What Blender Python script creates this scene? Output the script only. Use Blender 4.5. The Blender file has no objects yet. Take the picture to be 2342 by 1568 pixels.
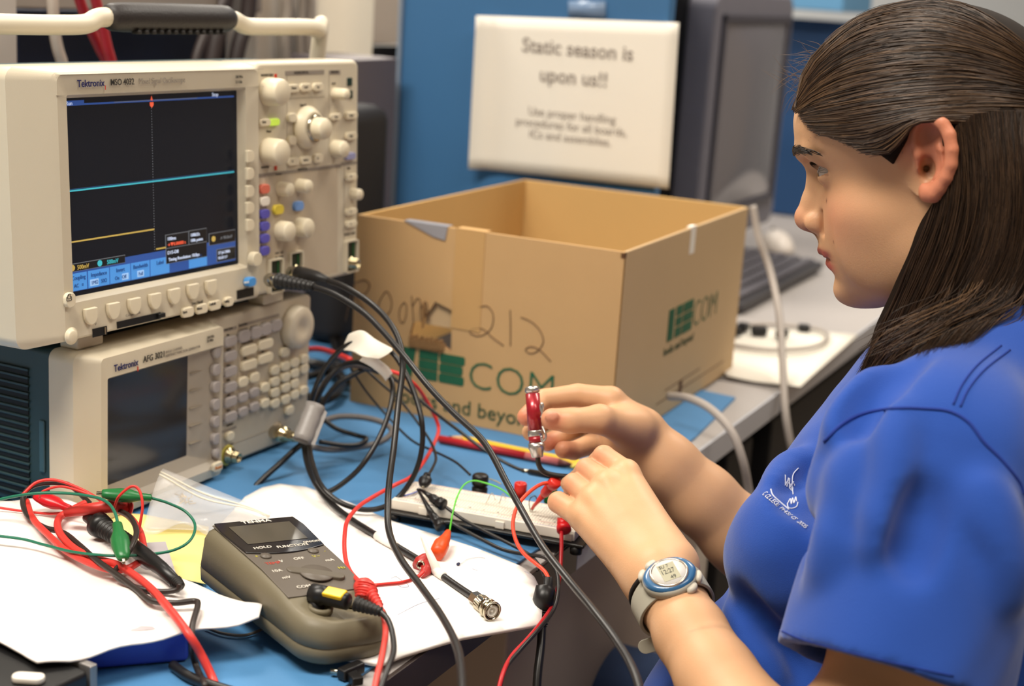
import bpy, math, random
import numpy as np
from mathutils import Vector, Matrix, Euler
random.seed(7); RNG=np.random.default_rng(7)
S=bpy.context.scene
COL=S.collection
PI=math.pi
# ------------------------------------------------------------------ camera
FPX,PITCH,ROLL,CZ=3435.7,.236,.0652,.4639
_f=np.array([0,math.cos(PITCH),-math.sin(PITCH)]); _r0=np.array([1.,0,0]); _u0=np.cross(_r0,_f)
_r=_r0*math.cos(ROLL)+_u0*math.sin(ROLL); _u=-_r0*math.sin(ROLL)+_u0*math.cos(ROLL)
CP=np.array([0,0,CZ])
def ray(px,py): return _r*((px-1171)/FPX)+_u*((784-py)/FPX)+_f
def P(px,py,d): return CP+ray(px,py)*d
def T(px,py,z=0.):
    v=ray(px,py); return CP+v*((z-CZ)/v[2])
cam=bpy.data.cameras.new('camera'); co=bpy.data.objects.new('camera',cam); COL.objects.link(co)
m=Matrix(((_r[0],_u[0],-_f[0],0),(_r[1],_u[1],-_f[1],0),(_r[2],_u[2],-_f[2],CZ),(0,0,0,1)))
co.matrix_world=m
cam.sensor_width=36; cam.lens=FPX/2342*36; cam.clip_start=.05; cam.clip_end=50
cam.dof.use_dof=True; cam.dof.focus_distance=1.13; cam.dof.aperture_fstop=5.2
S.camera=co
S.view_settings.view_transform='Standard'; S.view_settings.look='None'; S.view_settings.gamma=1
S.view_settings.exposure=.12; S.view_settings.use_curve_mapping=False
# ------------------------------------------------------------------ world and lamps
w=bpy.data.worlds.new('world'); S.world=w; w.use_nodes=True
w.node_tree.nodes['Background'].inputs[0].default_value=(1,.93,.85,1); w.node_tree.nodes['Background'].inputs[1].default_value=.36
def area(name,loc,sx,sy,power,col=(1,.93,.82),rot=(0,0,0)):
    l=bpy.data.lights.new(name,'AREA'); l.shape='RECTANGLE'; l.size=sx; l.size_y=sy; l.energy=power; l.color=col
    o=bpy.data.objects.new(name,l); o.location=loc; o.rotation_euler=rot; COL.objects.link(o); return o
CEIL=1.95; FLOOR=-.75
LIGHTS=[(-.75,.45,56),(1.0,.3,16),(-1.1,2.3,44),(1.0,2.4,32),(0,4.6,80)]
for lx,ly,lp in LIGHTS: area('ceiling_lamp_light',(lx,ly,CEIL-.08),1.15,.55,lp)
# ------------------------------------------------------------------ materials
def lin(c):
    c=c.lstrip('#'); v=[int(c[i:i+2],16)/255 for i in (0,2,4)]
    return tuple((x/12.92 if x<=.04045 else ((x+.055)/1.055)**2.4) for x in v)+(1,)
MATS={}
def M(name,col,rough=.5,metal=0,noise=0,nscale=40,bump=0,bscale=200,emit=0,alpha=1,trans=0,sss=0,spec=.5,coat=0,sheen=0,ior=1.45):
    if name in MATS: return MATS[name]
    m=bpy.data.materials.new(name); m.use_nodes=True; nt=m.node_tree; b=nt.nodes['Principled BSDF']
    c=lin(col) if isinstance(col,str) else tuple(col)+(1,)
    b.inputs['Base Color'].default_value=c; b.inputs['Roughness'].default_value=rough; b.inputs['Metallic'].default_value=metal
    b.inputs['Specular IOR Level'].default_value=spec; b.inputs['IOR'].default_value=ior
    b.inputs['Coat Weight'].default_value=coat; b.inputs['Sheen Weight'].default_value=sheen
    if trans: b.inputs['Transmission Weight'].default_value=trans
    if sss:
        b.inputs['Subsurface Weight'].default_value=sss; b.inputs['Subsurface Radius'].default_value=(.012,.005,.003); b.inputs['Subsurface Scale'].default_value=.5
    if emit:
        b.inputs['Emission Color'].default_value=c; b.inputs['Emission Strength'].default_value=emit
    tc=nt.nodes.new('ShaderNodeTexCoord')
    if noise:
        n=nt.nodes.new('ShaderNodeTexNoise'); n.inputs['Scale'].default_value=nscale; n.inputs['Detail'].default_value=5
        nt.links.new(tc.outputs['Object'],n.inputs['Vector'])
        mx=nt.nodes.new('ShaderNodeMix'); mx.data_type='RGBA'; mx.inputs[6].default_value=tuple(max(0,x*(1-noise)) for x in c[:3])+(1,); mx.inputs[7].default_value=tuple(min(1,x*(1+noise)) for x in c[:3])+(1,)
        nt.links.new(n.outputs['Fac'],mx.inputs[0]); nt.links.new(mx.outputs[2],b.inputs['Base Color'])
    if bump:
        n=nt.nodes.new('ShaderNodeTexNoise'); n.inputs['Scale'].default_value=bscale; n.inputs['Detail'].default_value=3
        nt.links.new(tc.outputs['Object'],n.inputs['Vector'])
        bp=nt.nodes.new('ShaderNodeBump'); bp.inputs['Strength'].default_value=bump; bp.inputs['Distance'].default_value=.001
        nt.links.new(n.outputs['Fac'],bp.inputs['Height']); nt.links.new(bp.outputs[0],b.inputs['Normal'])
    MATS[name]=m; return m
def vcolmat(name,rough=.5,sss=0,bump=0,bscale=300,sheen=0,noise=.06,spec=.4,nscale=60):
    if name in MATS: return MATS[name]
    m=M(name,'#808080',rough,sss=sss,bump=bump,bscale=bscale,sheen=sheen,spec=spec); nt=m.node_tree; b=nt.nodes['Principled BSDF']
    a=nt.nodes.new('ShaderNodeVertexColor'); a.layer_name='tint'
    n=nt.nodes.new('ShaderNodeTexNoise'); n.inputs['Scale'].default_value=nscale; n.inputs['Detail'].default_value=6
    tc=nt.nodes.new('ShaderNodeTexCoord'); nt.links.new(tc.outputs['Object'],n.inputs['Vector'])
    h=nt.nodes.new('ShaderNodeHueSaturation'); mr=nt.nodes.new('ShaderNodeMapRange')
    mr.inputs[3].default_value=1-noise; mr.inputs[4].default_value=1+noise
    nt.links.new(n.outputs['Fac'],mr.inputs[0]); nt.links.new(mr.outputs[0],h.inputs['Value']); nt.links.new(a.outputs['Color'],h.inputs['Color'])
    nt.links.new(h.outputs[0],b.inputs['Base Color']); return m
# ------------------------------------------------------------------ objects
def tag(o,label=None,cat=None,group=None,kind=None):
    if label: o['label']=label
    if cat: o['category']=cat
    if group: o['group']=group
    if kind: o['kind']=kind
    return o
def thing(name,label,cat,loc=(0,0,0),rot=(0,0,0),group=None,mat=None):
    o=bpy.data.objects.new(name,None); COL.objects.link(o); o.empty_display_size=.02
    if mat is not None: o.matrix_world=mat
    else: o.location=loc; o.rotation_euler=rot
    return tag(o,label,cat,group)
_txt={}
class MB:
    def __init__(s): s.v=[]; s.f=[]; s.mi=[]; s.sm=[]; s.mats=[]; s.M=Matrix.Identity(4)
    def mid(s,m):
        if m is None: return 0
        if m not in s.mats: s.mats.append(m)
        return s.mats.index(m)
    def add(s,vs,fs,m=None,smooth=False,tf=None):
        k=len(s.v); t=s.M if tf is None else s.M@tf
        s.v+= [tuple(t@Vector(v)) for v in vs]; i=s.mid(m)
        for f in fs: s.f.append([k+a for a in f]); s.mi.append(i); s.sm.append(smooth)
        return s
    def box(s,x0,x1,y0,y1,z0,z1,m=None,tf=None):
        vs=[(x,y,z) for z in(z0,z1) for y in(y0,y1) for x in(x0,x1)]
        return s.add(vs,[(0,2,3,1),(4,5,7,6),(0,1,5,4),(2,6,7,3),(0,4,6,2),(1,3,7,5)],m,tf=tf)
    def prism(s,poly,y0,y1,m=None,tf=None,smooth=False):
        # polygon in x,z extruded along y
        n=len(poly); vs=[(x,y0,z) for x,z in poly]+[(x,y1,z) for x,z in poly]
        return s.add(vs,[list(range(n)),list(range(2*n-1,n-1,-1))]+[(i,i+n,(i+1)%n+n,(i+1)%n) for i in range(n)],m,smooth,tf)
    def lathe(s,prof,tf=None,n=28,m=None,smooth=True,cap=True):
        # prof: (r, h) along local z
        vs=[];fs=[]
        for r,h in prof:
            for i in range(n):
                a=2*PI*i/n; vs.append((r*math.cos(a),r*math.sin(a),h))
        for j in range(len(prof)-1):
            for i in range(n): fs.append((j*n+i,j*n+(i+1)%n,(j+1)*n+(i+1)%n,(j+1)*n+i))
        if cap:
            if prof[0][0]>1e-6: fs.append(list(range(n))[::-1])
            if prof[-1][0]>1e-6: fs.append([(len(prof)-1)*n+i for i in range(n)])
        return s.add(vs,fs,m,smooth,tf)
    def tube(s,pts,r,n=10,m=None,cap=True):
        pts=np.asarray(pts,float); k=len(pts); rr=np.full(k,r) if np.isscalar(r) else np.asarray(r,float)
        tg=np.gradient(pts,axis=0); tg/=np.linalg.norm(tg,axis=1)[:,None]+1e-12
        a=np.array([0,0,1.]) if abs(tg[0][2])<.9 else np.array([1.,0,0]); nn=np.cross(tg[0],a); nn/=np.linalg.norm(nn)
        vs=[]
        for i in range(k):
            nn=nn-tg[i]*(nn@tg[i]); nn/=np.linalg.norm(nn)+1e-12; b=np.cross(tg[i],nn)
            for j in range(n):
                t=2*PI*j/n; vs.append(pts[i]+rr[i]*(nn*math.cos(t)+b*math.sin(t)))
        fs=[(i*n+j,i*n+(j+1)%n,(i+1)*n+(j+1)%n,(i+1)*n+j) for i in range(k-1) for j in range(n)]
        if cap: fs+=[list(range(n))[::-1],[(k-1)*n+j for j in range(n)]]
        return s.add(vs,fs,m,True)
    def text(s,t,size,tf,m=None,align='LEFT',sx=1.,ext=.00015,shear=0,off=0):
        key=(t,align,shear,off)
        if key not in _txt:
            c=bpy.data.curves.new('lettering','FONT'); c.body=t; c.size=1; c.align_x=align; c.shear=shear; c.extrude=.01; c.offset=off; c.resolution_u=3
            o=bpy.data.objects.new('lettering',c); COL.objects.link(o); bpy.context.view_layer.update()
            me=bpy.data.meshes.new_from_object(o.evaluated_get(bpy.context.evaluated_depsgraph_get()))
            _txt[key]=([tuple(v.co) for v in me.vertices],[list(p.vertices) for p in me.polygons])
            bpy.data.objects.remove(o); bpy.data.curves.remove(c); bpy.data.meshes.remove(me)
        vs,fs=_txt[key]
        return s.add([(x*size*sx,y*size,z*ext*100) for x,y,z in vs],fs,m,False,tf)
    def build(s,name,mat=None,parent=None,bevel=0,seg=2,sub=0,loc=None,smooth=None,solid=0,ang=35):
        me=bpy.data.meshes.new(name); me.from_pydata(s.v,[],s.f)
        mats=s.mats if s.mats else []
        if mat is not None and not mats: mats=[mat]
        for a in mats: me.materials.append(a if a is not None else mat)
        me.polygons.foreach_set('material_index',s.mi)
        sm=s.sm if smooth is None else [smooth]*len(s.f)
        me.polygons.foreach_set('use_smooth',sm); me.update()
        o=bpy.data.objects.new(name,me); COL.objects.link(o)
        if parent is not None: o.parent=parent
        if loc is not None: o.location=loc
        if solid:
            k=o.modifiers.new('solid','SOLIDIFY'); k.thickness=solid; k.offset=0
        if bevel:
            b=o.modifiers.new('bevel','BEVEL'); b.width=bevel; b.segments=seg; b.limit_method='ANGLE'; b.angle_limit=math.radians(ang); b.harden_normals=False
            me.polygons.foreach_set('use_smooth',[True]*len(s.f))
            try:
                wn=o.modifiers.new('wn','WEIGHTED_NORMAL'); wn.keep_sharp=True
            except Exception: pass
        if sub:
            k=o.modifiers.new('sub','SUBSURF'); k.levels=sub; k.render_levels=sub
        return o
def spline(pts,n=10,closed=False):
    p=np.asarray(pts,float); k=len(p); out=[]
    ext=np.vstack([2*p[0]-p[1],p,2*p[-1]-p[-2]])
    for i in range(k-1):
        a,b,c,d=ext[i:i+4]
        # centripetal-ish catmull rom
        for t in np.linspace(0,1,n,endpoint=False):
            out.append(.5*((2*b)+(-a+c)*t+(2*a-5*b+4*c-d)*t*t+(-a+3*b-3*c+d)*t**3))
    out.append(p[-1]); return np.array(out)
def interp(x,xs,ys): return np.interp(x,xs,ys)
FACE=Matrix.Rotation(PI/2,4,'X')          # text plane -> front face (x right, z up, facing -y)
def at(x,y,z,R=None): return Matrix.Translation((x,y,z))@(R if R is not None else Matrix.Identity(4))
OUT=Matrix.Rotation(PI/2,4,'X')           # lathe axis z -> -y (outwards from a front panel)
def axis_tf(p,d,up=(0,0,1)):
    d=Vector(d).normalized(); q=d.to_track_quat('Z','Y'); return Matrix.Translation(Vector(p))@q.to_matrix().to_4x4()
def rrect(x0,x1,z0,z1,r,n=5):
    out=[]
    for cx,cz,a0 in((x1-r,z1-r,0),(x0+r,z1-r,PI/2),(x0+r,z0+r,PI),(x1-r,z0+r,1.5*PI)):
        for i in range(n+1):
            a=a0+PI/2*i/n; out.append((cx+r*math.cos(a),cz+r*math.sin(a)))
    return out[::-1]
# desk frame
PHI=1.125; E=np.array([math.cos(PHI),math.sin(PHI),0]); Wd=np.array([-math.sin(PHI),math.cos(PHI),0]); E0=np.array([.018,1.118,0])
def D(s,t,z=0.): return E0+E*s+Wd*t+np.array([0,0,z])
DESKM=Matrix.Translation(Vector(E0))@Matrix.Rotation(PHI,4,'Z')
def plane_hit(px,py,o,nrm):
    v=ray(px,py); return CP+v*(((np.asarray(o)-CP)@nrm)/(v@nrm))
# ================================================================== the setting
def slab(name,x0,x1,y0,y1,z0,z1,m,mat4=None,bevel=0):
    b=MB(); b.box(x0,x1,y0,y1,z0,z1); o=b.build(name,m,bevel=bevel)
    if mat4 is not None: o.matrix_world=mat4
    return tag(o,kind='structure')
FLO=M('floor_tile','#8a7c70',.5,noise=.15,nscale=3)
WALLM=M('wall_paint','#c9beb0',.8,noise=.04,nscale=2)
slab('floor',-3.2,4.2,-2.2,6.2,FLOOR-.05,FLOOR,FLO)
slab('ceiling',-3.2,4.2,-2.2,6.2,CEIL,CEIL+.05,M('ceiling_tile','#d8d2c8',.9,noise=.05,nscale=20))
slab('wall_left',-3.25,-3.2,-2.2,6.2,FLOOR,CEIL,WALLM)
slab('wall_right',4.2,4.25,-2.2,6.2,FLOOR,CEIL,WALLM)
slab('wall_back',-3.2,4.2,6.2,6.25,FLOOR,CEIL,M('far_wall','#b4bac0',.8,noise=.1,nscale=2))
slab('wall_front',-3.2,4.2,-2.25,-2.2,FLOOR,CEIL,WALLM)
# ceiling lights: housing with a diffuser
for i,(lx,ly,lp) in enumerate(LIGHTS):
    t=thing('ceiling_light','white recessed ceiling light panel in the lab ceiling','light',(lx,ly,CEIL-.06),group='ceiling light panels')
    b=MB(); b.box(-.62,.62,-.32,.32,.03,.058); b.build('housing',M('white_metal','#e8e6e0',.4),t,bevel=.004)
    b=MB(); b.box(-.58,.58,-.28,.28,.014,.028); b.build('diffuser',M('diffuser','#fff4e2',.6,emit=1.5),t)
# ------------------------------------------------------------------ desks
lam=M('grey_laminate','#a9a3a0',.45,noise=.05,nscale=60)
def desk(name,label,s0,s1,edge,legs=True):
    t=thing(name,label,'desk',mat=DESKM@Matrix.Translation((s0,0,-.75)))
    L=s1-s0
    b=MB(); b.box(0,L,.003,.76,.722,.7495); b.build('worktop',lam,t,bevel=.001)
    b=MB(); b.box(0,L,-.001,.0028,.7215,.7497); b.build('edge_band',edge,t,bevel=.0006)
    fr=M('desk_frame','#4a4644',.5)
    for x in (.06,L-.1):
        for y in (.12,.68):
            b=MB(); b.box(x,x+.04,y,y+.04,.0,.7215); b.build('leg',fr,t,bevel=.002)
    b=MB(); b.box(.06,L-.06,.70,.72,.42,.70); b.build('modesty_panel',M('warm_grey_panel','#a3948a',.6),t)
    return t
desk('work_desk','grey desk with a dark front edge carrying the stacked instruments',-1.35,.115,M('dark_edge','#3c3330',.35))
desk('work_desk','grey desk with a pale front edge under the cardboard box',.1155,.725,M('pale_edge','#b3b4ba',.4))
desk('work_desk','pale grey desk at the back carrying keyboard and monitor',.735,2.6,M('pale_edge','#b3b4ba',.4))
tag((lambda b:b.build('pedestal',M('pedestal_white','#cfc6bb',.5),bevel=.004))(MB().box(.548,.597,.03,.45,0,.63)),'narrow pale pedestal standing beside the warm grey cabinet under the desk','pedestal').matrix_world=DESKM@at(0,0,-.75)
for nm_,s0_,s1_,lb_ in(('underdesk_dark',.60,.70,'black block standing in for the shade under the pale edged desk behind the elbow'),('underdesk_dark',.78,2.3,'long black block standing in for the shade under the far desk')):
    b=MB(); b.box(s0_,s1_,.02,.55,0,.695); o=b.build(nm_,M('underdesk_black','#100f10',.7),bevel=.004); o.matrix_world=DESKM@at(0,0,-.75); tag(o,lb_,'cabinet')  # black blocks added to make the space under the desks dark
# blue antistatic mat
def mat_poly(pts,z0,z1,name,m,bevel=0):
    b=MB(); n=len(pts); vs=[(p[0],p[1],z0) for p in pts]+[(p[0],p[1],z1) for p in pts]
    b.add(vs,[list(range(n)),list(range(2*n-1,n-1,-1))]+[(i,i+n,(i+1)%n+n,(i+1)%n) for i in range(n)])
    return b.build(name,m,bevel=bevel)
blue=M('blue_mat','#4a7fae',.55,noise=.08,nscale=25,bump=.15,bscale=900)
A=D(-1.3,.012);B=D(.145,.0125);Cc=D(.36,.055);Dd=D(.60,.03);Ee=D(.60,.19)
mp=[A,T(1224,1263),T(1271,1235),T(1590,1003),T(1682,912),D(.66,.12),D(.66,.70),D(-1.3,.70)]
tag(mat_poly([p for p in mp],.0002,.0022,'antistatic_mat',blue),'blue antistatic mat covering the desk under the instruments','mat')
# light warm panel below the desk behind the knees
tag((lambda b:b.build('floor_cabinet',M('warm_grey_panel','#a3948a',.6),bevel=.004))(MB().box(.05,.54,-.07,.40,0,.70)),'warm grey cabinet standing under the desk by the knees','cabinet').matrix_world=DESKM@at(.0,.10,-.75)
# ------------------------------------------------------------------ blue divider with the sign
sP=P(1320,210,2.0); sS=float((sP-E0)@E)
def onD(px,py,s=None,off=0.): return plane_hit(px,py,E0+E*((sS if s is None else s)-off),E)
def tz(p): return float((p-E0)@Wd), float(p[2])
tl,_=tz(onD(905,400)); tr,_=tz(onD(1500,400))
bp=M('blue_panel','#3a6a98',.5,noise=.04,nscale=8)
t=thing('desk_divider','upright blue divider panel with the paper sign on it','divider',mat=DESKM@at(sS,0,0))
b=MB(); b.box(0,.022,tr,tl,.002,.86); b.build('panel',bp,t,bevel=.003)
b=MB(); b.box(-.003,.025,tl,tl+.006,.002,.865); b.build('trim_strip',M('divider_trim','#7f8ea0',.4),t,bevel=.001)
# sign sheet
def sheet(pts,nu,nv,fn=None,name='paper_sheet',m=None,thick=.0004,parent=None):
    # pts: TL,TR,BR,BL 3-d corners; fn(u,v)->offset vector
    tlp,trp,brp,blp=[np.asarray(p,float) for p in pts]; b=MB(); vs=[]
    for j in range(nv+1):
        for i in range(nu+1):
            u=i/nu;v=j/nv; p=(tlp*(1-u)+trp*u)*(1-v)+(blp*(1-u)+brp*u)*v
            if fn is not None: p=p+np.asarray(fn(u,v))
            vs.append(tuple(p))
    fs=[(j*(nu+1)+i,j*(nu+1)+i+1,(j+1)*(nu+1)+i+1,(j+1)*(nu+1)+i) for j in range(nv) for i in range(nu)]
    b.add(vs,fs,None,True); return b.build(name,m,parent,solid=thick)
white=M('white_paper','#ece6da',.75,noise=.02,nscale=12)
sg=thing('paper_sign','white paper sign with printed notice taped to the blue divider','sign',tuple(onD(1320,230,off=.004)))
inv=Matrix.Translation(-sg.location)
c=[onD(1103,36,off=.008),onD(1553,52,off=.008),onD(1529,432,off=.008),onD(1085,384,off=.008)]
o=sheet(c,16,12,lambda u,v:-E*(.018*max(0,(.12-u)/.12)**2)+(-Wd)*(.012*math.sin(v*PI)*0),'paper',white,parent=sg); o.location=-sg.location
ink=M('printed_ink','#8b8078',.7)
b=MB()
ex=-Wd; 
def sign_tf(px,py,s=None):
    p=onD(px,py,off=.0087); R=Matrix(((ex[0],0,-E[0],p[0]),(ex[1],0,-E[1],p[1]),(0,1,0,p[2]),(0,0,0,1)))
    return R
b.text('Static season is',.0265,sign_tf(1318,128),ink,'CENTER',off=.012)
b.text('upon us!!',.0265,sign_tf(1310,192),ink,'CENTER',off=.012)
b.text('Use proper handling',.0155,sign_tf(1306,272),ink,'CENTER')
b.text('procedures for all boards,',.0155,sign_tf(1304,298),ink,'CENTER')
b.text('ICs and assemblies.',.0155,sign_tf(1302,324),ink,'CENTER')
o=b.build('printed_text',None,sg); o.location=-sg.location
# transparent tape at the divider top edge
tag((lambda o:o)(sheet([onD(1300,2,off=.004),onD(1385,2,off=.004),onD(1385,40,off=.004),onD(1300,38,off=.004)],2,2,None,'tape_strip',M('tape','#7890b0',.25,alpha=.5))),'strip of clear tape above the paper sign on the divider','tape')
# ------------------------------------------------------------------ things at the back right: monitor, keyboard, mouse, papers
# CRT monitor
dn=2.42
a=P(1590,560,dn); a[2]=0
fm=Matrix.Translation((a[0],a[1],.0022*0))@Matrix.Rotation(PHI,4,'Z')   # x along desk, y inward, z up
t=thing('crt_monitor','bulky dark grey tube monitor behind the cardboard box','monitor',mat=fm)
mg=M('monitor_plastic','#6c6b76',.5,noise=.05); mb=M('monitor_back','#1b1a1e',.6)
b=MB(); X0,X1,Z0,Z1=0,.43,.06,.47
b.prism(rrect(X0,X1,Z0,Z1,.03),0,.05,mg); b.build('front_shell',mg,t,bevel=.008)
b=MB(); vs=[(X0+.01,.05,Z0+.02),(X1-.01,.05,Z0+.02),(X1-.01,.05,Z1-.01),(X0+.01,.05,Z1-.01),(X0+.06,.40,Z0+.06),(X1-.06,.40,Z0+.06),(X1-.06,.40,Z1-.06),(X0+.06,.40,Z1-.06),(X0+.01,.16,Z0+.02),(X1-.01,.16,Z0+.02),(X1-.01,.16,Z1-.01),(X0+.01,.16,Z1-.01)]
b.add(vs,[(0,3,11,8),(1,9,10,2),(3,2,10,11),(0,8,9,1),(8,11,7,4),(9,5,6,10),(11,10,6,7),(8,4,5,9),(4,7,6,5),(0,1,2,3)]); b.build('rear_shell',mb,t,bevel=.006)
b=MB(); vs=[];n=10
for j in range(n+1):
    for i in range(n+1):
        u=i/n;v=j/n; vs.append((X0+.045+u*.34,-.002-.010*(1-(2*u-1)**2)*(1-(2*v-1)**2)**.5,Z0+.06+v*.30))
b.add(vs,[(j*(n+1)+i,j*(n+1)+i+1,(j+1)*(n+1)+i+1,(j+1)*(n+1)+i) for j in range(n) for i in range(n)],None,True); b.build('screen',M('crt_glass','#6a6870',.10,spec=.8),t)
b=MB()
for q in ((X0+.03,X0+.044,Z0+.045,Z1-.035),(X1-.044,X1-.03,Z0+.045,Z1-.035)): b.box(q[0],q[1],-.006,.001,q[2],q[3])
for q in ((X0+.03,X1-.03,Z1-.05,Z1-.036),(X0+.03,X1-.03,Z0+.045,Z0+.059)): b.box(q[0],q[1],-.006,.001,q[2],q[3])
b.build('screen_surround',M('monitor_trim','#3f3e48',.45),t,bevel=.002)
b=MB(); b.lathe([(.10,.0),(.105,.012),(.05,.03),(.045,.06)],at(.215,.16,0.0)); b.build('stand',mg,t)
# black tower beside / things on top of it
t2=thing('equipment_case','black case with a tan part above and behind the monitor','case',mat=fm@at(-.10,.05,0))
b=MB(); b.box(-.02,.085,.02,.36,.003,.50); b.build('body',mb,t2,bevel=.005)
b=MB(); b.box(.0,.03,.06,.10,.501,.54); b.build('tan_block',M('tan_block','#a07f52',.6),t2,bevel=.004)
b=MB(); b.box(.04,.07,.06,.12,.501,.56); b.build('dark_block',M('brown_dark','#3b302c',.6),t2,bevel=.004)
# keyboard
kb=T(1770,650,.0); 
t=thing('keyboard','black keyboard lying on the back desk in front of the monitor','keyboard',mat=Matrix.Translation((kb[0]-.09,kb[1]-.27,.0005))@Matrix.Rotation(PHI,4,'Z')@Matrix.Rotation(.04,4,'X'))
b=MB(); b.box(0,.46,0,.17,.004,.018); b.build('body',M('kb_plastic','#3d3b3e',.45),t,bevel=.004)
b=MB()
for r_ in range(6):
    for c_ in range(21):
        if r_==0 and 4<=c_<=9:
            if c_==4: b.box(.012+c_*.0205,.012+10*.0205-.003,.012+r_*.025,.012+r_*.025+.018,.018,.024)
            continue
        b.box(.012+c_*.0205,.012+c_*.0205+.017,.012+r_*.025,.012+r_*.025+.019,.018,.0245)
k=b.build('keys',M('key_caps','#57545a',.5),t,bevel=.0015,seg=1); k['kind']='stuff'
# second keyboard-like pale edge + mouse
ms=T(1775,570,.0)
t=thing('computer_mouse','pale computer mouse behind the black keyboard','mouse',(ms[0],ms[1],.001),(0,0,PHI+.6))
b=MB(); n=14; vs=[]
for j in range(8):
    a_=j/7*PI/2
    for i in range(n):
        q=2*PI*i/n; vs.append((.055*math.cos(a_)*math.cos(q),.031*math.cos(a_)*math.sin(q),.036*math.sin(a_)))
fs=[(j*n+i,j*n+(i+1)%n,(j+1)*n+(i+1)%n,(j+1)*n+i) for j in range(7) for i in range(n)]+[list(range(n))[::-1]]
b.add(vs,fs,None,True); b.build('shell',M('mouse_white','#ddd4cc',.4),t)
b=MB(); b.lathe([(.004,-.003),(.006,-.002),(.006,.002),(.004,.003)],at(.03,0,.032,Matrix.Rotation(PI/2,4,'X'))); b.build('scroll_wheel',M('wheel_grey','#77726e',.5),t)
# white papers with coiled cable and small plugs on the far desk
q=[T(1560,700,.003),T(1962,772,.003),T(1812,888,.003),T(1640,858,.003)]
q=[T(1600,740,.0035),T(1962,765,.0035),T(1830,888,.0035),T(1662,862,.0035)]
tag(sheet(q,8,6,lambda u,v:(0,0,.002*math.sin(3*u+2*v)**2),'paper_sheet',white),'white papers on the far desk behind the cardboard box','paper')
q=[T(1640,735,.006),T(1900,745,.006),T(1880,790,.006),T(1640,790,.006)]
def cable(name,label,pts,r,m,cat='cable',n=9,res=9,group=None,parent=None,taper=None):
    b=MB(); sp=spline(pts,res); b.tube(sp,r,n); o=b.build(name,m,parent)
    if parent is None: tag(o,label,cat,group)
    return o
gc=M('grey_cable','#a89f98',.5)
cable('coiled_cable','pale cable coiled on the white papers at the far desk',[T(x,y,.011) for x,y in((1680,790),(1760,800),(1850,795),(1892,775),(1880,755),(1820,745),(1750,740),(1690,745))],.0028,gc)
blk=M('black_plastic','#141314',.38); blkr=M('black_rubber','#1a1817',.5)
t=thing('plug_cluster','small black plugs lying on the white papers beside the box','plug',tuple(T(1735,765,.008)))
for x,y,sx in((0,0,.022),(.03,-.012,.016),(-.02,.015,.015),(-.035,-.01,.02)):
    b=MB(); b.box(-sx/2,sx/2,-.007,.007,0,.012,tf=at(x,y,0,Matrix.Rotation(x*30,4,'Z'))); b.build('plug',blk,t,bevel=.002)
tag((lambda b:b.build('small_plug',blk,bevel=.002))(MB().box(-.008,.008,-.006,.006,.0,.010,tf=at(*T(1838,757,.006)))),'tiny black plug on the white papers right of the hanging cable','plug')
cable('usb_cable','grey cable hanging over the desk edge beside the box',[P(1722,470,1.93),P(1735,540,1.93),P(1762,620,1.92),P(1782,720,1.88),P(1790,830,1.83),P(1795,930,1.80),P(1805,1000,1.80),P(1822,1080,1.82),P(1840,1200,1.85)],.0047,gc)
cable('network_cable','pale grey cable coming out of the slot low in the box side',[P(1530,905,1.625),P(1575,910,1.60),P(1625,935,1.58),P(1672,985,1.56),P(1698,1050,1.56),P(1712,1120,1.58),P(1722,1200,1.6)],.0045,gc)
# far blue partition + pale-blue shelf front behind the head
s2=2.45
def onS(px,py): return plane_hit(px,py,E0+E*s2,E)
def addpan(name,label,cat,x0,x1,y0,y1,m,s,th=.03,zlow=None):
    o_=E0+E*s
    p0=plane_hit(x0,y0,o_,E);p1=plane_hit(x1,y1,o_,E)
    t0,t1=sorted((float((p0-E0)@Wd),float((p1-E0)@Wd))); z0,z1=sorted((float(p0[2]),float(p1[2])))
    if zlow is not None: z0=zlow
    b=MB(); b.box(0,th,t0,t1,z0,z1); o=b.build(name,m,bevel=.003); o.matrix_world=DESKM@at(s,0,0); return tag(o,label,cat)
addpan('partition','dark blue partition standing behind the monitor','partition',1400,1935,12,560,M('navy_panel','#1d4370',.5,noise=.05),2.2,zlow=.002)
addpan('overhead_shelf','pale blue overhead shelf front across the top of the partition','shelf',1300,1926,-170,28,M('sky_panel','#5d93bd',.5),2.1,.25)
# far background beyond the partition
# ================================================================== oscilloscope
cream=M('cream_plastic','#cbc0aa',.42,noise=.02,nscale=30,bump=.05,bscale=1500)
cream2=M('cream_button','#dcd0b6',.38); panelg=M('panel_beige','#b9aa94',.5,noise=.02); teal=M('teal_case','#2a4346',.5,bump=.1,bscale=1200)
pblk=M('port_black','#0c0c0c',.5); txt=M('label_ink','#34302c',.6); txtg=M('label_grey','#8d8378',.6); navy=M('logo_navy','#1d1f5a',.5); redt=M('logo_red','#c8321e',.5)
steel=M('nickel','#b9b2a0',.22,metal=1); gold=M('brass_nickel','#b8aa88',.25,metal=1)
SY=1.0715
SM=Matrix.Translation((-.372,1.1217,.1603))@Matrix.Rotation(SY,4,'Z')@Matrix.Rotation(-.04,4,'X')
SCO=thing('oscilloscope','beige mixed signal oscilloscope with a lit waveform screen stacked on top','oscilloscope',mat=SM)
_si=SM.inverted()
def LF(Minv,px,py,off=0.):
    # pixel -> local x,z on the face plane y=-off
    c=np.array(Minv@Vector(CP)); v=np.array(Minv.to_3x3()@Vector(ray(px,py))); s=(-off-c[1])/v[1]; q=c+v*s; return float(q[0]),float(q[2])
def SP(px,py,off=0.): return LF(_si,px,py,off)
W_,H_=.439,.218
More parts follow.
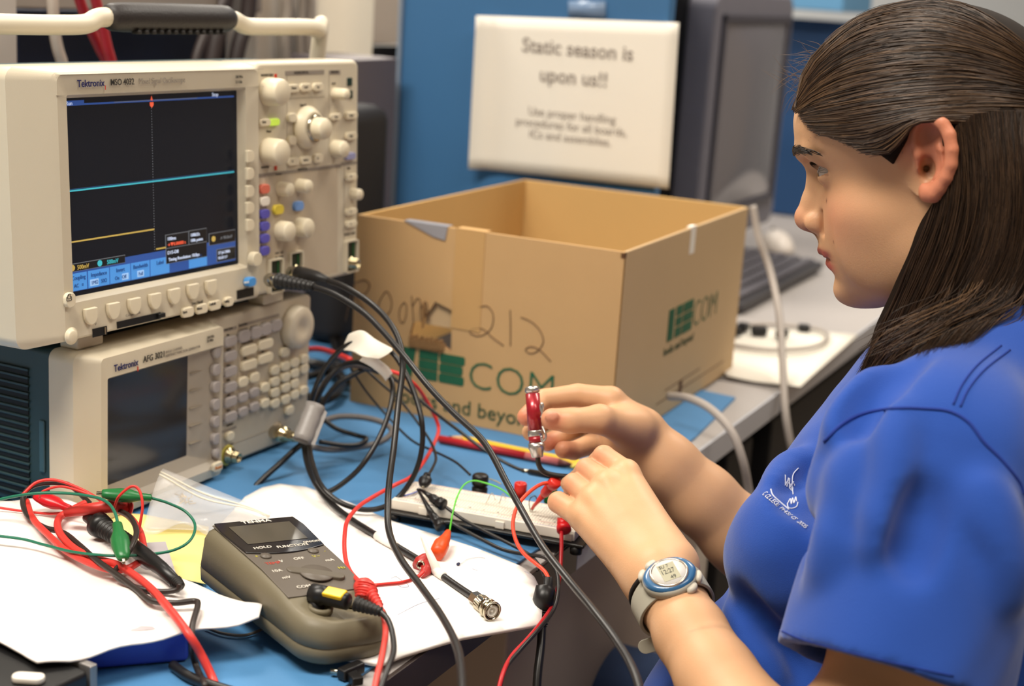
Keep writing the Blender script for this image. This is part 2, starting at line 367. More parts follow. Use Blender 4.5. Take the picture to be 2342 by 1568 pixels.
b=MB(); b.box(.004,W_-.004,.045,.142,.006,H_-.004); b.build('rear_case',teal,SCO,bevel=.006)
# side grip groove and vents on the left side
b=MB(); b.box(.0035,.0045,.052,.062,.06,.15); b.build('side_groove',M('teal_dark','#15292f',.6),SCO)
# front shell
spx=.2815  # split between display and control panel
def ring(b,outer,inner,y0,y1,m=None):
    n=len(outer); vs=[(x,y0,z) for x,z in outer]+[(x,y1,z) for x,z in inner]
    b.add(vs,[(i,(i+1)%n,(i+1)%n+n,i+n) for i in range(n)],m)
# control panel side
b=MB(); b.prism(rrect(spx-.004,W_,0.004,H_,.008),.004,.052); b.build('control_panel_shell',cream,SCO,bevel=.004)
# display side: frame with recessed screen
sx0,sz0=SP(165,690);sx1,sz1=SP(538,205)
sx0,sx1,sz0,sz1=.0485,.2575,.0365,.1935
ox=rrect(.0,spx,0,H_,.010); 
def rect4(x0,x1,z0,z1,n=24):
    return rrect(x0,x1,z0,z1,.0006)
b=MB()
OUTR=rrect(0,spx,0,H_,.010); MID=rrect(.030,spx-.004,.004,H_-.004,.006); INN=rrect(sx0-.003,sx1+.003,sz0-.003,sz1+.003,.002); INN2=rrect(sx0,sx1,sz0,sz1,.001)
back=rrect(0,spx,0,H_,.010)
ring(b,back,OUTR,.040,.006); ring(b,OUTR,MID,.006,-.010)
MID2=rrect(.034,spx-.006,.006,H_-.006,.006); ring(b,MID,MID2,-.010,-.012); ring(b,MID2,INN,-.012,-.012+.002); ring(b,INN,INN2,-.010,-.002)
b.build('display_bezel',cream,SCO,bevel=.0022,seg=2,ang=20)
SO=.0032
# screen surface
dark=M('lcd_dark','#262a33',.22,noise=.08,nscale=12,emit=0)
def em(name,col,e=.6): return M(name,col,.3,emit=e)
lcd=M('lcd_black','#14171f',.25,emit=.35,spec=.3)
b=MB(); b.box(sx0-.002,sx1+.002,-.002,.010,sz0-.002,sz1+.002); scr=b.build('screen',lcd,SCO)
def q2(b,x0,x1,z0,z1,m,l=0): b.box(x0,x1,-.00215-l*.00012,-.00205,z0,z1,m)
def U(px,py): return SP(px,py,-.0055)
blueb=em('ui_blue','#2a4a8c',.6); bluel=em('ui_light_blue','#4484c8',.6); cy=em('trace_cyan','#3a9fae',.7); ye=em('trace_yellow','#a8904a',.7); uw=em('ui_white','#b8c4dc',.7); ub=em('ui_black','#14161c',.2); uo=em('ui_orange','#d2553a',.8); ud=em('ui_ink','#26457c',.3); grid=em('ui_grid','#6c7076',.5)
W2=sx1-sx0;H2=sz1-sz0
b=MB()
x0,x1=sx0+.001,sx1-.004
zb=sz0+.004
q2(b,x0,x1,zb,sz0+.0245,blueb)                # bottom band
q2(b,x0,x1,sz1-.006,sz1-.0045,blueb); q2(b,x0,x0+.022,sz1-.006,sz1-.002,blueb,1)
g=b.build('menu_bands',None,SCO)
b=MB()
KEYS=[('Coupling','AC   \u2261',160,199,650),('Impedance','1M\u03a9   50\u03a9',202,250,640),('Invert','On   Off',252,298,630),('Bandwidth','Full',300,342,620),('Label','',344,387,610),('More','',432,473,596)]
kx=lambda px,py: SP(px,py,-.0055)[0]
for l1,l2,pa_,pb__,py_ in KEYS:
    xa_,xb_=max(kx(pa_,py_+25),x0+.0005),kx(pb__,py_+15)
    q2(b,xa_,xb_,zb+.0005,zb+.0145 if l1!='More' else zb+.0170,bluel,2); b.build('menu_key',None,SCO); b=MB()
Tm=lambda x,z,l=4: at(x,-.00215-l*.00012,z,FACE)
wbx=em('ui_selected','#8fb4e0',.6)
for l1,l2,pa_,pb__,py_ in KEYS:
    xa_,xb_=max(kx(pa_,py_+25),x0+.0005),kx(pb__,py_+15); bx=(xa_+xb_)/2; w_=xb_-xa_
    b.text(l1,.0048,Tm(bx,zb+.0093),ud,'CENTER',sx=.86)
    if l2: b.text(l2,.0044,Tm(bx,zb+.0030),ud,'CENTER',sx=.86)
    if l1=='Impedance': q2(b,bx-w_*.42,bx-w_*.02,zb+.0018,zb+.0072,wbx,3)
    if l1=='Invert': q2(b,bx+w_*.08,bx+w_*.40,zb+.0018,zb+.0072,wbx,3)
    if l1=='Bandwidth': q2(b,bx-w_*.18,bx+w_*.18,zb+.0018,zb+.0072,wbx,3)
b.build('menu_text',None,SCO)
b=MB()
cz=SP(150,440,-.0055)[1]; cz2=SP(527,392,-.0055)[1]; cz=(cz+cz2)/2
q2(b,x0,x1-.001,cz-.0006,cz+.0006,cy,2); q2(b,x0,x1-.001,cz+.0010,cz+.0015,em('trace_dim','#23456b',.6),1)
yz=(SP(155,556,-.0055)[1]+SP(352,523,-.0055)[1])/2; xm=SP(352,523,-.0055)[0]
q2(b,x0,xm,yz-.0006,yz+.0006,ye,2)
yz2=sz0+.0262; q2(b,xm+.002,xm+.018,yz2,yz2+.0012,ye,3); q2(b,x1-.03,x1-.001,yz2+.001,yz2+.0022,ye,3)
b.build('traces',None,SCO)
b=MB()
z=yz2
while z<sz1-.008: q2(b,xm,xm+.0004,z,z+.0009,grid,1); z+=.0022
for zz in (sz1-.0035,): q2(b,x0+.055,x0+.155,zz-.0016,zz-.0012,grid,3)
b.prism([(xm-.0018,sz1-.0065),(xm+.0022,sz1-.0065),(xm+.0022,sz1-.009),(xm+.0002,sz1-.011),(xm-.0018,sz1-.009)],-.0028,-.0022,uo); b.prism([(xm-.001,sz1-.005),(xm+.0014,sz1-.005),(xm+.0002,sz1-.0015)],-.0028,-.0022,uo)
b.text('Run',.0045,Tm(x0+.002,sz1-.0055),uw); b.text('Stop',.0045,Tm(x1-.03,sz1-.0042),uw)
b.build('cursor_marks',None,SCO)
b=MB()
def ubox(xa,xb,za,zb_): q2(b,xa-.0004,xb+.0004,za-.0004,zb_+.0004,grid,3); q2(b,xa,xb,za,zb_,ub,5)
ubox(x0+.0005,x0+.062,sz0+.0205,sz0+.0262)
b.text('500mV',.0050,Tm(x0+.008,sz0+.0215,7),ye,sx=.9); b.text('500mV',.0050,Tm(x0+.041,sz0+.0215,7),cy,sx=.9)
for cx_,mm in((x0+.003,ye),(x0+.033,cy)): b.lathe([(.0026,0),(.0026,.0003)],at(cx_,-.0028,sz0+.0234,OUT),12,mm,False)
ubox(x0+.112,x0+.140,sz0+.0262,sz0+.0372); ubox(x0+.1415,x0+.164,sz0+.0262,sz0+.0375); ubox(x0+.112,x0+.164,sz0+.0128,sz0+.0255); ubox(x0+.168,x0+.203,sz0+.022,sz0+.032); ubox(x0+.178,x0+.203,sz0+.006,sz0+.0165)
b.text('100ms',.0042,Tm(x0+.113,sz0+.0325,7),uw); b.text('\u2192\u25bc0.00000 s',.0040,Tm(x0+.113,sz0+.0275,7),uo)
b.text('100kS/s',.0040,Tm(x0+.1425,sz0+.0325,7),uw); b.text('100k points',.0038,Tm(x0+.1425,sz0+.0278,7),uw,sx=.9)
b.text('D15-D8',.0042,Tm(x0+.113,sz0+.0205,7),uw); b.text('Timing Resolution: 10.0\u00b5s',.0040,Tm(x0+.114,sz0+.0145,7),uw,sx=.95)
b.text('\u2197 90.0mV',.0040,Tm(x0+.182,sz0+.0255,7),grid); b.lathe([(.0026,0),(.0026,.0003)],at(x0+.173,-.0028,sz0+.0272,OUT),12,ye,False)
b.text('27 Jul 2006',.0036,Tm(x0+.179,sz0+.0125,7),uw); b.text('05:07:17',.0036,Tm(x0+.179,sz0+.0078,7),uw)
b.build('readouts',None,SCO)
# lettering on the bezel
b=MB(); yo=-.0124
Tf=lambda x,z,y=yo: at(x,y,z,FACE)
lx,lz=SP(176,196,.0045); 
b.text('Tektronix',.0078,Tf(lx,lz-.001),navy,sx=.92,off=.012); b.box(lx+.0295,lx+.0303,yo-.0001,yo,lz-.004,lz-.0005,redt)
mx,mz=SP(252,192,.0045); b.text('MSO 4032',.0070,Tf(mx,mz-.001),txt,sx=.88,off=.01)
mx,mz=SP(317,189,.0045); b.text('Mixed Signal Oscilloscope',.0066,Tf(mx,mz-.001),txtg,sx=.80)
mx,mz=SP(538,180,.0045); b.text('350 MHz',.0034,Tf(mx,mz+.0005),txt,sx=.8); b.text('2.5 GS/s',.0034,Tf(mx,mz-.004),txt,sx=.8)
b.build('logo_lettering',None,SCO)
# ---- controls
def knob(px,py,r,h,name='knob',m=cream2,par=SCO,Mi=_si,off=0.,ribs=20,base=None,gy=0.004):
    x,z=LF(Mi,px,py,0)
    b=MB(); n=ribs*2; vs=[];fs=[]
    prof=[(1.0,0),(1.0,.15),(.97,.75),(.93,.93),(.84,1.0)]
    for rr,hh in prof:
        for i in range(n):
            a=2*PI*i/n; q=r*rr*(1-(.035 if i%2 else 0)*(rr>.85)); vs.append((q*math.cos(a),q*math.sin(a),hh*h))
    for j in range(len(prof)-1):
        for i in range(n): fs.append((j*n+i,j*n+(i+1)%n,(j+1)*n+(i+1)%n,(j+1)*n+i))
    fs.append([(len(prof)-1)*n+i for i in range(n)])
    b.add(vs,fs,None,True,at(x,gy,z,OUT))
    return b.build(name,m,par)
def btn(px,py,w,h,name='button',m=cream2,par=SCO,Mi=_si,d=.0035,r=None,gy=.004,bev=.0008,rim=True):
    w*=1.42; x,z=LF(Mi,px,py,-gy+.006); r=min(w,h)*.45 if r is None else r
    b=MB(); b.prism(rrect(x-w/2,x+w/2,z-h/2,z+h/2,r),gy-d,gy+.0005); o=b.build(name,m,par,bevel=bev)
    return o
def recess(b,px,py,w,h,Mi=_si,gy=.004,m=None,d=.0004,r=None):
    x,z=LF(Mi,px,py,-gy); b.prism(rrect(x-w/2,x+w/2,z-h/2,z+h/2,min(w,h)*.45 if r is None else r),gy-d,gy+.0002,m)
knob(612,209,.0128,.018,'position_knob'); knob(612,346,.0128,.018,'position_knob')
x,z=SP(700,291)
b=MB(); b.lathe([(.0205,0),(.0205,.003),(.0165,.009),(.0125,.011),(.0122,.008)],at(x,.004,z,OUT),40); b.build('jog_ring',cream2,SCO)
b=MB(); b.lathe([(.0122,.008),(.0124,.0125),(.0108,.0128)],at(x,.004,z,OUT),32); b.build('chrome_collar',steel,SCO)
kk=knob(700,291,.0108,.024,'jog_knob')
knob(764,214,.0058,.016,'small_knob',ribs=12); knob(765,340,.0088,.013,'trigger_knob',ribs=16)
knob(640,431,.0068,.013,'scale_knob',ribs=12); knob(683,424,.0068,.013,'scale_knob',ribs=12)
knob(640,527,.0098,.013,'scale_knob',ribs=16); knob(683,519,.0098,.013,'scale_knob',ribs=16); knob(806,443,.0060,.010,'small_knob',ribs=12)
for px,py,w,h in((670,202,.012,.0075),(699,200,.012,.0075),(727,199,.011,.0075),(670,369,.012,.0075),(699,366,.012,.0075),(727,362,.010,.0085),(605,280,.011,.0065),(767,267,.012,.0065),(803,264,.014,.007),(803,311,.013,.0075),(803,405,.013,.0065),(803,484,.013,.0065),(803,512,.013,.0065)): btn(px,py,w,h)
btn(627,279,.010,.0065,'lit_button',M('lime_lit','#b6d24a',.4,emit=.5)); btn(801,357,.012,.007,'purple_button',M('bluish_button','#8f90b5',.4))
for px,py in((667,269),(667,321)): btn(px,py,.0085,.0085,'round_button',d=.004)
for py,c_,nm in((432,'#d9705a','red_button'),(460,'#ece4d6','white_button'),(489,'#5a55b4','violet_button'),(517,'#5a55b4','violet_button'),(545,'#5a55b4','violet_button'),(573,'#5a55b4','violet_button')): btn(604,py,.0095,.0085,nm,M(nm,c_,.4),d=.004)
btn(636,479,.0100,.0090,'yellow_button',M('yellow_button','#d8c245',.4),d=.004); btn(682,471,.0100,.0090,'blue_button',M('sky_button','#6d95cf',.4),d=.004)
# printed panel lines, darker label strips
b=MB()
def strip(xa,ya,xb,yb,h,m):
    a_=SP(xa,ya,0);c_=SP(xb,yb,0); b.box(min(a_[0],c_[0]),max(a_[0],c_[0]),.0037,.0042,(a_[1]+c_[1])/2-h/2,(a_[1]+c_[1])/2+h/2,m)
dg=M('strip_grey','#8f857a',.6)
strip(652,167,741,165,.004,dg); strip(752,166,778,165,.004,dg); strip(592,405,780,376,.0035,dg); strip(780,375,815,372,.003,dg)
strip(600,226,605,226,.0,dg)
ln=M('line_grey','#a09584',.6)
strip(650,225,742,222,.0006,ln)
xa,_=SP(648,300,-.004); za=SP(650,172,-.004)[1]; zb2=SP(650,392,-.004)[1]; b.box(xa,xa+.0005,.0037,.0042,zb2,za,ln)
xa,_=SP(744,300,-.004); b.box(xa,xa+.0005,.0037,.0042,zb2+.004,za,ln)
xa,_=SP(779,450,-.004); b.box(xa,xa+.0006,.0037,.0042,.012,zb2,ln)
x,z=SP(592,400,-.004); b.box(.2905,.4035,.0037,.0041,.010,z-.001,panelg)
b.build('panel_strips',None,SCO)
b=MB(); TP=lambda px,py: at(SP(px,py,0)[0],.0036,SP(px,py,0)[1],FACE)
for t_,px,py,s_ in(('WAVEFORM',596,175,.0026),('Intensity',597,385,.0026),('HORIZONTAL',672,169,.0028),('TRIGGER',755,167,.0026),('Search',686,243,.0028),('Level',758,193,.0024),('VERTICAL',680,391,.0028),('Position',630,401,.0022),('Menu',609,303,.0024),('1MΩ 15pF',628,582,.0024),('300 VRMS',628,592,.0024),('PROBE COMP',787,539,.0024),('Math',793,387,.0024)): b.text(t_,s_*1.25,TP(px,py),txt)
for px,py,tt in((664,203,'Measure'),(693,201,'Search'),(722,201,'Test'),(597,281,'Zoom'),(763,269,'Menu'),(797,266,'Default'),(797,313,'Utility'),(664,371,'\u25c4'),(691,368,'Set/Clear'),(723,364,'\u25ba'),(799,405,'M'),(799,486,'R'),(799,514,'B')):
    x,z=SP(px,py,.002); b.text(tt,.0026,at(x,.0003,z,FACE),txt,sx=.8)
b.build('panel_lettering',None,SCO)
b=MB(); 
for px,py in((630,174),(630,384)):
    x,z=SP(px,py,0); b.box(x-.0016,x+.0016,.0034,.0041,z-.002,z+.002,redt)
b.build('orange_marks',redt,SCO)
# windows
b=MB()
for px,py in((799,187),(800,216)): x,z=SP(px,py,0); b.box(x-.004,x+.004,.0030,.0045,z-.004,z+.004)
b.build('indicator_window',M('window_green','#12302c',.2),SCO,bevel=.0006)
# connector ports
for px,py,hh in((626,630,.030),(672,608,.026),(799,585,.030)):
    x,z=SP(px,py,0)
    b=MB(); O_=rrect(x-.0105,x+.0105,z-hh/2-.0015,z+hh/2+.0015,.002); I_=rrect(x-.0085,x+.0085,z-hh/2,z+hh/2,.001)
    ring(b,O_,O_,.0042,-.0004); ring(b,O_,I_,-.0004,-.0004); ring(b,I_,I_,-.0004,.0040); fr=b.build('port_frame',cream,SCO)
    b=MB(); b.prism(rrect(x-.0085,x+.0085,z-hh/2,z+hh/2,.001),.0032,.0039); b.build('port_hole',M('port_green','#1d2a20',.5),fr)
    zz=z-hh/2+.0085
    b=MB(); b.lathe([(.0062,0),(.0062,.003),(.0048,.0032),(.0048,.011),(.0040,.011),(.0040,.004),(.001,.004)],at(x,.0035,zz,OUT),24); b.build('bnc_socket',gold,fr)
    b=MB(); b.box(x+.0045,x+.0062,.0026,.0036,zz+.006,z+hh/2-.002); b.build('port_pin_strip',M('pcb_green','#2f6b3a',.5),fr)
# bezel soft keys
def dkey(px,py,w=.0130,h=.011,par=SCO,Mi=_si,off=.012,side=False):
    x,z=LF(Mi,px,py,.0055); pts=[]
    if not side:
        pts=[(x-w/2,z+h/2),(x+w/2,z+h/2)]+[(x+w/2*math.cos(a),z+.0+ (h*.75)*-math.sin(a)) for a in np.linspace(0,PI,9)]
    else:
        pts=[(x-w/2,z-h/2),(x-w/2,z+h/2)]+[(x+(w*.6)*math.sin(a)+.0,z+h/2*math.cos(a)) for a in np.linspace(0,PI,9)]
    b=MB(); b.prism(pts if not side else pts,-off-.0035,-off+.0005); o=b.build('soft_key',cream2,par,bevel=.0008); return o
for px,py in((206,719),(258,707),(306,696),(353,685),(397,674),(440,663),(481,654)): dkey(px,py)
for py in(357,397,437,475,514): dkey(569,py,.0095,.011,side=True)
def bez(px,py,w,h,name,m,d=.0035,r=None,bev=.0009):
    x,z=SP(px,py,.0045); r=min(w,h)*.45 if r is None else r
    b=MB(); b.prism(rrect(x-w/2,x+w/2,z-h/2,z+h/2,r),-.012-d,-.0115); return b.build(name,m,SCO,bevel=bev)
for px,py in((425,713),(457,705),(487,697)): bez(px,py,.0145,.0085,'menu_button',cream2,r=.003)
bez(519,689,.012,.0085,'menu_button',cream2,r=.004)
bez(566,643,.012,.0085,'autoset_button',M('sky_blue_button','#4a93d8',.35),.006); bez(576,591,.013,.013,'auto_round',cream2,.007); bez(155,685,.010,.012,'print_button',cream2,.004)
x,z=SP(163,768,.0045); b=MB(); b.lathe([(.0070,0),(.0070,.0008),(.0052,.0012),(.0052,.002),(.0040,.0026),(0.0001,.0026)],at(x,-.0118,z,OUT),28); b.build('power_button',cream2,SCO)
b=MB()
x,z=SP(318,732,.0045); b.box(x-.026,x+.026,-.0126,-.0118,z-.003,z+.003); b.build('card_slot',pblk,SCO,bevel=.0005)
x,z=SP(365,721,.0045); b=MB(); b.box(x-.004,x+.0045,-.0150,-.0120,z-.0018,z+.0022); b.build('card_eject',pblk,SCO,bevel=.0006)
x,z=SP(228,758,.0045); b=MB(); b.box(x-.008,x+.008,-.0124,-.0118,z-.0035,z+.0035); b.build('usb_port',pblk,SCO); 
b=MB(); b.box(x+.0045,x+.0060,-.0132,-.0122,z-.003,z+.003); b.build('usb_tongue',steel,SCO)
x,z=SP(561,670,.0045); b=MB(); b.box(x-.012,x+.012,-.0124,-.0118,z-.0042,z+.0042); b.build('side_slot',pblk,SCO,bevel=.0004)
b=MB(); TB=lambda px,py,o=.0124: at(SP(px,py,.0045)[0],-o,SP(px,py,.0045)[1],FACE)
for t_,px,py in(('Save',418,716),('Menu',450,708),('Default',478,698),('Utility',512,692)): x,z=SP(px,py,.008); b.text(t_,.0036,at(x,-.0156,z-.0005,FACE),txt,sx=.85,off=.01)
b.text('Save / Recall',.0034,TB(438,697),txt,sx=.85); b.text('CompactFlash',.0030,TB(287,724),txtg); b.text('\u2442',.004,TB(216,744),txtg)
x,z=SP(557,646,.010); b.text('Autoset',.0030,at(x,-.0181,z-.001,FACE),M('white_ink','#f0ece4',.5),sx=.7)
x,z=SP(150,689,.008); b.text('\u2399',.006,at(x,-.0161,z,FACE),txt); 
b.build('bezel_lettering',None,SCO)
# name plate outline
b=MB(); x0_,z0_=SP(158,203,.0045); x1_,z1_=SP(575,170,.0045)
for q in((.033,.283,.1965,.1968),(.033,.283,.212,.2123)): b.box(q[0],q[1],-.0124,-.0119,q[2],q[3])
for q in((.060,.092,.0010,.0013),): pass
b.build('plate_lines',ln,SCO)
for o_ in list(SCO.children):
    n_=o_.name.split('.')[0]
    if n_ in ('display_bezel','screen','menu_bands','menu_key','menu_text','traces','cursor_marks','readouts','logo_lettering','soft_key','menu_button','autoset_button','round_button_','print_button','power_button','card_slot','card_eject','usb_port','usb_tongue','side_slot','bezel_lettering','plate_lines','auto_round'):
        o_.location.y=.0075
        if n_=='auto_round': o_.name='round_button'
    elif n_!='rear_case' and n_!='side_groove': o_.location.y=-.004
# handle
def HP(x,y,z): return (x,y,z)
hy=.055
zt=H_+.030
b=MB()
pts=[(-.022,.075,.10),(-.022,.072,.18),(-.020,.062,H_+.030),(-.010,.056,zt-.004),(.012,.055,zt),(.09,.055,zt),(.125,.055,zt+.001),(.140,.055,zt+.006),(.158,.055,zt+.007)]
b.tube(spline(pts,8),.0082,14); b.build('handle_arm',M('handle_cream','#d3c9b4',.4),SCO); b=MB()
pts=[(.30,.055,zt+.007),(.315,.055,zt+.006),(.33,.055,zt+.001),(.35,.055,zt),(.43,.055,zt),(.448,.056,zt-.004),(.459,.062,H_+.030),(.461,.072,.18),(.461,.075,.10)]
b.tube(spline(pts,8),.0082,14); hd=b.build('handle_arm',M('handle_cream','#d3c9b4',.4),SCO)
b=MB(); pr=[(.150,.0095),(.156,.0118),(.17,.0125),(.23,.0128),(.29,.0125),(.303,.0118),(.309,.0095)]
b.tube([(x,.055,zt+.007) for x,_ in pr],[r for _,r in pr],20,None)
b.build('handle_grip',M('grip_black','#241f1f',.5,bump=.3,bscale=500),hd)
b=MB(); 
for i in range(13): b.box(.176+i*.0092,.181+i*.0092,.0445,.0525,zt-.0070,zt-.0035,tf=None)
k=b.build('grip_ribs',M('grip_black2','#1b1716',.6),hd,bevel=.001)
for sx in(-1,1):
    xx=-.0005 if sx<0 else W_+.0005
    b=MB(); b.lathe([(.026,0),(.026,.0045),(.023,.019),(.014,.021),(.0001,.021)],axis_tf((xx+(.003 if sx<0 else -.003),.078,.10),(sx,0,0)),32); b.build('handle_hub',cream,hd)
# feet
for x in(.060,.30):
    b=MB(); b.box(x,x+.030,.010,.030,-.0096,.001); b.build('foot',cream,SCO,bevel=.002)
for x in(.060,.30):
    b=MB(); b.box(x,x+.030,.105,.125,-.0046,.008); b.build('foot',cream,SCO,bevel=.002)
# ================================================================== function generator
AY=1.107
AM=Matrix.Translation((-.3457,1.162,.0))@Matrix.Rotation(AY,4,'Z')@Matrix.Rotation(-.0134,4,'X')
AM=Matrix.Translation((-.3457,1.162,.0026))@Matrix.Rotation(AY,4,'Z')
AFG=thing('function_generator','beige function generator with a dark screen under the oscilloscope','function generator',mat=AM)
_ai=AM.inverted()
def AP(px,py,off=0.): return LF(_ai,px,py,off)
AW,AH=.330,.1475
greyb=M('grey_plastic','#a49a8c',.45); greyk=M('grey_button','#a79f9c',.4)
tealc=M('teal_case2','#273d40',.5,bump=.1,bscale=1200)
b=MB(); b.box(.004,AW-.004,.030,.165,.006,AH-.002); rc=b.build('rear_case',tealc,AFG,bevel=.004)
# vents: slots on the left side (dark strips with ridges)
vent=M('vent_black','#05080a',.7)
b=MB()
for c0,c1 in((.058,.098),(.103,.150)):
    for k in range(17):
        z=.012+k*.0068; b.box(.0030,.0042,c0,c1,z,z+.0038)
b.build('vent_slots',vent,AFG)
b=MB()
for c0,c1 in((.058,.098),(.103,.150)):
    for k in range(17):
        z=.0158+k*.0068; b.box(.0018,.0045,c0-.001,c1+.001,z,z+.0020)
b.build('vent_louvres',tealc,AFG,bevel=.0005)
b=MB(); b.box(.0022,.0045,.040,.046,.040,.085); b.build('side_latch',M('teal_light','#34525c',.5),AFG,bevel=.001)
xb=.176
b=MB(); b.prism(rrect(xb-.01,AW,0.003,AH,.006),.004,.032); b.build('control_panel_shell',M('afg_cream','#bcb09c',.45,noise=.02),AFG,bevel=.003)
ax0,az0=AP(257,1103);ax1,az1=AP(443,815)
asx0,asx1=.0345,.1355; asz0,asz1=.0295,.1215
b=MB(); OUTR=rrect(0,xb,0,AH,.008); MID=rrect(.016,xb-.002,.004,AH-.004,.004); I1=rrect(.0225,xb-.003,.0125,.1265,.002); I2=rrect(.024,xb-.008,.018,.1235,.002); I3=rrect(asx0,asx1,asz0,asz1,.001)
ring(b,OUTR,OUTR,.032,.006); ring(b,OUTR,MID,.006,-.009); ring(b,MID,I1,-.009,-.010); b.build('display_shell',cream,AFG,bevel=.0016,ang=20)
b=MB(); ring(b,I1,I2,-.010,-.004); ring(b,I2,I3,-.004,.001); b.build('display_bezel',greyb,AFG)
b=MB(); b.prism(rrect(asx0-.001,asx1+.001,asz0-.001,asz1+.001,.001),.0008,.006); b.build('screen',M('screen_off','#33302f',.14,spec=.6,noise=.1,nscale=10),AFG)
b=MB()
Tq=lambda px,py,o=.0104: at(AP(px,py,.010)[0],-o,AP(px,py,.010)[1],FACE)
lx,lz=AP(262,850,.010)
b.text('Tektronix',.0082,Tq(260,850),navy,sx=.88,off=.012); b.box(lx+.0275,lx+.0283,-.0106,-.0101,lz-.005,lz-.001,redt)
b.text('AFG 3021',.0078,Tq(327,829),txt,sx=.86,off=.008); b.text('SINGLE CHANNEL',.0033,Tq(377,808),txtg,sx=.85); b.text('ARBITRARY FUNCTION GENERATOR',.0033,Tq(377,817),txtg,sx=.85)
b.text('250 MS/s',.0034,Tq(473,775),txt,sx=.8); b.text('25 MHz',.0034,Tq(473,783),txt,sx=.8)
b.build('logo_lettering',None,AFG)
def ab(px,py,w,h,name,m,d=.0045,r=None,gy=.004): 
    w*=1.38; x,z=LF(_ai,px,py,-gy+.003); r=min(w,h)*.46 if r is None else r
    b=MB(); b.prism(rrect(x-w/2,x+w/2,z-h/2,z+h/2,r),gy-d,gy+.0005); return b.build(name,m,AFG,bevel=.0012)
for py in(843,882,922,961,1000): 
    x,z=LF(_ai,491,py,.004); b=MB(); b.prism(rrect(x-.007,x+.0045,z-.0052,z+.0052,.0045),-.0085,-.0030); b.build('soft_key',greyk,AFG,bevel=.001)
for py in(803,1034):
    x,z=LF(_ai,492,py,.004); b=MB(); b.lathe([(.0058,0),(.0058,.004),(.004,.0055),(.0001,.0055)],at(x,-.0030,z,OUT),20); b.build('round_key',greyk,AFG)
x,z=LF(_ai,493,1066,.010); b=MB(); b.prism(rrect(x-.0065,x+.0065,z-.0045,z+.0045,.003),-.0135,-.0095); pw=b.build('power_button',cream2,AFG,bevel=.001)
b=MB(); b.text('Power',.0042,at(x-.005,-.0137,z-.0015,FACE),M('orange_ink','#d07a24',.5),sx=.9,off=.02); b.build('power_text',None,pw)
for py in(780,814,849,885,918,953): ab(527,py,.0135,.0095,'function_key',greyk,r=.004)
ab(526,997,.0085,.0085,'output_key',cream2)
for px,py in((559,768),(586,760),(609,752),(632,744)): ab(px,py,.0125,.0115,'run_mode_key',greyk)
for px,py in((570,800),(570,834),(607,787),(607,819)): ab(px,py,.0170,.0095,'wide_key',cream2)
for px,py in((556,873),(582,863)): ab(px,py,.0105,.0095,'round_key',cream2)
for px,py in((556,908),(582,897),(556,941),(582,930)): ab(px,py,.0105,.0090,'grey_key',greyk)
for px,py in((606,886),(606,922),(629,846),(653,837),(674,829),(696,821),(629,872),(653,862),(674,853),(696,843),(629,897),(653,886),(674,877),(629,922),(653,913),(674,902),(695,893),(662,938),(652,805)): ab(px,py,.0100,.0092,'keypad_key',cream2)
x,z=AP(678,747); b=MB(); b.lathe([(.0215,0),(.0215,.004),(.0205,.010),(.019,.0115),(.0085,.0118),(.006,.0100),(.0001,.0095)],at(x,.004,z,OUT),44); b.build('rotary_knob',M('dial_cream','#c9bda8',.45),AFG)
for px,py,ringm in((527,1042,M('yellow_ring','#cfc25a',.5)),(640,990,panelg)):
    x,z=AP(px,py); b=MB(); b.lathe([(.0100,0),(.0100,.001),(.0085,.0012)],at(x,.004,z,OUT),32); rg=b.build('connector_ring',ringm,AFG)
    b=MB(); b.lathe([(.0080,0),(.0080,.003),(.0048,.0035),(.0048,.013),(.0040,.013),(.0040,.004),(.0001,.004)],at(x,.003,z,OUT),28); b.lathe([(.0062,.0078),(.0062,.0095)],at(x,.003,z,OUT@Matrix.Scale(1,4)),6); b.build('bnc_socket',gold,rg)
b=MB(); TA=lambda px,py: at(AP(px,py,-.004)[0],.0036,AP(px,py,-.004)[1],FACE)
for t_,px,py in(('FUNCTION',512,757),('Sine',518,768),('Square',517,802),('Ramp',518,838),('Pulse',518,872),('Arb',520,906),('More',518,941),('RUN MODE',546,747),('Continuous',548,757),('Modulation',572,750),('Sweep',598,741),('Frequency/Period',552,788),('Amplitude',594,775),('Offset',556,822),('Duty',596,806),('Cursor',648,794),('OUTPUT',518,976),('Output',522,1019),('TRIG IN',628,972)): b.text(t_,.0028,TA(px,py),txt,sx=.85)
b.build('panel_lettering',None,AFG)
b=MB(); 
def astrip(xa,ya,xb_,yb,h,m):
    a_=AP(xa,ya,-.004);c_=AP(xb_,yb,-.004); b.box(a_[0],c_[0],.0037,.0041,(a_[1]+c_[1])/2-h/2,(a_[1]+c_[1])/2+h/2,m)
astrip(505,757,541,749,.0030,dg); astrip(545,747,638,718,.0030,dg); astrip(505,988,540,976,.0025,dg)
xa,_=AP(544,800,-.004); b.box(xa,xa+.0005,.0037,.0041,.056,.138,ln); xa,_=AP(503,800,-.004); b.box(xa,xa+.0006,.0037,.0041,.01,.138,ln)
b.box(.185,AW-.03,.0037,.0041,.0215,.0220,ln)
for k in range(5):
    zz=LF(_ai,470,843+k*39.5,0)[1]; b.box(asx1+.003,xb-.016,-.0020,.0005,zz,zz+.0005,ln)
b.build('panel_strips',None,AFG)
for x in(.02,.285):
    b=MB(); b.box(x,x+.025,.008,.03,-.0003,.004); b.build('foot',blkr,AFG,bevel=.001)
    b=MB(); b.box(x,x+.025,.13,.155,-.0003,.008); b.build('foot',blkr,AFG,bevel=.001)
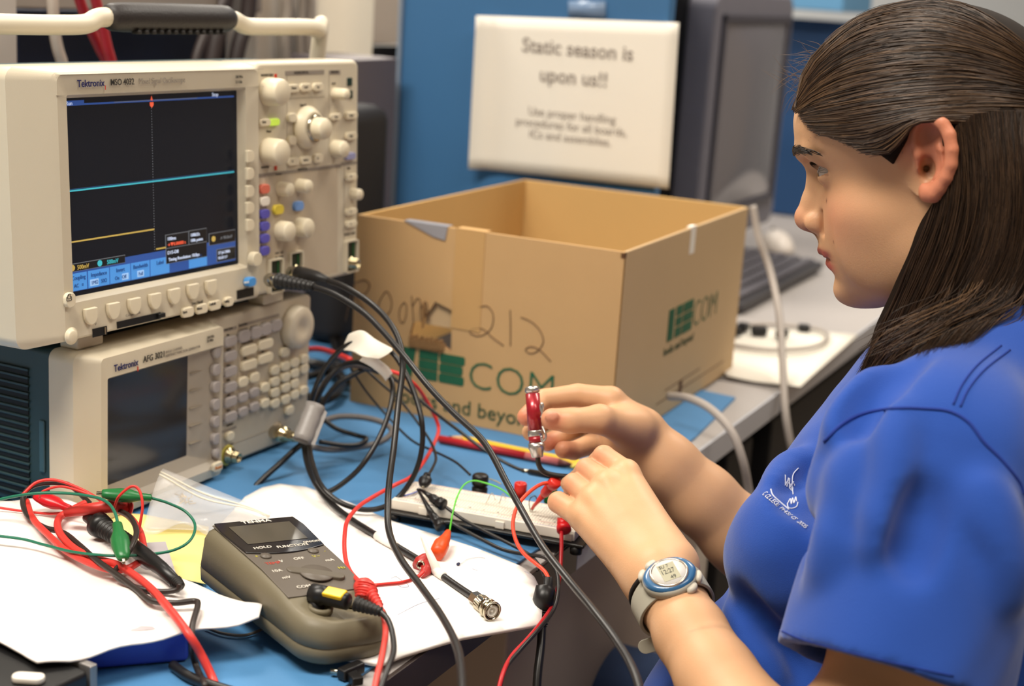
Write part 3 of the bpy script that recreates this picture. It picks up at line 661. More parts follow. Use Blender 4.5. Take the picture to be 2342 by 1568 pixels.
# ================================================================== cardboard box
card=M('cardboard','#bd9869',.8,noise=.05,nscale=18,bump=.1,bscale=400); cardl=M('cardboard_pale','#c2a57e',.8,noise=.05,nscale=12,bump=.1,bscale=300)
cardi=M('cardboard_inside','#c8a369',.85,noise=.05,nscale=10); cardd=M('cardboard_torn','#8a6740',.9,noise=.3,nscale=90,bump=.6,bscale=300)
grn=M('print_green','#1c5a3d',.7,noise=.1,nscale=60); grn2=M('print_green_dark','#24492f',.7); pen=M('pen_line','#6a5038',.7)
BY=-.4275; bw,bd,bh=.3078,.4251,.2079
BM=Matrix.Translation((.1055,1.4673,.0026))@Matrix.Rotation(BY,4,'Z')@Matrix.Translation((-bw,0,0))   # x from left to right along the front, y into depth
BOX=thing('cardboard_box','open brown cardboard box with green lettering on the blue mat','box',mat=BM)
_bi=BM.inverted()
th=.004
def BF(px,py,off=0): return LF(_bi,px,py,off)
def BR(px,py):  # right face (x=bw): returns y,z
    c=np.array(_bi@Vector(CP)); v=np.array(_bi.to_3x3()@Vector(ray(px,py))); s=(bw-c[0])/v[0]; q=c+v*s; return float(q[1]),float(q[2])
# front wall with a torn hand hole: grid of cells, some removed
hx0,hz1=BF(925,690); hx1,hz0=BF(1035,800)
hx0,_=BF(928,760);hx1,_=BF(1034,760); hz1=BF(985,690)[1]; hz0=BF(985,790)[1]
jag=lambda k,a: a*math.sin(k*2.7)+a*.5*math.sin(k*6.1)
hole=[(hx0+.004,hz0+.004),(hx0+.010,hz0+.001),(hx0+.02,hz0+.004),(hx0+.03,hz0-.002),(hx1-.01,hz0+.002),(hx1,hz0-.003),(hx1-.001,(hz0+hz1)/2),(hx1,hz1-.006),(hx1-.012,hz1-.002),(hx1-.022,hz1+.001),(hx1-.026,hz1-.006),(hx0+.018,hz1-.022),(hx0+.008,hz1-.026)]
def wall_with_hole(b,x0,x1,z0,z1,hole,ya,yb,m):
    n=len(hole); outer=[]
    cx=sum(p[0] for p in hole)/n; cz=sum(p[1] for p in hole)/n
    for hx,hz in hole:
        dx,dz=hx-cx,hz-cz; s=min([((x1-cx)/dx if dx>0 else (x0-cx)/dx) if abs(dx)>1e-9 else 1e9,((z1-cz)/dz if dz>0 else (z0-cz)/dz) if abs(dz)>1e-9 else 1e9]); outer.append((cx+dx*s,cz+dz*s))
    # insert corners
    O=[];Hh=[]
    corners=[(x0,z0),(x1,z0),(x1,z1),(x0,z1)]
    def side(p):
        if abs(p[1]-z0)<1e-6: return 0
        if abs(p[0]-x1)<1e-6: return 1
        if abs(p[1]-z1)<1e-6: return 2
        return 3
    for i in range(n):
        O.append(outer[i]);Hh.append(hole[i]); s1=side(outer[i]);s2=side(outer[(i+1)%n]); k=s1
        while k!=s2: k2=(k+1)%4; O.append(corners[k2]);Hh.append(hole[i] if True else None); k=k2
    N=len(O)
    for y,fl in((ya,0),(yb,1)):
        vs=[(x,y,z) for x,z in O]+[(x,y,z) for x,z in Hh]
        fs=[(i,(i+1)%N,(i+1)%N+N,i+N) for i in range(N)]
        b.add(vs,[f[::-1] for f in fs] if fl else fs,m if not fl else cardi)
    vs=[(x,ya,z) for x,z in hole]+[(x,yb,z) for x,z in hole]
    b.add(vs,[(i,i+n,(i+1)%n+n,(i+1)%n) for i in range(n)],cardd)
    b.add([(x0,ya,z1),(x1,ya,z1),(x1,yb,z1),(x0,yb,z1)],[(0,1,2,3)],card)
b=MB(); wall_with_hole(b,0,bw,0,bh,hole,0,th,card); b.build('front_wall',None,BOX)
b=MB(); b.box(bw-th,bw,th,bd,0,bh); b.build('right_wall',cardl,BOX,bevel=.0015)
b=MB(); b.box(0,th,th,bd,0,bh); b.build('left_wall',cardi,BOX,bevel=.001)
b=MB(); b.box(th,bw-th,bd-th,bd,0,bh); b.build('back_wall',cardi,BOX,bevel=.001)
b=MB(); b.box(th,bw-th,th,bd-th,0,.004); b.build('bottom',cardi,BOX)
# inner flap layers folded down
b=MB(); b.box(th+.0005,bw-th-.0005,th,.0065,bh-.06,bh-.001); b.build('inner_flap',cardi,BOX,bevel=.001)
# torn flap bent outward in the hole, ragged edge
b=MB()
fx=BF(990,700)[0]
vs=[(hx0+.020,.001,hz1-.002),(hx0+.020,.001,hz1-.028),(hx0+.024,-.008,hz1-.001),(hx0+.024,-.008,hz1-.028)]
b.add(vs,[(0,1,3,2)],None); b.build('torn_flap',cardd,BOX,solid=.002)
b=MB(); b.prism([(hx0+.02,hz1-.026),(hx1-.004,hz1-.026),(hx1-.004,hz1-.004),(hx1-.012,hz1-.001),(hx0+.022,hz1)],.005,.007); b.build('hole_backing',cardl,BOX)
# ragged packing under the hole
b=MB()
for k in range(26):
    x=hx0+.006+k*.0016; b.box(x,x+.0013,-.0035,.003,hz0-.004+.002*math.sin(k*3.1),hz0+.006+.003*math.sin(k*1.7+1))
k=b.build('ragged_edge',cardd,BOX)
# printed marks front
yf=-.0006
b=MB(); 
gx0,gz1=BF(905,793); gx1,gz0=BF(1060,880)
gx0=BF(905,840)[0]; gx1=BF(1063,840)[0]; gzt=BF(1000,790)[1]; gzb=BF(1000,872)[1]
# block letters W E B as slabs cut by thin gaps
zt_,zb_=hz0-.006,gzb
b.prism([(gx0+.009,zb_),(gx0+.020,zb_),(gx0+.024,zt_),(gx0+.004,zt_)],yf,-.0002)
w0=gx0+.028; nW=gx1-w0
for c0,c1 in((0,.42),(.45,1.0)):
    for r0,r1 in((0,.315),(.345,.655),(.685,1.0)):
        if c1==1.0 and True: b.prism(rrect(w0+nW*c0,w0+nW*c1-(.002 if r0==.345 else 0),zb_+(zt_-zb_)*r0,zb_+(zt_-zb_)*r1,.0028),yf,-.0002)
        else: b.box(w0+nW*c0,w0+nW*c1,yf,-.0002,zb_+(zt_-zb_)*r0,zb_+(zt_-zb_)*r1)
b.build('green_logo_blocks',grn,BOX)
b=MB(); tx,tz_=BF(1067,883)
b.text('COM',.0440,at(tx,yf,zb_,FACE),grn,sx=1.02,off=-.018)
b.build('green_logo_letters',None,BOX)
b=MB(); tx,tz_=BF(915,912); b.text('books and beyond',.0225,at(tx-.012,yf,tz_-.003,FACE),grn2,sx=1.05); b.build('green_slogan',None,BOX)
# handwriting ROOM 212
b=MB()
def stroke(b,pts,face='F',r=.0007,m=None,n=6):
    q=[]
    for px,py in pts:
        x,z=BF(px,py); q.append((x,-.0004,z))
    b.tube(spline(q,n),r,5,m)
for st in ([(812,646),(800,690),(790,735)],[(812,646),(835,640),(846,652),(835,672),(812,678)],[(812,678),(828,700),(842,722)],
           [(880,668),(868,690),(866,712),(880,722),(893,710),(896,688),(888,668),(880,668)],[(925,690),(915,705),(914,728),(922,738),(929,722),(930,700),(925,690)],
           [(942,676),(944,705),(946,735)],[(944,700),(955,682),(962,690),(962,715),(963,735)],[(963,705),(972,690),(978,700),(980,735)],
           [(1095,702),(1115,700),(1128,718),(1126,745),(1112,762),(1092,768),(1075,760),(1082,752),(1105,752),(1125,770),(1152,790)],
           [(1167,708),(1168,740),(1168,790)],[(1192,725),(1215,735),(1235,755),(1243,780),(1232,800),(1215,808),(1202,800),(1215,792),(1235,800),(1260,826)]):
    stroke(b,st,r=.0006)
b.build('handwriting',pen,BOX)
# right face logo and text
def RF(y,z): return Matrix.Translation((bw+.0004,y,z))@Matrix.Rotation(PI/2,4,'Z')@Matrix.Rotation(PI/2,4,'X')
y0,zc=BR(1525,775); y1,_=BR(1580,750); y2,_=BR(1640,720); zt2=BR(1550,700)[1]; zb3=BR(1550,768)[1]
b=MB()
hgt=zt2-zb3; wy=y1-y0
def ybox(b,ya,yb,za,zb,m=None): b.box(bw+.0001,bw+.0007,ya,yb,za,zb,m)
for c0,c1 in((0,.08),(.10,.22),(.30,.55),(.60,1.0)):
    for r0,r1 in(((0,1),) if c1<.25 else ((0,.30),(.36,.63),(.69,1.0))): ybox(b,y0+wy*c0,y0+wy*c1,zb3+hgt*r0,zb3+hgt*r1)
b.build('green_logo_blocks',grn,BOX)
b=MB(); b.text('COM',hgt*1.25,RF(y1+.002,zb3+.001),grn,sx=.9,off=-.022); ys,zs=BR(1516,817); b.text('books and beyond',.0135,RF(ys,zs+.001),grn2,sx=1.02,off=-.004); b.build('green_side_letters',None,BOX)
b=MB()
def rline(p,q,t=.0006,m=None):
    a=BR(*p);c=BR(*q); b.add([(bw+.0003,a[0],a[1]-t),(bw+.0003,c[0],c[1]-t),(bw+.0003,c[0],c[1]+t),(bw+.0003,a[0],a[1]+t)],[(0,1,2,3)],m)
rline((1500,925),(1655,825)); rline((1520,893),(1600,842))
b.build('fold_lines',pen,BOX)
ya,za=BR(1555,885)
b=MB(); b.box(bw-.0035,bw+.0008,ya-.004,ya+.005,za-.010,za+.008); b.build('slot',M('slot_dark','#5a3a20',.8),BOX)
# tape pieces
b=MB(); x_,z_=BF(1040,600); b.box(x_,x_+.034,-.0008,-.0001,z_-.07,bh+.0006); b.box(x_,x_+.034,-.0008,.014,bh+.0001,bh+.0007); b.build('packing_tape',M('tape_brown','#bd9560',.6),BOX)
b=MB(); x0_,z0_=BF(925,505); vs=[(x0_,-.0009,bh+.0008),(x0_+.052,-.0009,bh+.0008),(x0_+.050,-.0012,bh-.014),(x0_+.036,-.0012,bh-.012),(x0_+.014,-.0012,bh-.004),(x0_,.012,bh+.0008),(x0_+.052,.012,bh+.0008)]
b.add(vs,[(0,1,6,5),(0,4,3,2,1)],None); b.build('silver_tape',M('silver_tape','#8f8d92',.35),BOX,solid=.0004)
yw,zw=bd*.72,bh
b=MB(); b.box(bw-th-.0012,bw+.0002,.205,.222,bh-.030,bh+.0012); b.build('white_tape',M('white_tape','#ece6dc',.5),BOX)
# dark corner bit
x_,z_=.305,.2
b=MB(); b.box(bw-.0035,bw+.0006,-.0006,.004,bh-.006,bh-.001); b.build('corner_tear',M('slot_dark','#5a3a20',.8),BOX)
# contents glimpsed through the hole: crumpled paper
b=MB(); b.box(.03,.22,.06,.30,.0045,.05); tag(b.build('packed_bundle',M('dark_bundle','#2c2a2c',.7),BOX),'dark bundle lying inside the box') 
# ================================================================== behind the instruments
def onW(px,py,t): return plane_hit(px,py,E0+Wd*t,Wd)
def addw(name,label,cat,x0,x1,y0,y1,m,t,th=.02,zlow=None,bevel=.003):
    p0=onW(x0,y0,t);p1=onW(x1,y1,t); s0,s1=sorted((float((p0-E0)@E),float((p1-E0)@E))); z0,z1=sorted((float(p0[2]),float(p1[2])))
    if zlow is not None: z0=zlow
    b=MB(); b.box(s0,s1,t,t+th,z0,z1); o=b.build(name,m,bevel=bevel); o.matrix_world=DESKM; return tag(o,label,cat)
addw('bench_backboard','dark navy back panel of the bench behind the oscilloscope','backboard',40,700,20,150,M('navy_dark','#0d1c38',.55,noise=.2,nscale=6),.78,zlow=.003)
addw('bench_shelf','grey shelf front above the oscilloscope handle','shelf',-60,600,-120,30,M('shelf_grey','#8d8278',.5,noise=.04),.70,.07)
addw('bench_post','cream upright post at the left behind the oscilloscope','post',-60,42,-120,160,M('post_cream','#b9aea4',.5),.66,.04,zlow=.003)
addw('bench_column','cream service column with grey cables right of the handle','column',592,722,-140,160,M('column_cream','#e0d4c4',.5),.72,.05,zlow=.003)
ro=onW(800,100,.70)
addw('wall_notice','blank white notice sheets hanging behind the oscilloscope','notice',722,850,-60,140,M('notice_white','#efe4d0',.7),.74,.003,bevel=0)
addw('notice_board','pale board at the edge of the blue divider','board',845,912,-60,110,M('board_grey','#b5a698',.6),.86,.01,zlow=.003)
addw('black_bracket','black bar bracket beside the blue divider','bracket',842,912,104,134,blk,.80,.0595)
addw('equipment_tower','grey and black equipment standing between oscilloscope and divider','equipment',800,905,136,250,M('tower_grey','#6b6265',.45),.60,.10,zlow=.003)
addw('black_bag','black bag leaning in front of the grey equipment','bag',790,893,250,470,M('bag_black','#1c1a1d',.7,bump=.3,bscale=60),.52,.06,zlow=.003,bevel=.02)
rw=M('red_cable','#a3242c',.45); rwire=M('red_wire','#d8342e',.4); bkc=M('black_cable','#1b1919',.36,spec=.55); grw=M('green_wire','#1d6b52',.4)
cable('red_cable','red cable hanging behind the handle, left one of the pair',[onW(x,y,.62) for x,y in((168,-40),(200,50),(228,110),(250,160),(262,260))],.0055,rw)
cable('red_cable','red cable hanging behind the handle, right one of the pair',[onW(x,y,.60) for x,y in((208,-40),(232,50),(246,110),(258,160),(262,260))],.0055,rw)
cable('white_cable','off white cable hanging in front of the navy panel',[onW(x,y,.66) for x,y in((118,-40),(124,60),(132,110),(146,160),(160,260))],.006,M('offwhite_cable','#b5a89a',.5))
brc=M('brown_cable','#322827',.5)
cable('thick_cable','dark brown thick cable hanging behind the handle grip',[onW(x,y,.70) for x,y in((520,-60),(505,40),(492,100),(480,170),(470,260))],.012,brc)
cable('thick_cable','dark brown thick cable hanging left of the cream column',[onW(x,y,.68) for x,y in((575,-60),(566,40),(548,100),(535,170),(530,260))],.010,brc)
cable('thick_cable','dark cable slanting behind the handle grip',[onW(x,y,.66) for x,y in((540,-60),(500,30),(468,80),(445,150),(440,240))],.006,brc)
for k,(xa,r_) in enumerate(((655,.008),(690,.006),(706,.006))):
    cable('column_cable',['grey cable running down the left of the cream column','thin grey cable in the middle of the cream column','thin grey cable near the right edge of the cream column'][k],[onW(xa+dx,y,.70) for dx,y in((0,-60),(2,20),(-4,80),(0,170),(0,300))],r_,M('grey_cable2','#9a8f84',.5))
# ================================================================== loose sheets on the desk
zt0=.0026
def tsheet(name,label,cat,corners,m,nu=14,nv=10,fn=None,thick=.0004):
    return tag(sheet(corners,nu,nv,fn,name,m,thick),label,cat)
# right-hand white paper pile, its outline taken around; edge droops over the desk edge
def polysheet(name,label,cat,poly,m,z=.004,th=.0012,zf=None,n=26):
    # grid clipped to a polygon in the desk frame
    pts=np.array([[float((p-E0)@E),float((p-E0)@Wd)] for p in poly]); b=MB()
    bm_v=[];from mathutils.geometry import tessellate_polygon
    # refine outline
    out=[]
    for i in range(len(pts)):
        a=pts[i];c=pts[(i+1)%len(pts)]
        for k in range(4): out.append(a+(c-a)*k/4)
    inner=[]
    lo=pts.min(0);hi=pts.max(0)
    def inside(q):
        c=False;k=len(pts)-1
        for i in range(len(pts)):
            if ((pts[i][1]>q[1])!=(pts[k][1]>q[1])) and q[0]<(pts[k][0]-pts[i][0])*(q[1]-pts[i][1])/(pts[k][1]-pts[i][1])+pts[i][0]: c=not c
            k=i
        return c
    from mathutils.geometry import delaunay_2d_cdt
    vs=[Vector(o) for o in out]; ne=len(vs)
    for x in np.linspace(lo[0],hi[0],n)[1:-1]:
        for y in np.linspace(lo[1],hi[1],n)[1:-1]:
            if inside((x,y)): vs.append(Vector((x,y)))
    r=delaunay_2d_cdt(vs,[(i,(i+1)%ne) for i in range(ne)],[list(range(ne))],1,1e-5)
    V=[];
    for v in r[0]:
        zz=z+(zf(v[0],v[1]) if zf else 0); V.append(tuple(E0+E*v[0]+Wd*v[1]+np.array([0,0,zz])))
    b.add(V,[list(f) for f in r[2]],None,True); return tag(b.build(name,m,solid=th),label,cat)
pw_=M('bright_paper','#f4f0ec',.7,noise=.01)
Tn=lambda x,y,z=0: T(x,y,z)
polysheet('paper_pile','white paper pile under the multimeter reaching over the desk edge','paper',[T(x,y,.01) for x,y in((480,1215),(560,1128),(600,1108),(640,1100),(700,1107),(800,1140),(900,1182),(1000,1216),(1080,1243),(1180,1282),(1222,1300),(1243,1326),(1241,1376),(1060,1433),(870,1508),(700,1480))],pw_,.0055,.003,lambda s,t:-.30*max(0,.004-t)**1.0*(1.0)*(t<.004)+.0008*math.sin(s*30+t*20))
pl=M('pencil_line','#8f8fa0',.7)
b=MB()
for pts in ([(1052,1290),(1070,1278),(1095,1274),(1110,1276)],[(1080,1300),(1092,1304)],[(895,1322),(905,1318),(915,1324),(922,1330)],[(905,1335),(920,1342),(935,1340),(925,1330)],[(910,1405),(960,1380),(1005,1368)],[(1200,1306),(1212,1312)]):
    b.tube(spline([T(x,y,.0085) for x,y in pts],5),.00025,4)
tag(b.build('pencil_notes',pl),'faint pencil scribbles on the white paper pile','writing')
b=MB(); b.tube([T(1046,1290,.0088),T(1050,1288,.0088)],.0012,6); b.build('ink_dot',M('ink_blue','#2a3050',.5)).parent=bpy.data.objects['pencil_notes']
polysheet('yellow_note','yellow sheet of paper between the leads and the multimeter','paper',[T(x,y) for x,y in((150,1175),(240,1183),(330,1190),(478,1218),(470,1260),(470,1350),(380,1330),(250,1320))],M('yellow_paper','#ecd98a',.7),.0052,.0008)
# left crumpled stack lying over dark things, raised
c4=[T(-60,1120,.03),T(170,1160,.030),T(615,1388,.030),T(-140,1660,.06)]
LS=[T(x,y,.030) for x,y in((-90,1150),(0,1140),(60,1131),(155,1135),(300,1245),(420,1330),(500,1362),(560,1385),(600,1392),(592,1418),(545,1428),(440,1440),(350,1455),(250,1478),(160,1505),(85,1512),(50,1490),(0,1465),(-110,1420))]
polysheet('paper_stack','crumpled white papers at the left under the tangled test leads','paper',LS,M('paper_left','#ebe3df',.75,noise=.02),.030,.0015,lambda s,t:.0022*math.sin(s*38+t*25)+.0018*math.sin(t*70+s*20)+.0012*math.sin(s*110-t*60),n=30)
# things under the left stack
def tbox(name,label,cat,px,py,w,d,h,yaw,m,z=zt0+.0002,bevel=.003,dx=0,dy=0):
    p=T(px,py,z); b=MB(); b.box(0,w,0,d,0,h); o=b.build(name,m,bevel=bevel); o.location=p; o.rotation_euler=(0,0,yaw); return tag(o,label,cat)
tbox('blue_binder','blue plastic binder under the crumpled papers','binder',432,1512,-.105,.16,.022,.35,M('binder_blue','#3449b8',.35),.0032)
b=MB(); b.box(-.1040,.002,-.003,.155,.0257,.0272); o=b.build('silver_folder',M('folder_grey','#b4aeb2',.4)); p=T(432,1512,.0); o.location=p; o.rotation_euler=(0,0,.35); tag(o,'silver grey folder lying on the blue binder','folder')
p=T(250,1560,.003)
tag((lambda b:b.build('equipment_case',M('case_black','#0e0d0e',.45),bevel=.004))(MB().box(-.20,0,0,.16,0,.021)),'black flat case at the lower left corner under the papers','case').matrix_world=Matrix.Translation(tuple(T(205,1600,.003)))@Matrix.Rotation(1.05,4,'Z')
b=MB(); b.box(0,.006,0,.12,0,.0225); o=b.build('metal_rail',M('rail_metal','#8e8a88',.35,metal=.6),bevel=.001); o.matrix_world=Matrix.Translation(tuple(T(205,1600,.003)))@Matrix.Rotation(1.05,4,'Z')@at(.001,0,0); tag(o,'grey metal rail along the edge of the black case','rail')
pc=T(70,1535,.0295)
b=MB(); b.prism(rrect(-.010,.010,-.005,.005,.0045),-.002,.002); o=b.build('white_button',M('cap_white','#e4dcd0',.5),bevel=.001); o.matrix_world=Matrix.Translation(tuple(T(65,1550,.0262)))@Matrix.Rotation(PI/2,4,'X'); tag(o,'small white cap on the black case at the lower left','cap')
# ================================================================== breadboard
BBM=Matrix.Translation((-.0955,1.2327,zt0))@Matrix.Rotation(-.305,4,'Z')
t=thing('breadboard','white solderless breadboard on a black metal base','breadboard',mat=BBM)
wp=M('breadboard_white','#e9e2d4',.45,sss=.0); 
b=MB(); b.box(-.004,.176,-.006,.078,.007,.0100); b.build('base_plate',M('base_black','#1c1a19',.35,noise=.1),t,bevel=.001)
for x in(.004,.168):
    for y in(.0,.072): b=MB(); b.lathe([(.005,0),(.0055,.007)],at(x,y,0),16); b.build('rubber_foot',blkr,t)
b=MB(); b.box(0,.166,0,.0545,.0101,.0190); b.build('board_body',wp,t,bevel=.0008)
b=MB()
for yy in(.0118,.0425): b.box(.001,.165,yy-.0004,yy+.0004,.0186,.01905)
b.box(.002,.164,.0262,.0288,.0184,.01903); b.build('grooves',M('groove_shade','#c9c1b2',.6),t)
b=MB(); 
for yy,mm in((.0022,M('rail_blue','#4d62b0',.6)),(.0098,M('rail_red','#c05a55',.6)),(.0445,M('rail_blue','#4d62b0')),(.0525,M('rail_red','#c05a55'))): b.box(.004,.162,yy-.0002,yy+.0002,.0189,.01910,mm)
b.build('rail_lines',None,t)
b=MB(); hm=M('hole_dark','#6d665c',.7)
for i in range(62):
    x=.0045+i*.00254
    for yy in [.0142+k*.00254 for k in range(5)]+[.0305+k*.00254 for k in range(5)]: b.box(x-.0004,x+.0004,yy-.0004,yy+.0004,.0189,.01908)
    if i%6!=5:
        for yy in(.0045,.0075,.0472,.0500): b.box(x-.0004,x+.0004,yy-.0004,yy+.0004,.0189,.01908)
k=b.build('contact_holes',hm,t); k['kind']='stuff'
b=MB()
for k in range(12): b.text(str(k*5+1),.0020,at(.0045+k*.0127,.0128-.0006,.0191),hm,'CENTER')
b.build('column_numbers',None,t)
for x in(.030,.100,.160):
    b=MB(); b.box(x-.004,x+.004,-.0018,.0,.0102,.0165); b.build('side_tab',wp,t,bevel=.0004)
b=MB(); b.box(.0,.085,.0560,.0605,.0101,.0106); b.build('gold_label',M('gold_label','#8b7a1e',.4),t)
b=MB(); b.text('BREADBOARD',.0036,at(.002,.0566,.0107),M('label_black','#15130f',.5),sx=1.3) if False else b.box(.003,.06,.0575,.0592,.0105,.0108); b.build('label_band',M('label_black','#15130f',.5),t)
for x,nm,mm in((.058,'black_post',blk),(.096,'red_post',M('post_red','#c7271f',.35)),(.124,'green_post',M('post_green','#1d7a3a',.35))):
    b=MB(); pr=[(.0052,0),(.0052,.003),(.0044,.004),(.0044,.006),(.0056,.0065),(.0058,.019),(.0050,.0200),(.0026,.0200),(.0024,.013),(.0001,.013)] if nm!='black_post' else [(.0052,0),(.0070,.003),(.0072,.009),(.0055,.0098),(.0055,.011),(.0074,.012),(.0074,.020),(.006,.0215),(.0001,.0215)]
    b.lathe(pr,at(x,.066,.0100),18); b.build(nm,mm,t)
# jumper leads and parts on the board
def onB(px,py,z=.0217): return T(px,py,z)
cable('jumper_wire','bright green jumper wire arching over the breadboard',[P(1028,1218,1.245),P(1035,1175,1.25),P(1046,1135,1.26),P(1062,1108,1.28),P(1083,1099,1.29),P(1110,1104,1.29),P(1140,1115,1.285),P(1165,1132,1.28),P(1186,1158,1.277)],.00075,M('wire_green','#5cc63c',.4),'wire')
cable('jumper_wire','short blue jumper wire at the left end of the breadboard',[onB(921,1134),onB(935,1130,.024),onB(952,1124,.024),onB(958,1117,.022)],.0006,M('wire_blue','#5a6cc0',.4),'wire')
sv=M('lead_silver','#b5ad9c',.3,metal=1)
cable('bare_lead','bent bare component lead standing on the breadboard middle',[onB(1112,1150,.022),onB(1125,1127,.032),onB(1133,1142,.022),onB(1142,1150,.022),onB(1150,1128,.030),onB(1156,1140,.021)],.0003,sv,'component')
cable('curled_lead','loop of thin component lead beside the red hook clip',[onB(1213,1168,.022),P(1210,1150,1.287),P(1214,1138,1.285),P(1224,1134,1.285),P(1228,1146,1.285),P(1222,1160,1.29),onB(1216,1168,.023)],.0004,M('dark_lead','#4a4436',.4,metal=.6),'component')
cable('yellow_lead','thin yellow wire lying behind the breadboard near the red post',[T(1105,1098,.02),P(1118,1095,1.36),P(1130,1098,1.36),P(1146,1106,1.35)],.0005,M('wire_yellow','#b9a866',.4),'wire')
b=MB(); b.lathe([(.0006,0),(.0011,.0006),(.0009,.003),(.0011,.0055),(.0006,.006)],axis_tf(onB(1216,1166,.0235),(.3,.3,.9)),10); tag(b.build('resistor',M('resistor_tan','#c9ab7c',.5)),'tiny tan resistor at the tip of the red hook clip','component')
# ================================================================== multimeter
MM=Matrix.Translation((-.1430,1.0020,.0100))@Matrix.Rotation(math.radians(38),4,'Z')@Matrix.Rotation(.045,4,'X')@Matrix.Rotation(.085,4,'Y')   # y+ = display end
t=thing('multimeter','olive grey digital multimeter lying on the white papers','multimeter',mat=MM)
ol=M('olive_case','#6c6450',.5,bump=.12,bscale=1500,noise=.03); face=M('meter_face','#5b534a',.45); gl=M('meter_window','#1d1a1c',.12,spec=.7); lcdm=M('meter_lcd','#4c473e',.10,spec=.7)
W2_,L2_=.0385,.080; tpx=lambda y: 1.0+.9*y if y>-.08 else .93
def top(y): # height profile along y (display end high)
    return float(np.interp(y,[-.084,-.070,-.050,-.03,0,.084],[.028,.032,.032,.0365,.040,.045]))
b=MB()
def outline(inset,n=6):
    r0=.016; x0,x1,y0,y1=-W2_+inset,W2_-inset,-L2_+inset,L2_-inset; pts=[]
    for cx,cy,a0,r in((x1-.010,y1-.010,0,.010),(x0+.010,y1-.010,PI/2,.010),(x0+.022,y0+.022,PI,.022),(x1-.022,y0+.022,1.5*PI,.022)):
        for i in range(n+1): a=a0+PI/2*i/n; pts.append((cx+(r)*math.cos(a),cy+r*math.sin(a)))
    return pts
def dense(pts,k=5):
    o=[]
    for i in range(len(pts)):
        a=np.array(pts[i]);c=np.array(pts[(i+1)%len(pts)]); d=np.linalg.norm(c-a); m_=max(1,int(d/.006))
        for j in range(m_): o.append(tuple(a+(c-a)*j/m_))
    return o
lay=[(.006,'b',.0),(.001,'b',.004),(0,'b',.013),(.0006,'b',.0135),(.0006,'b',.0141),(0,'b',.0146),(.0005,'t',-.009),(.0020,'t',-.004),(.0050,'t',-.0008),(.0075,'t',0)]
base=dense(outline(0)); n=len(base); vs=[];fs=[]
for ins,kind,h in lay:
    for (x,y) in base:
        s=(1-ins/W2_)*tpx(y); xx=x*s; yy=y*(1-ins/L2_); vs.append((xx,yy,h if kind=='b' else top(yy)+h))
for j in range(len(lay)-1):
    for i in range(n): fs.append((j*n+i,j*n+(i+1)%n,(j+1)*n+(i+1)%n,(j+1)*n+i))
fs.append(list(range(n))[::-1])
# top cap as strips toward a centre line
k0=(len(lay)-1)*n; cs=len(vs)
for i in range(n):
    x,y=vs[k0+i][0],vs[k0+i][1]; vs.append((x*.5,y*.97,top(y*.97)-(.004 if y<-.045 else .0)))
for i in range(n): fs.append((k0+i,k0+(i+1)%n,cs+(i+1)%n,cs+i))
cs2=len(vs); 
for i in range(n):
    x,y=vs[cs+i][0],vs[cs+i][1]; vs.append((0,y,top(y)-(.006 if y<-.045 else 0)))
for i in range(n): fs.append((cs+i,cs+(i+1)%n,cs2+(i+1)%n,cs2+i))
b.add(vs,fs,None,True); b.build('case',ol,t)
sl=math.atan2(.045-.040,.084)
def top_plate(poly,z,th,m,name,par,bev=.0006):
    b=MB(); n=len(poly); vs=[(x*tpx(y),y,top(y)+z) for x,y in poly]+[(x*tpx(y),y,top(y)+z+th) for x,y in poly]
    b.add(vs,[list(range(n))[::-1],list(range(n,2*n))]+[(i,(i+1)%n,(i+1)%n+n,i+n) for i in range(n)]); return b.build(name,m,par,bevel=bev)
top_plate([(-.0325,.074),(-.0325,.03),(-.0325,0),(-.0325,-.038),(.0325,-.038),(.0325,0),(.0325,.03),(.0325,.074)],.0002,.0008,face,'face_plate',t)
arc=[(-.0315+.063*u,.0245-.006*math.sin(PI*u)) for u in np.linspace(0,1,12)]
wd=top_plate([(.031,.0745),(-.031,.0745),(-.033,.060)]+arc+[(.033,.060)],.0011,.0011,gl,'display_window',t)
top_plate([(-.024,.036),(.024,.036),(.024,.066),(-.024,.066)],.0023,.0002,lcdm,'lcd',wd,0)
b=MB(); wi=M('white_print','#d9d2c6',.5); yi=M('yellow_print','#b5ad3c',.5)
mt=lambda x,y,h=.0024: Matrix.Translation((x,y,top(y)+h))@Matrix.Rotation(sl,4,'X')
b.text('TENMA',.0060,mt(0,.0690),wi,'CENTER',sx=1.2,off=.02); b.text('HOLD',.0048,mt(-.024,.0275),wi,sx=1.1); b.text('FUNCTION',.0048,mt(-.006,.0255),wi,sx=1.05); b.text('ON/OFF',.0040,mt(.0175,.0290),wi); b.build('window_text',None,wd)
b=MB()
for s_,x,y,mm in (('OFF',-.002,.0075,wi),('V~',.014,.008,yi),('mA',.020,.0,wi),('Hz',.024,-.012,yi),('V',-.014,.0065,wi),('TEMP',-.026,.005,M('red_print','#b03a2c',.5)),('10A',-.027,-.006,wi),('mV',-.024,-.016,wi),('COM',-.020,-.030,wi),('+',-.028,.0175,yi),('-',.027,.0145,yi)): b.text(s_,.0048,mt(x,y,.0011),mm,sx=1.05)
b.build('face_text',None,t)
for x,y in((-.020,.0175),(.019,.0175)): b=MB(); b.lathe([(.0042,0),(.004,.0012),(.0001,.0014)],mt(x,y,.0009),18); b.build('push_button',face,t)
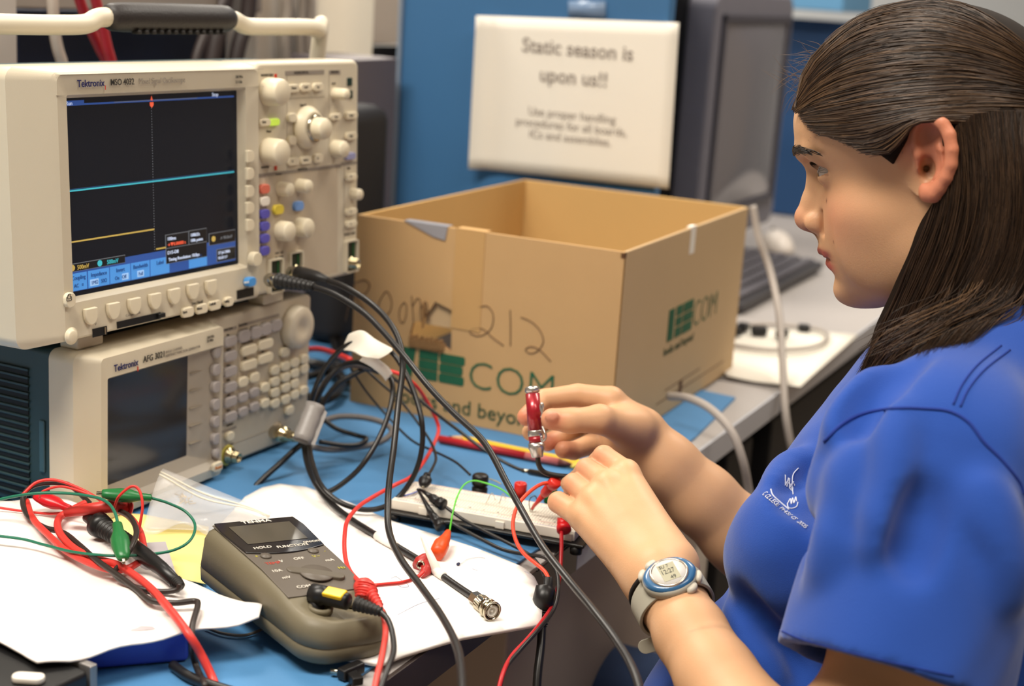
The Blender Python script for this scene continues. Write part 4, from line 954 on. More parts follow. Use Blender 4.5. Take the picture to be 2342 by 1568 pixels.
# rotary switch bar
a_=math.radians(-62)
b=MB(); b.lathe([(.0125,0),(.0120,.0012),(.0001,.0013)],mt(.004,-.014,.0009),36); rot=b.build('rotary_dial',face,t)
b=MB(); R_=mt(.004,-.014,.0024)@Matrix.Rotation(math.radians(-30),4,'Z'); b.prism(rrect(-.0215,.0205,-.0045,.0045,.0043),0,.0085,tf=R_@Matrix.Rotation(PI/2,4,'X')@Matrix.Translation((0,-.0085,0))); b.build('selector_bar',M('bar_grey','#595145',.42),rot,bevel=.0012)
# jacks end hollow
b=MB(); b.lathe([(.0085,0),(.0085,.004),(.0062,.004),(.0062,.001),(.0001,.001)],Matrix.Translation((-.012,-.050,top(-.05)-.004)),20); b.build('jack_ring',ol,t); 
b=MB(); b.lathe([(.0085,0),(.0085,.004),(.0062,.004),(.0062,.001),(.0001,.001)],Matrix.Translation((.016,-.046,top(-.046)-.004)),20); b.build('jack_ring',ol,t)
mmw=lambda x,y,z: np.array(MM@Vector((x,y,z)))
# black shrouded plug with yellow band lying over the jack end
t=thing('test_lead','black test lead with yellow band plugged into the multimeter','test lead',tuple(mmw(-.012,-.036,.046)))
L0=np.array(t.location)
def locb(name,mat_,build,par=None,**k):
    b=MB(); build(b); o=b.build(name,mat_,par if par is not None else t,**k); return o
pa=P(715,1355,1.02); pb_=P(858,1392,1.01)
pa=P(712,1356,1.035); pb_=P(815,1380,1.018); pc_=P(870,1398,1.010)
ax=(pb_-pa)/np.linalg.norm(pb_-pa)
tf_=axis_tf(pa-L0,ax)
locb('plug_shroud',blk,lambda b:b.lathe([(.0055,0),(.0072,.001),(.0072,.011),(.0060,.012),(.0058,.030),(.0045,.031)],tf_,18))
locb('yellow_band',M('band_yellow','#e0b512',.35),lambda b:b.box(-.0045,.0045,-.0045,.0064,.0125,.0285,tf=tf_@Matrix.Rotation(.3,4,'Z')),bevel=.001)
locb('plug_pin',blk,lambda b:b.tube([pa-L0+ax*.004,pa-L0+ax*.004+np.array([.002,-.006,-.02])],.0055,12))
def relief(b,p,q,r0,r1,k=6):
    p=np.asarray(p);q=np.asarray(q); pts=[];rr=[]
    for i in range(k*4+1):
        u=i/(k*4); pts.append(p+(q-p)*u); rr.append((r0+(r1-r0)*u)*(1.12 if i%4<2 else .85))
    b.tube(pts,rr,12)
locb('strain_relief',blkr,lambda b:relief(b,pb_-L0,pc_-L0,.0048,.0032))
locb('lead',bkc,lambda b:b.tube(spline([x-L0 for x in(pc_,P(888,1418,1.0),P(898,1450,.985),P(900,1490,.965),P(886,1530,.945),P(862,1600,.92))],8),.0020,8))
# red plug
t=thing('test_lead','red test lead plugged into the multimeter beside the white papers','test lead',tuple(P(835,1350,1.04)))
L0=np.array(t.location)
rp=M('red_plastic','#d13a33',.4)
p0=P(828,1338,1.045);p1=P(848,1362,1.035)
locb('plug_body',rp,lambda b:b.tube([P(822,1336,1.05)-L0,P(830,1342,1.047)-L0,P(842,1350,1.043)-L0,P(856,1358,1.04)-L0],[.0052,.0074,.0070,.0042],14))
locb('plug_grip',rp,lambda b:relief(b,P(838,1338,1.045)-L0,P(830,1365,1.04)-L0,.0066,.0055,5))
locb('strain_relief',rp,lambda b:relief(b,P(850,1358,1.038)-L0,P(868,1385,1.03)-L0,.0040,.0028,4))
locb('lead',M('red_lead','#d2453d',.4),lambda b:b.tube(spline([x-L0 for x in(P(866,1382,1.03),P(878,1410,1.02),P(882,1450,1.0),P(874,1500,.97),P(862,1550,.945),P(850,1620,.92))],8),.0022,8))
# alligator-wire running from red plug up and to the right banana
b=None
cable('thin_red_wire','thin red wire curving from the red plug up past the breadboard',[P(826,1335,1.05),P(800,1305,1.10),P(789,1270,1.14),P(788,1225,1.18),P(795,1190,1.22),P(820,1158,1.26),P(860,1132,1.29),P(905,1108,1.31),P(940,1090,1.34),P(968,1058,1.38),P(990,1020,1.42),P(1003,985,1.44),P(996,955,1.44),P(975,915,1.43),P(950,880,1.41),P(915,856,1.40),P(885,846,1.40)],.0018,rwire,'wire')
cable('thin_red_wire','thin red wire lying on the paper between red plug and red banana plug',[P(858,1338,1.05),P(880,1336,1.06),P(920,1332,1.08),P(950,1322,1.10),P(968,1308,1.11)],.0016,rwire,'wire')
# small black connector by the meter
t=thing('loose_clip','small black clip with metal pin on the blue mat below the multimeter','clip',tuple(T(800,1535,zt0+.004)))
locb('clip_body',blk,lambda b:b.box(-.009,.011,-.004,.004,-.0035,.0045,tf=Matrix.Rotation(.9,4,'Z')),bevel=.0015)
locb('clip_wing',blk,lambda b:b.box(-.004,.004,-.011,.002,-.0035,.0025,tf=at(.002,-.004,0,Matrix.Rotation(.5,4,'Z'))),bevel=.001)
locb('metal_pin',steel,lambda b:b.tube([(-.004,-.0012,0),(-.013,-.001,.0)],.0017,10))
cable('thin_grey_cable','thin grey cable on the blue mat emerging from under the crumpled papers',[T(x,y,zt0+.002) for x,y in((470,1434),(510,1448),(560,1452),(600,1438),(622,1425))],.0011,M('grey_cable3','#6d655c',.5),'cable')
cable('black_cable','black cable at the bottom edge of the blue mat left of the loose clip',[T(x,y,zt0+.004) for x,y in((395,1520),(430,1545),(480,1565),(560,1590))],.0035,bkc,'cable')
# ================================================================== pencils
def pencil(name,label,p,q,r,parts,cat='pencil'):
    p=np.asarray(p);q=np.asarray(q); L=np.linalg.norm(q-p); t=thing(name,label,cat,tuple(p)); tf=axis_tf((0,0,0),q-p)
    for nm,a,c,r0,r1,m,n in parts:
        b=MB(); b.lathe([(r0*r,a*L),(r1*r,c*L)],tf,n,None,n>8); b.build(nm,m,t)
    return t
zp=zt0+.0045
yel=M('pencil_yellow','#e3c02a',.4); wood=M('pencil_wood','#c9a06a',.6); lead=M('pencil_lead','#2c2a2a',.4)
pencil('yellow_pencil','yellow pencil lying on the mat in front of the cardboard box',T(1025,997,zp),T(1345,1064,zp),.0042,[('barrel',.12,1,1,1,yel,6),('wood_tip',.03,.12,.3,1,wood,12),('lead',0,.03,.05,.3,lead,8)])
pencil('red_pencil','red pencil with a pink grip lying beside the yellow pencil',T(1318,1064,zp),T(1005,1003,zp),.0040,[('barrel',.36,1,1,1,M('pencil_red','#a81c22',.4),12),('grip',.12,.36,1.0,1,M('pencil_pink','#b5605c',.5),12),('wood_tip',.03,.12,.3,1,M('tip_dark','#5a2a24',.5),12),('lead',0,.03,.05,.3,wood,8)])
pencil('yellow_pencil','second yellow pencil whose sharpened end points at the hands',T(1300,1070,zp+.0001),T(1390,1040,zp),.0040,[('barrel',.3,1,1,1,yel,6),('wood_tip',.06,.3,.3,1,M('tip_yellow','#c9b64a',.5),12),('lead',0,.06,.05,.3,lead,8)])
# ================================================================== cables over the desk
def pc(lst): return [P(*p) if len(p)==3 else np.asarray(p) for p in lst]
def W3(px,py,z): return T(px,py,z)
# probes on the oscilloscope
R48=.0024
t=thing('probe_cable','black cable plugged into the left scope input, sweeping down past the breadboard','cable',tuple(P(640,645,1.36)))
L0=np.array(t.location)
locb('connector',steel,lambda b:b.tube([x-L0 for x in pc([(618,640,1.375),(630,641,1.36),(638,643,1.355)])],[.0065,.0065,.0058],18))
locb('strain_boot',blkr,lambda b:relief(b,P(636,642,1.355)-L0,P(716,655,1.335)-L0,.0068,.0040,8))
C1=[(716,655,1.335),(767,674,1.32),(828,712,1.30),(874,756,1.28),(923,812,1.26),(981,884,1.24),(1038,944,1.22),(1096,998,1.20),(1126,1040,1.185),(1157,1100,1.165),(1190,1160,1.145),(1240,1247,1.10),(1300,1325,1.06),(1355,1392,1.02),(1410,1465,.985),(1450,1535,.95),(1475,1620,.92)]
locb('cable',bkc,lambda b:b.tube(spline([x-L0 for x in pc(C1)],8),.0027,12))
t=thing('probe_cable','black cable plugged into the second scope input, hanging over the paper pile','cable',tuple(P(690,622,1.40)))
L0=np.array(t.location)
locb('connector',steel,lambda b:b.tube([x-L0 for x in pc([(668,624,1.415),(680,624,1.40),(686,625,1.395)])],[.0065,.0065,.0058],18))
locb('strain_boot',blkr,lambda b:b.tube([x-L0 for x in pc([(682,625,1.398),(700,628,1.39),(725,633,1.38),(750,641,1.37)])],[.0068,.0066,.0055,.0030],16))
C2=[(748,640,1.372),(790,657,1.35),(847,693,1.32),(889,735,1.30),(914,783,1.285),(921,840,1.27),(911,924,1.25),(901,1020,1.23),(891,1096,1.21),(887,1154,1.19),(890,1215,1.16),(915,1275,1.11),(962,1340,1.06),(1008,1405,1.0),(1040,1465,.955),(1054,1520,.92),(1060,1620,.87)]
locb('cable',bkc,lambda b:b.tube(spline([x-L0 for x in pc(C2)],8),.0027,12))
# bundle taped in the middle
def bc(label,pts,r=R48,name='bundled_cable',group=None,m=None): return cable(name,label,pc(pts),r,bkc if m is None else m,'cable',11,10)
bc('black cable of the taped bundle forming its widest loop',[(700,1005,1.40),(707,940,1.40),(722,885,1.39),(748,835,1.38),(785,795,1.37),(822,782,1.36),(855,790,1.35),(895,805,1.34),(925,848,1.33),(950,905,1.32),(965,965,1.31),(965,1025,1.31),(950,1080,1.31),(918,1130,1.31),(880,1158,1.305),(830,1165,1.30),(775,1147,1.30),(735,1110,1.31),(715,1060,1.34),(706,1015,1.39)])
bc('black cable of the taped bundle running up behind the white label',[(712,1000,1.41),(720,930,1.41),(745,875,1.40),(778,838,1.40),(815,828,1.39),(850,838,1.38),(884,855,1.37),(898,882,1.36),(893,930,1.35),(872,990,1.34),(838,1050,1.33),(800,1092,1.33),(750,1124,1.33),(728,1105,1.335),(712,1065,1.36),(704,1020,1.39)])
bc('black cable of the taped bundle looping low behind the label strip',[(718,1005,1.42),(735,930,1.42),(770,880,1.42),(805,858,1.42),(838,843,1.42),(868,850,1.42)],.0026)
bc('dark grey cable glinting beside the taped bundle',[(708,960,1.42),(728,900,1.42),(757,858,1.42),(800,835,1.42),(850,842,1.41)],.0026,m=M('cable_sheen','#4a4444',.3))
bc('black cable leaving the tape towards the sandwich bag',[(700,1008,1.40),(672,1030,1.40),(640,1060,1.39),(604,1092,1.38),(565,1133,1.37),(545,1160,1.37)],.0028,m=None)
bc('black cable folded back on the mat beside the tape',[(735,955,1.47),(770,980,1.47),(815,995,1.47),(838,1003,1.46),(820,1016,1.45),(785,1018,1.44),(730,1010,1.43)])
b=None
bc('grey cable loop lying on the mat behind the black cables',[(735,962,1.50),(780,952,1.52),(835,955,1.52),(880,968,1.51),(896,988,1.49),(870,1010,1.47),(820,1022,1.455),(760,1028,1.44),(712,1022,1.43)],.0031,'grey_loop_cable',m=M('grey_cable4','#6f6a68',.45))
# output cable with white sleeve and BNC plug
t=thing('bnc_cable','black coaxial cable ending in a nickel bayonet plug on the paper','cable',tuple(P(1100,1380,1.115)))
L0=np.array(t.location)
C3=[(694,1008,1.40),(703,1060,1.37),(722,1105,1.34),(752,1145,1.31),(800,1185,1.28),(862,1224,1.245),(900,1245,1.225),(945,1272,1.205),(990,1300,1.185),(1040,1336,1.16),(1088,1368,1.135)]
locb('cable',bkc,lambda b:b.tube(spline([x-L0 for x in pc(C3)],8),.0028,12))
locb('white_sleeve',M('sleeve_white','#efe9e2',.5),lambda b:b.tube([x-L0 for x in pc([(862,1224,1.243),(882,1236,1.233),(905,1248,1.222)])],.0036,12))
locb('white_sleeve',M('sleeve_white','#efe9e2',.5),lambda b:b.tube([x-L0 for x in pc([(995,1303,1.182),(1008,1312,1.175),(1014,1317,1.172)])],.0037,12))
A_=P(1084,1366,1.137);B_=P(1135,1404,1.112); ax=(B_-A_); 
tfp=axis_tf(A_-L0,ax); Lp=np.linalg.norm(ax)
locb('crimp_barrel',steel,lambda b:b.lathe([(.0038,-.001),(.0056,0),(.0056,.008),(.0050,.0085)],tfp,6,None,False))
def knurl(b):
    n=40; prof=[(.0062,.0085),(.0064,.009),(.0064,.0155),(.0060,.016)]
    vs=[];fs=[]
    for j,(r,h) in enumerate(prof):
        for i in range(n): a=2*PI*i/n; rr=r*(1.03 if (i+j)%2 else .97); vs.append((rr*math.cos(a),rr*math.sin(a),h))
    for j in range(3):
        for i in range(n): fs.append((j*n+i,j*n+(i+1)%n,(j+1)*n+(i+1)%n,(j+1)*n+i))
    b.add(vs,fs,None,False,tfp)
    b.lathe([(.0052,.0155),(.0052,.0185),(.0072,.0188),(.0074,.0200),(.0072,.0212),(.0058,.0214),(.0058,.0240),(.0074,.0243),(.0076,.0255),(.0074,.0266),(.0064,.0266),(.0064,.0200)],tfp,36,cap=False)
locb('bayonet_shell',M('nickel_warm','#bdb5a0',.2,metal=1),knurl)
locb('insulator',M('teflon','#e8e4d8',.5),lambda b:b.lathe([(.0044,.020),(.0044,.0262),(.0030,.0262),(.0028,.024),(.0008,.024),(.0008,.0262),(.0001,.0262)],tfp,24))
locb('inner_ring',steel,lambda b:b.lathe([(.0050,.0205),(.0050,.0264),(.0045,.0264),(.0045,.0205)],tfp,24,cap=False))
# cable ties and label
lab=M('label_white','#efe8da',.55)
b=MB()
def strip3(b,pts,wd,th=0):
    pts=[np.asarray(p) for p in pts]; wd=[np.asarray(w) for w in wd]; vs=[];fs=[]
    for p,w in zip(pts,wd): vs+= [tuple(p-w/2),tuple(p+w/2)]
    for i in range(len(pts)-1): fs.append((2*i,2*i+1,2*i+3,2*i+2))
    b.add(vs,fs,None,True)
cr=[P(*p) for p in((795,790,1.37),(803,762,1.365),(826,755,1.36),(852,772,1.345),(880,786,1.34),(897,798,1.335))]
cl=[P(*p) for p in((784,798,1.37),(812,775,1.36),(836,778,1.355),(840,796,1.34),(822,806,1.335),(805,808,1.335))]
tl_=[P(*p) for p in((796,762,1.37),(828,754,1.36),(862,776,1.345),(901,797,1.335))]
ml_=[P(*p) for p in((783,796,1.375),(832,775,1.35),(850,790,1.335),(893,808,1.33))]
bl_=[P(*p) for p in((780,800,1.376),(805,806,1.34),(830,818,1.33),(866,822,1.33))]
vs=[];ng=10
def rows(L): return spline(L,5)
Rr=[rows(tl_),rows(ml_),rows(bl_)]
n=len(Rr[0])
for L in Rr: vs+=[tuple(p) for p in L]
b.add(vs,[(j*n+i,j*n+i+1,(j+1)*n+i+1,(j+1)*n+i) for j in range(2) for i in range(n-1)],None,True)
tag(b.build('cable_label',lab,solid=.0005,sub=1),'white paper label flag folded around the cable bundle','label')
b=MB(); strip3(b,spline([P(*p) for p in((830,815,1.335),(850,825,1.34),(868,838,1.35),(882,850,1.355),(890,862,1.36))],4),[np.array([.006,0,.008])]*17); tag(b.build('label_tail',lab,solid=.0005),'white label tail hanging on the bundle below the flag','label')
b=MB(); q0=P(722,925,1.385);q1=P(690,1008,1.37); pts=[q0,(q0+q1)/2,q1]
# tape sleeve: squashed tube
vs=[];n=16;k=8; axd=(q1-q0)/np.linalg.norm(q1-q0); sx=np.cross(axd,_f); sx/=np.linalg.norm(sx); sy=np.cross(axd,sx)
for i in range(k+1):
    c=q0+(q1-q0)*i/k
    for j in range(n):
        a=2*PI*j/n; vs.append(tuple(c+sx*.0088*math.cos(a)*(1+.06*math.sin(i*2.1+j))+sy*.0062*math.sin(a)))
fs=[(i*n+j,i*n+(j+1)%n,(i+1)*n+(j+1)%n,(i+1)*n+j) for i in range(k) for j in range(n)]
b.add(vs,fs,None,True); fl=[]
wv=sx*(-1 if sx@_r<0 else 1)
b.add([tuple(q0+wv*.006),tuple(q0+wv*.0125+axd*.004),tuple(q1+wv*.0125+axd*.0),tuple(q1+wv*.006)],[(0,1,2,3)])
tag(b.build('grey_tape_wrap',M('grey_tape','#8a8582',.4,noise=.15,nscale=200),solid=.0005),'grey tape wrapped around the black cable bundle','tape')
# connector on the function generator output
t=thing('bnc_plug','nickel bayonet plug fitted on the function generator output','plug',tuple(P(645,992,1.40)))
L0=np.array(t.location); 
locb('plug_shell',gold,lambda b:b.tube([x-L0 for x in pc([(630,989,1.425),(645,992,1.405),(652,994,1.40),(653,994,1.40),(668,998,1.39),(690,1002,1.385)])],[.0072,.0074,.0074,.0052,.0048,.0042],20))
# thin wires behind
bc('thin black wire from the bundle down to the black hook post',[(800,838,1.45),(838,895,1.46),(885,950,1.46),(940,1005,1.44),(990,1030,1.42),(1040,1055,1.39),(1075,1085,1.36)],.0012,'thin_wire')
bc('thin black wire arching from the label to the black crocodile clip',[(815,825,1.43),(870,875,1.43),(915,915,1.43),(955,965,1.42),(985,1010,1.40),(997,1045,1.37),(990,1068,1.35),(980,1085,1.33)],.0013,'thin_wire')
bc('black wire from the bundle ending in a bare silver tip',[(880,850,1.40),(920,880,1.40),(985,935,1.40),(1050,985,1.40),(1110,1030,1.39),(1160,1060,1.38),(1200,1078,1.37)],.0016,'thin_wire')
t=thing('probe_tip','black lead with a silver tip lying behind the green post','probe',tuple(P(1200,1078,1.37))); L0=np.array(t.location)
locb('silver_tip',steel,lambda b:b.tube([P(1193,1075,1.372)-L0,P(1212,1079,1.369)-L0],.0020,10)); locb('lead',bkc,lambda b:b.tube(spline([P(*p)-L0 for p in((1212,1079,1.369),(1250,1086,1.35),(1300,1096,1.34),(1340,1102,1.34))],5),.0030,10))
cable('red_wire','red and black leads coming from behind the function generator',pc([(690,800,1.62),(730,798,1.58),(765,808,1.54),(800,822,1.47)]),.003,rwire,'wire')
for k,(pts,lb) in enumerate((([(715,690,1.9),(745,720,1.85),(770,760,1.8),(790,800,1.78)],'dark cable lying on the desk between function generator and box'),([(712,720,1.8),(745,745,1.78),(765,790,1.75),(772,840,1.72)],'tangled dark cable left of the box bottom corner'),([(705,860,1.6),(740,850,1.62),(770,830,1.66),(785,800,1.7)],'short dark cable piece by the box bottom corner'),([(700,905,1.55),(735,915,1.56),(765,905,1.58),(785,880,1.6)],'lowest dark cable by the box corner on the mat'))):
    cable('desk_cable',lb,[T(p[0],p[1],.009+.001*k) for p in pts],.005,bkc,'cable')
cable('desk_cable','thick black lead beside the red wire behind the function generator',[T(690,830,.012),T(730,835,.012),T(765,850,.012),T(790,875,.012)],.007,bkc,'cable')
# hook clips etc on the breadboard
def croc(name,label,p,q,m,r=.0045,wire=None,cat='clip',mtip=True,parts=('boot','jaw')):
    p=np.asarray(p);q=np.asarray(q); t=thing(name,label,cat,tuple(p)); tf=axis_tf((0,0,0),q-p); L=np.linalg.norm(q-p)
    b=MB(); b.lathe([(r*.45,0),(r*.55,L*.02),(r*.6,L*.22),(r*1.0,L*.42),(r*1.05,L*.62),(r*.8,L*.88),(r*.62,L*.98),(r*.4,L)],tf@Matrix.Diagonal((1,.72,1,1)),16); b.build(parts[0],m,t)
    if mtip:
        for s_ in(-1,1): b=MB(); b.box(-.0011,.0011,.0002*s_,.0012*s_,L*.96,L*1.10,tf=tf); b.build(parts[1],steel,t,bevel=.0002)
    return t
croc('crocodile_clip','black crocodile clip at the left end of the breadboard',P(978,1082,1.335),P(968,1112,1.325),blk,.0058)
def hook(name,label,pts,m,head=.0046):
    pts=[np.asarray(x) for x in pts]; t=thing(name,label,'clip',tuple(pts[0])); L=pts[0]
    tip,neck,bodyp,headp=pts
    b=MB(); b.tube([tip-L,(tip+neck)/2-L,neck-L],[.0010,.0017,.0028],12); b.build('nose',m,t)
    b=MB(); d=(headp-bodyp)/np.linalg.norm(headp-bodyp); ln_=np.linalg.norm(headp-neck)
    b.tube([neck-L,neck+(bodyp-neck)*.3-L,bodyp-L,bodyp+(headp-bodyp)*.3-L],[.0026,head*.85,head*.9,head*.6],14); b.build('body',m,t)
    b=MB(); b.tube([bodyp+(headp-bodyp)*.3-L,bodyp+(headp-bodyp)*.36-L,headp-L,headp+d*.0008-L],[head*.6,head*1.12,head*1.15,head*.8],18); b.build('plunger',m,t)
    return t
hook('hook_clip','black hook clip lying on the breadboard pointing at the crocodile clip',[P(960,1118,1.31),P(985,1135,1.295),P(998,1145,1.29),P(1014,1154,1.285)],blk)
hook('hook_clip','black hook clip hanging in front of the breadboard towards the paper',[P(955,1118,1.31),P(988,1175,1.28),P(998,1190,1.272),P(1008,1205,1.265)],blk,.0042)
cable('hook_lead','black lead of the upper hook clip running to the desk edge',pc([(1018,1158,1.28),(1060,1188,1.27),(1110,1215,1.255),(1165,1243,1.24),(1210,1268,1.22),(1235,1295,1.20),(1246,1318,1.18)]),.0015,bkc,'wire')
cable('hook_lead','black lead of the lower hook clip curling over the desk edge',pc([(1008,1196,1.268),(1030,1194,1.268),(1055,1208,1.263),(1100,1232,1.25),(1150,1256,1.235),(1200,1267,1.22),(1245,1274,1.205),(1270,1300,1.19),(1277,1340,1.17),(1268,1390,1.15),(1235,1435,1.12),(1190,1485,1.09),(1155,1530,1.06),(1140,1590,1.04)]),.0016,bkc,'wire')
# red hook clip held in fingers
rcl=M('clip_red','#cf2d24',.35)
hook('hook_clip','red hook clip held by the fingers above the breadboard',[P(1216,1163,1.282),P(1242,1132,1.268),P(1256,1115,1.260),P(1272,1100,1.252)],rcl,.0048)
cable('hook_lead','red lead of the held hook clip curving down to the desk edge',pc([(1262,1102,1.256),(1235,1108,1.25),(1205,1130,1.24),(1182,1160,1.23),(1173,1198,1.22),(1180,1235,1.21),(1198,1265,1.20),(1225,1288,1.19),(1245,1305,1.18),(1255,1322,1.17)]),.0016,M('lead_orange','#e0482e',.4),'wire')
t=hook('hook_clip','red hook clip at the right end of the breadboard below the fingers',[P(1276,1185,1.265),P(1284,1192,1.255),P(1288,1198,1.25),P(1290,1212,1.245)],M('clip_red2','#c4161c',.35),.0054)
cable('hook_lead','dark red lead hanging from the lower red clip to the floor',pc([(1284,1215,1.245),(1284,1260,1.225),(1280,1320,1.20),(1268,1375,1.17),(1240,1420,1.14),(1205,1462,1.11),(1170,1500,1.08),(1150,1540,1.05),(1135,1600,1.03)]),.0017,M('lead_darkred','#a81820',.4),'wire')
# wire rectangle stand under the breadboard end
cable('wire_stand','thin dark wires sticking out under the breadboard over the desk edge',[T(1300,1243,.006),T(1270,1270,.006),T(1228,1305,.006)],.0009,M('wire_dark','#3a3634',.5,metal=.5),'wire')
# Y junction
t=thing('splitter_junction','black moulded cable splitter hanging at the desk edge','splitter',tuple(P(1250,1350,1.165))); L0=np.array(t.location)
locb('moulded_body',blk,lambda b:b.tube([x-L0 for x in pc([(1254,1318,1.17),(1254,1338,1.17),(1248,1346,1.168),(1244,1372,1.165),(1242,1400,1.163)])],[.0036,.0038,.0082,.0090,.0050],14))
locb('strain_relief',blkr,lambda b:relief(b,P(1242,1398,1.163)-L0,P(1240,1432,1.16)-L0,.0052,.0038,5))
locb('cable',bkc,lambda b:b.tube(spline([x-L0 for x in pc([(1240,1430,1.16),(1237,1480,1.15),(1230,1540,1.14),(1225,1620,1.13)])],6),.0034,10))
# orange and red banana clips
t=thing('banana_plug','orange crocodile boot joined to the green jumper wire','plug',tuple(P(1005,1255,1.21))); L0=np.array(t.location)
locb('orange_boot',M('boot_orange','#dd4e1c',.4),lambda b:b.tube([x-L0 for x in pc([(1025,1216,1.235),(1019,1230,1.225),(1012,1241,1.22),(1010,1244,1.218),(1003,1258,1.21),(998,1268,1.205)])],[.0026,.0042,.0058,.0066,.0066,.0058],16))
t=thing('banana_plug','dark red banana socket lying beside the orange boot on the paper','plug',tuple(P(970,1288,1.19))); L0=np.array(t.location)
locb('socket_body',M('plug_darkred','#a92b26',.4),lambda b:b.tube([x-L0 for x in pc([(988,1276,1.195),(975,1282,1.192),(962,1290,1.19),(954,1296,1.187)])],[.0052,.0066,.0068,.0050],14))
locb('socket_neck',M('plug_darkred','#a92b26',.4),lambda b:b.tube([x-L0 for x in pc([(972,1292,1.188),(974,1306,1.18),(966,1314,1.172)])],[.0056,.0044,.0024],12))
locb('metal_socket',steel,lambda b:b.lathe([(.0034,-.001),(.0034,.001),(.0022,.001),(.0022,-.004)],axis_tf(P(962,1291,1.181)-L0,-_f),18,cap=False))
tgm=M('tag_plastic','#dfd9cf',.35)
b=MB(); strip3(b,spline([P(*p) for p in((965,1225,1.19),(975,1250,1.185),(988,1278,1.18),(1000,1305,1.178),(1008,1318,1.178))],4),[np.array([.003,0,.001])+np.array([.0055,0,.002])*(i/16) for i in range(17)]); tag(b.build('cable_tie',tgm,solid=.0005),'translucent cable tie sticking up beside the red banana socket','cable tie')
# ---------------------------------------------------------------- sandwich bag
bagm=M('clear_plastic','#e8e6e4',.18,alpha=.16,spec=1,noise=.02,bump=.6,bscale=60)
b_m=bagm.node_tree.nodes['Principled BSDF']; b_m.inputs['Alpha'].default_value=.24
c4=[P(372,1075,1.31),P(618,1178,1.285),P(560,1218,1.235),P(325,1212,1.22)]
c4=[T(372,1072,.040),T(622,1172,.012),T(575,1222,.008),T(322,1210,.010)]
o=tsheet('plastic_bag','clear zip bag lying in front of the function generator','bag',c4,bagm,18,12,lambda u,v:(0,0,.004*math.sin(7*u+2)*math.sin(5*v)+.003*math.sin(13*u*v+3)),.0003)
b=MB()
for k_ in(.10,.16): b.tube([np.array(c4[0])*(1-u)*(1-k_)+np.array(c4[1])*u*(1-k_)+np.array(c4[3])*(1-u)*k_+np.array(c4[2])*u*k_+np.array([0,0,.004*math.sin(7*u+2)*math.sin(5*k_)+.003*math.sin(13*u*k_+3)+.0006]) for u in np.linspace(0,1,19)],.0007,6)
b.build('zip_ridges',M('zip_white','#e6e0cf',.3),o)
c4b=[np.array(p)-np.array([0,0,.004]) for p in c4]
_bk=tsheet('back_film','back film of the zip bag resting on the paper','bag',[T(372,1085,.012),T(600,1185,.0095),T(565,1215,.0085),T(328,1208,.0085)],bagm,10,8,None,.0003); _bk.parent=o
for _k in ('label','category'):
    if _k in _bk: del _bk[_k]
# bits in the bag
b=MB(); rg2=np.random.default_rng(3)
for k_ in range(22):
    p=T(405+rg2.uniform(0,35),1130+rg2.uniform(0,25),.0105); q=rg2.normal(size=3)*.004; q[2]=abs(q[2])*.3; b.tube([p,p+q],.0005,5)
k_=tag(b.build('brass_pins',M('brass','#c9a860',.3,metal=.8)),'little pile of brass pins inside the clear bag','pins',kind='stuff')
# ---------------------------------------------------------------- test-lead tangle at the left
zs=.033
def TL(px,py,z=.0): return T(px,py,zs+z)
cable('red_lead','thick red test lead crossing the crumpled papers to the bottom edge',[TL(195,1150,.01),TL(165,1165,.008),TL(135,1185,.006),TL(135,1215,.006),TL(165,1250,.006),TL(210,1275,.006),TL(265,1290,.007),TL(300,1310,.007),TL(345,1345,.006),TL(390,1395,.006),TL(430,1448,.002),T(462,1500,.02),T(490,1560,.006),T(500,1600,.006)],.0029,rp,'cable')
cable('red_lead','second red lead looping from the tangle behind the black probe',[TL(60,1145,.010),TL(75,1185,.006),TL(110,1222,.004),TL(150,1258,.004),TL(200,1285,.004),TL(250,1302,.004),TL(290,1300,.004),TL(318,1285,.004)],.0026,rp,'cable')
cable('red_lead','red lead rising over the tangle towards the green clip',[TL(265,1165,.012),TL(295,1180,.012),TL(320,1215,.010),TL(330,1255,.006)],.0026,rp,'cable')
cable('black_lead','black test lead winding through the red leads on the papers',[TL(205,1150,.006),TL(160,1110,.024),TL(110,1103,.026),TL(68,1115,.020),TL(52,1145,.012),TL(65,1180,.006),TL(100,1205,.004),TL(145,1218,.005),TL(180,1245,.006),TL(220,1280,.008),TL(270,1315,.006),TL(310,1345,.004),TL(345,1372,.004),TL(400,1378,.004),TL(445,1374,.004),TL(452,1385,.004),TL(440,1430,.002),T(438,1470,.028),T(448,1520,.010),T(470,1570,.008)],.0022,M('brown_black','#2b2320',.4),'cable')
cable('black_lead','black lead making a loop below the green clip',[TL(285,1275,.014),TL(300,1250,.020),TL(312,1215,.022),TL(295,1180,.020),TL(255,1160,.016)],.0021,M('brown_black','#2b2320'),'cable')
cable('black_lead','black lead leaving the end of the black probe',[TL(412,1335,.010),TL(405,1348,.006),TL(370,1352,.004),TL(320,1345,.004),TL(275,1325,.004),TL(262,1308,.005),TL(275,1290,.008)],.0020,M('brown_black','#2b2320'),'cable')
cable('green_lead','green wire crossing over the tangle to the lower green clip',[T(-40,1150,.050),TL(60,1130,.028),TL(140,1127,.030),TL(210,1135,.032),TL(245,1148,.032),TL(262,1170,.030),TL(270,1198,.026)],.0012,grw,'wire')
cable('green_lead','green wire looping right from the upper green clip and back left',[TL(345,1138,.028),TL(385,1150,.024),TL(425,1170,.018),TL(446,1200,.012),TL(435,1235,.010),TL(395,1258,.008),TL(330,1268,.010),TL(250,1270,.012),TL(170,1262,.008),TL(100,1245,.004),TL(50,1232,.004),TL(-30,1222,.004)],.0011,grw,'wire')
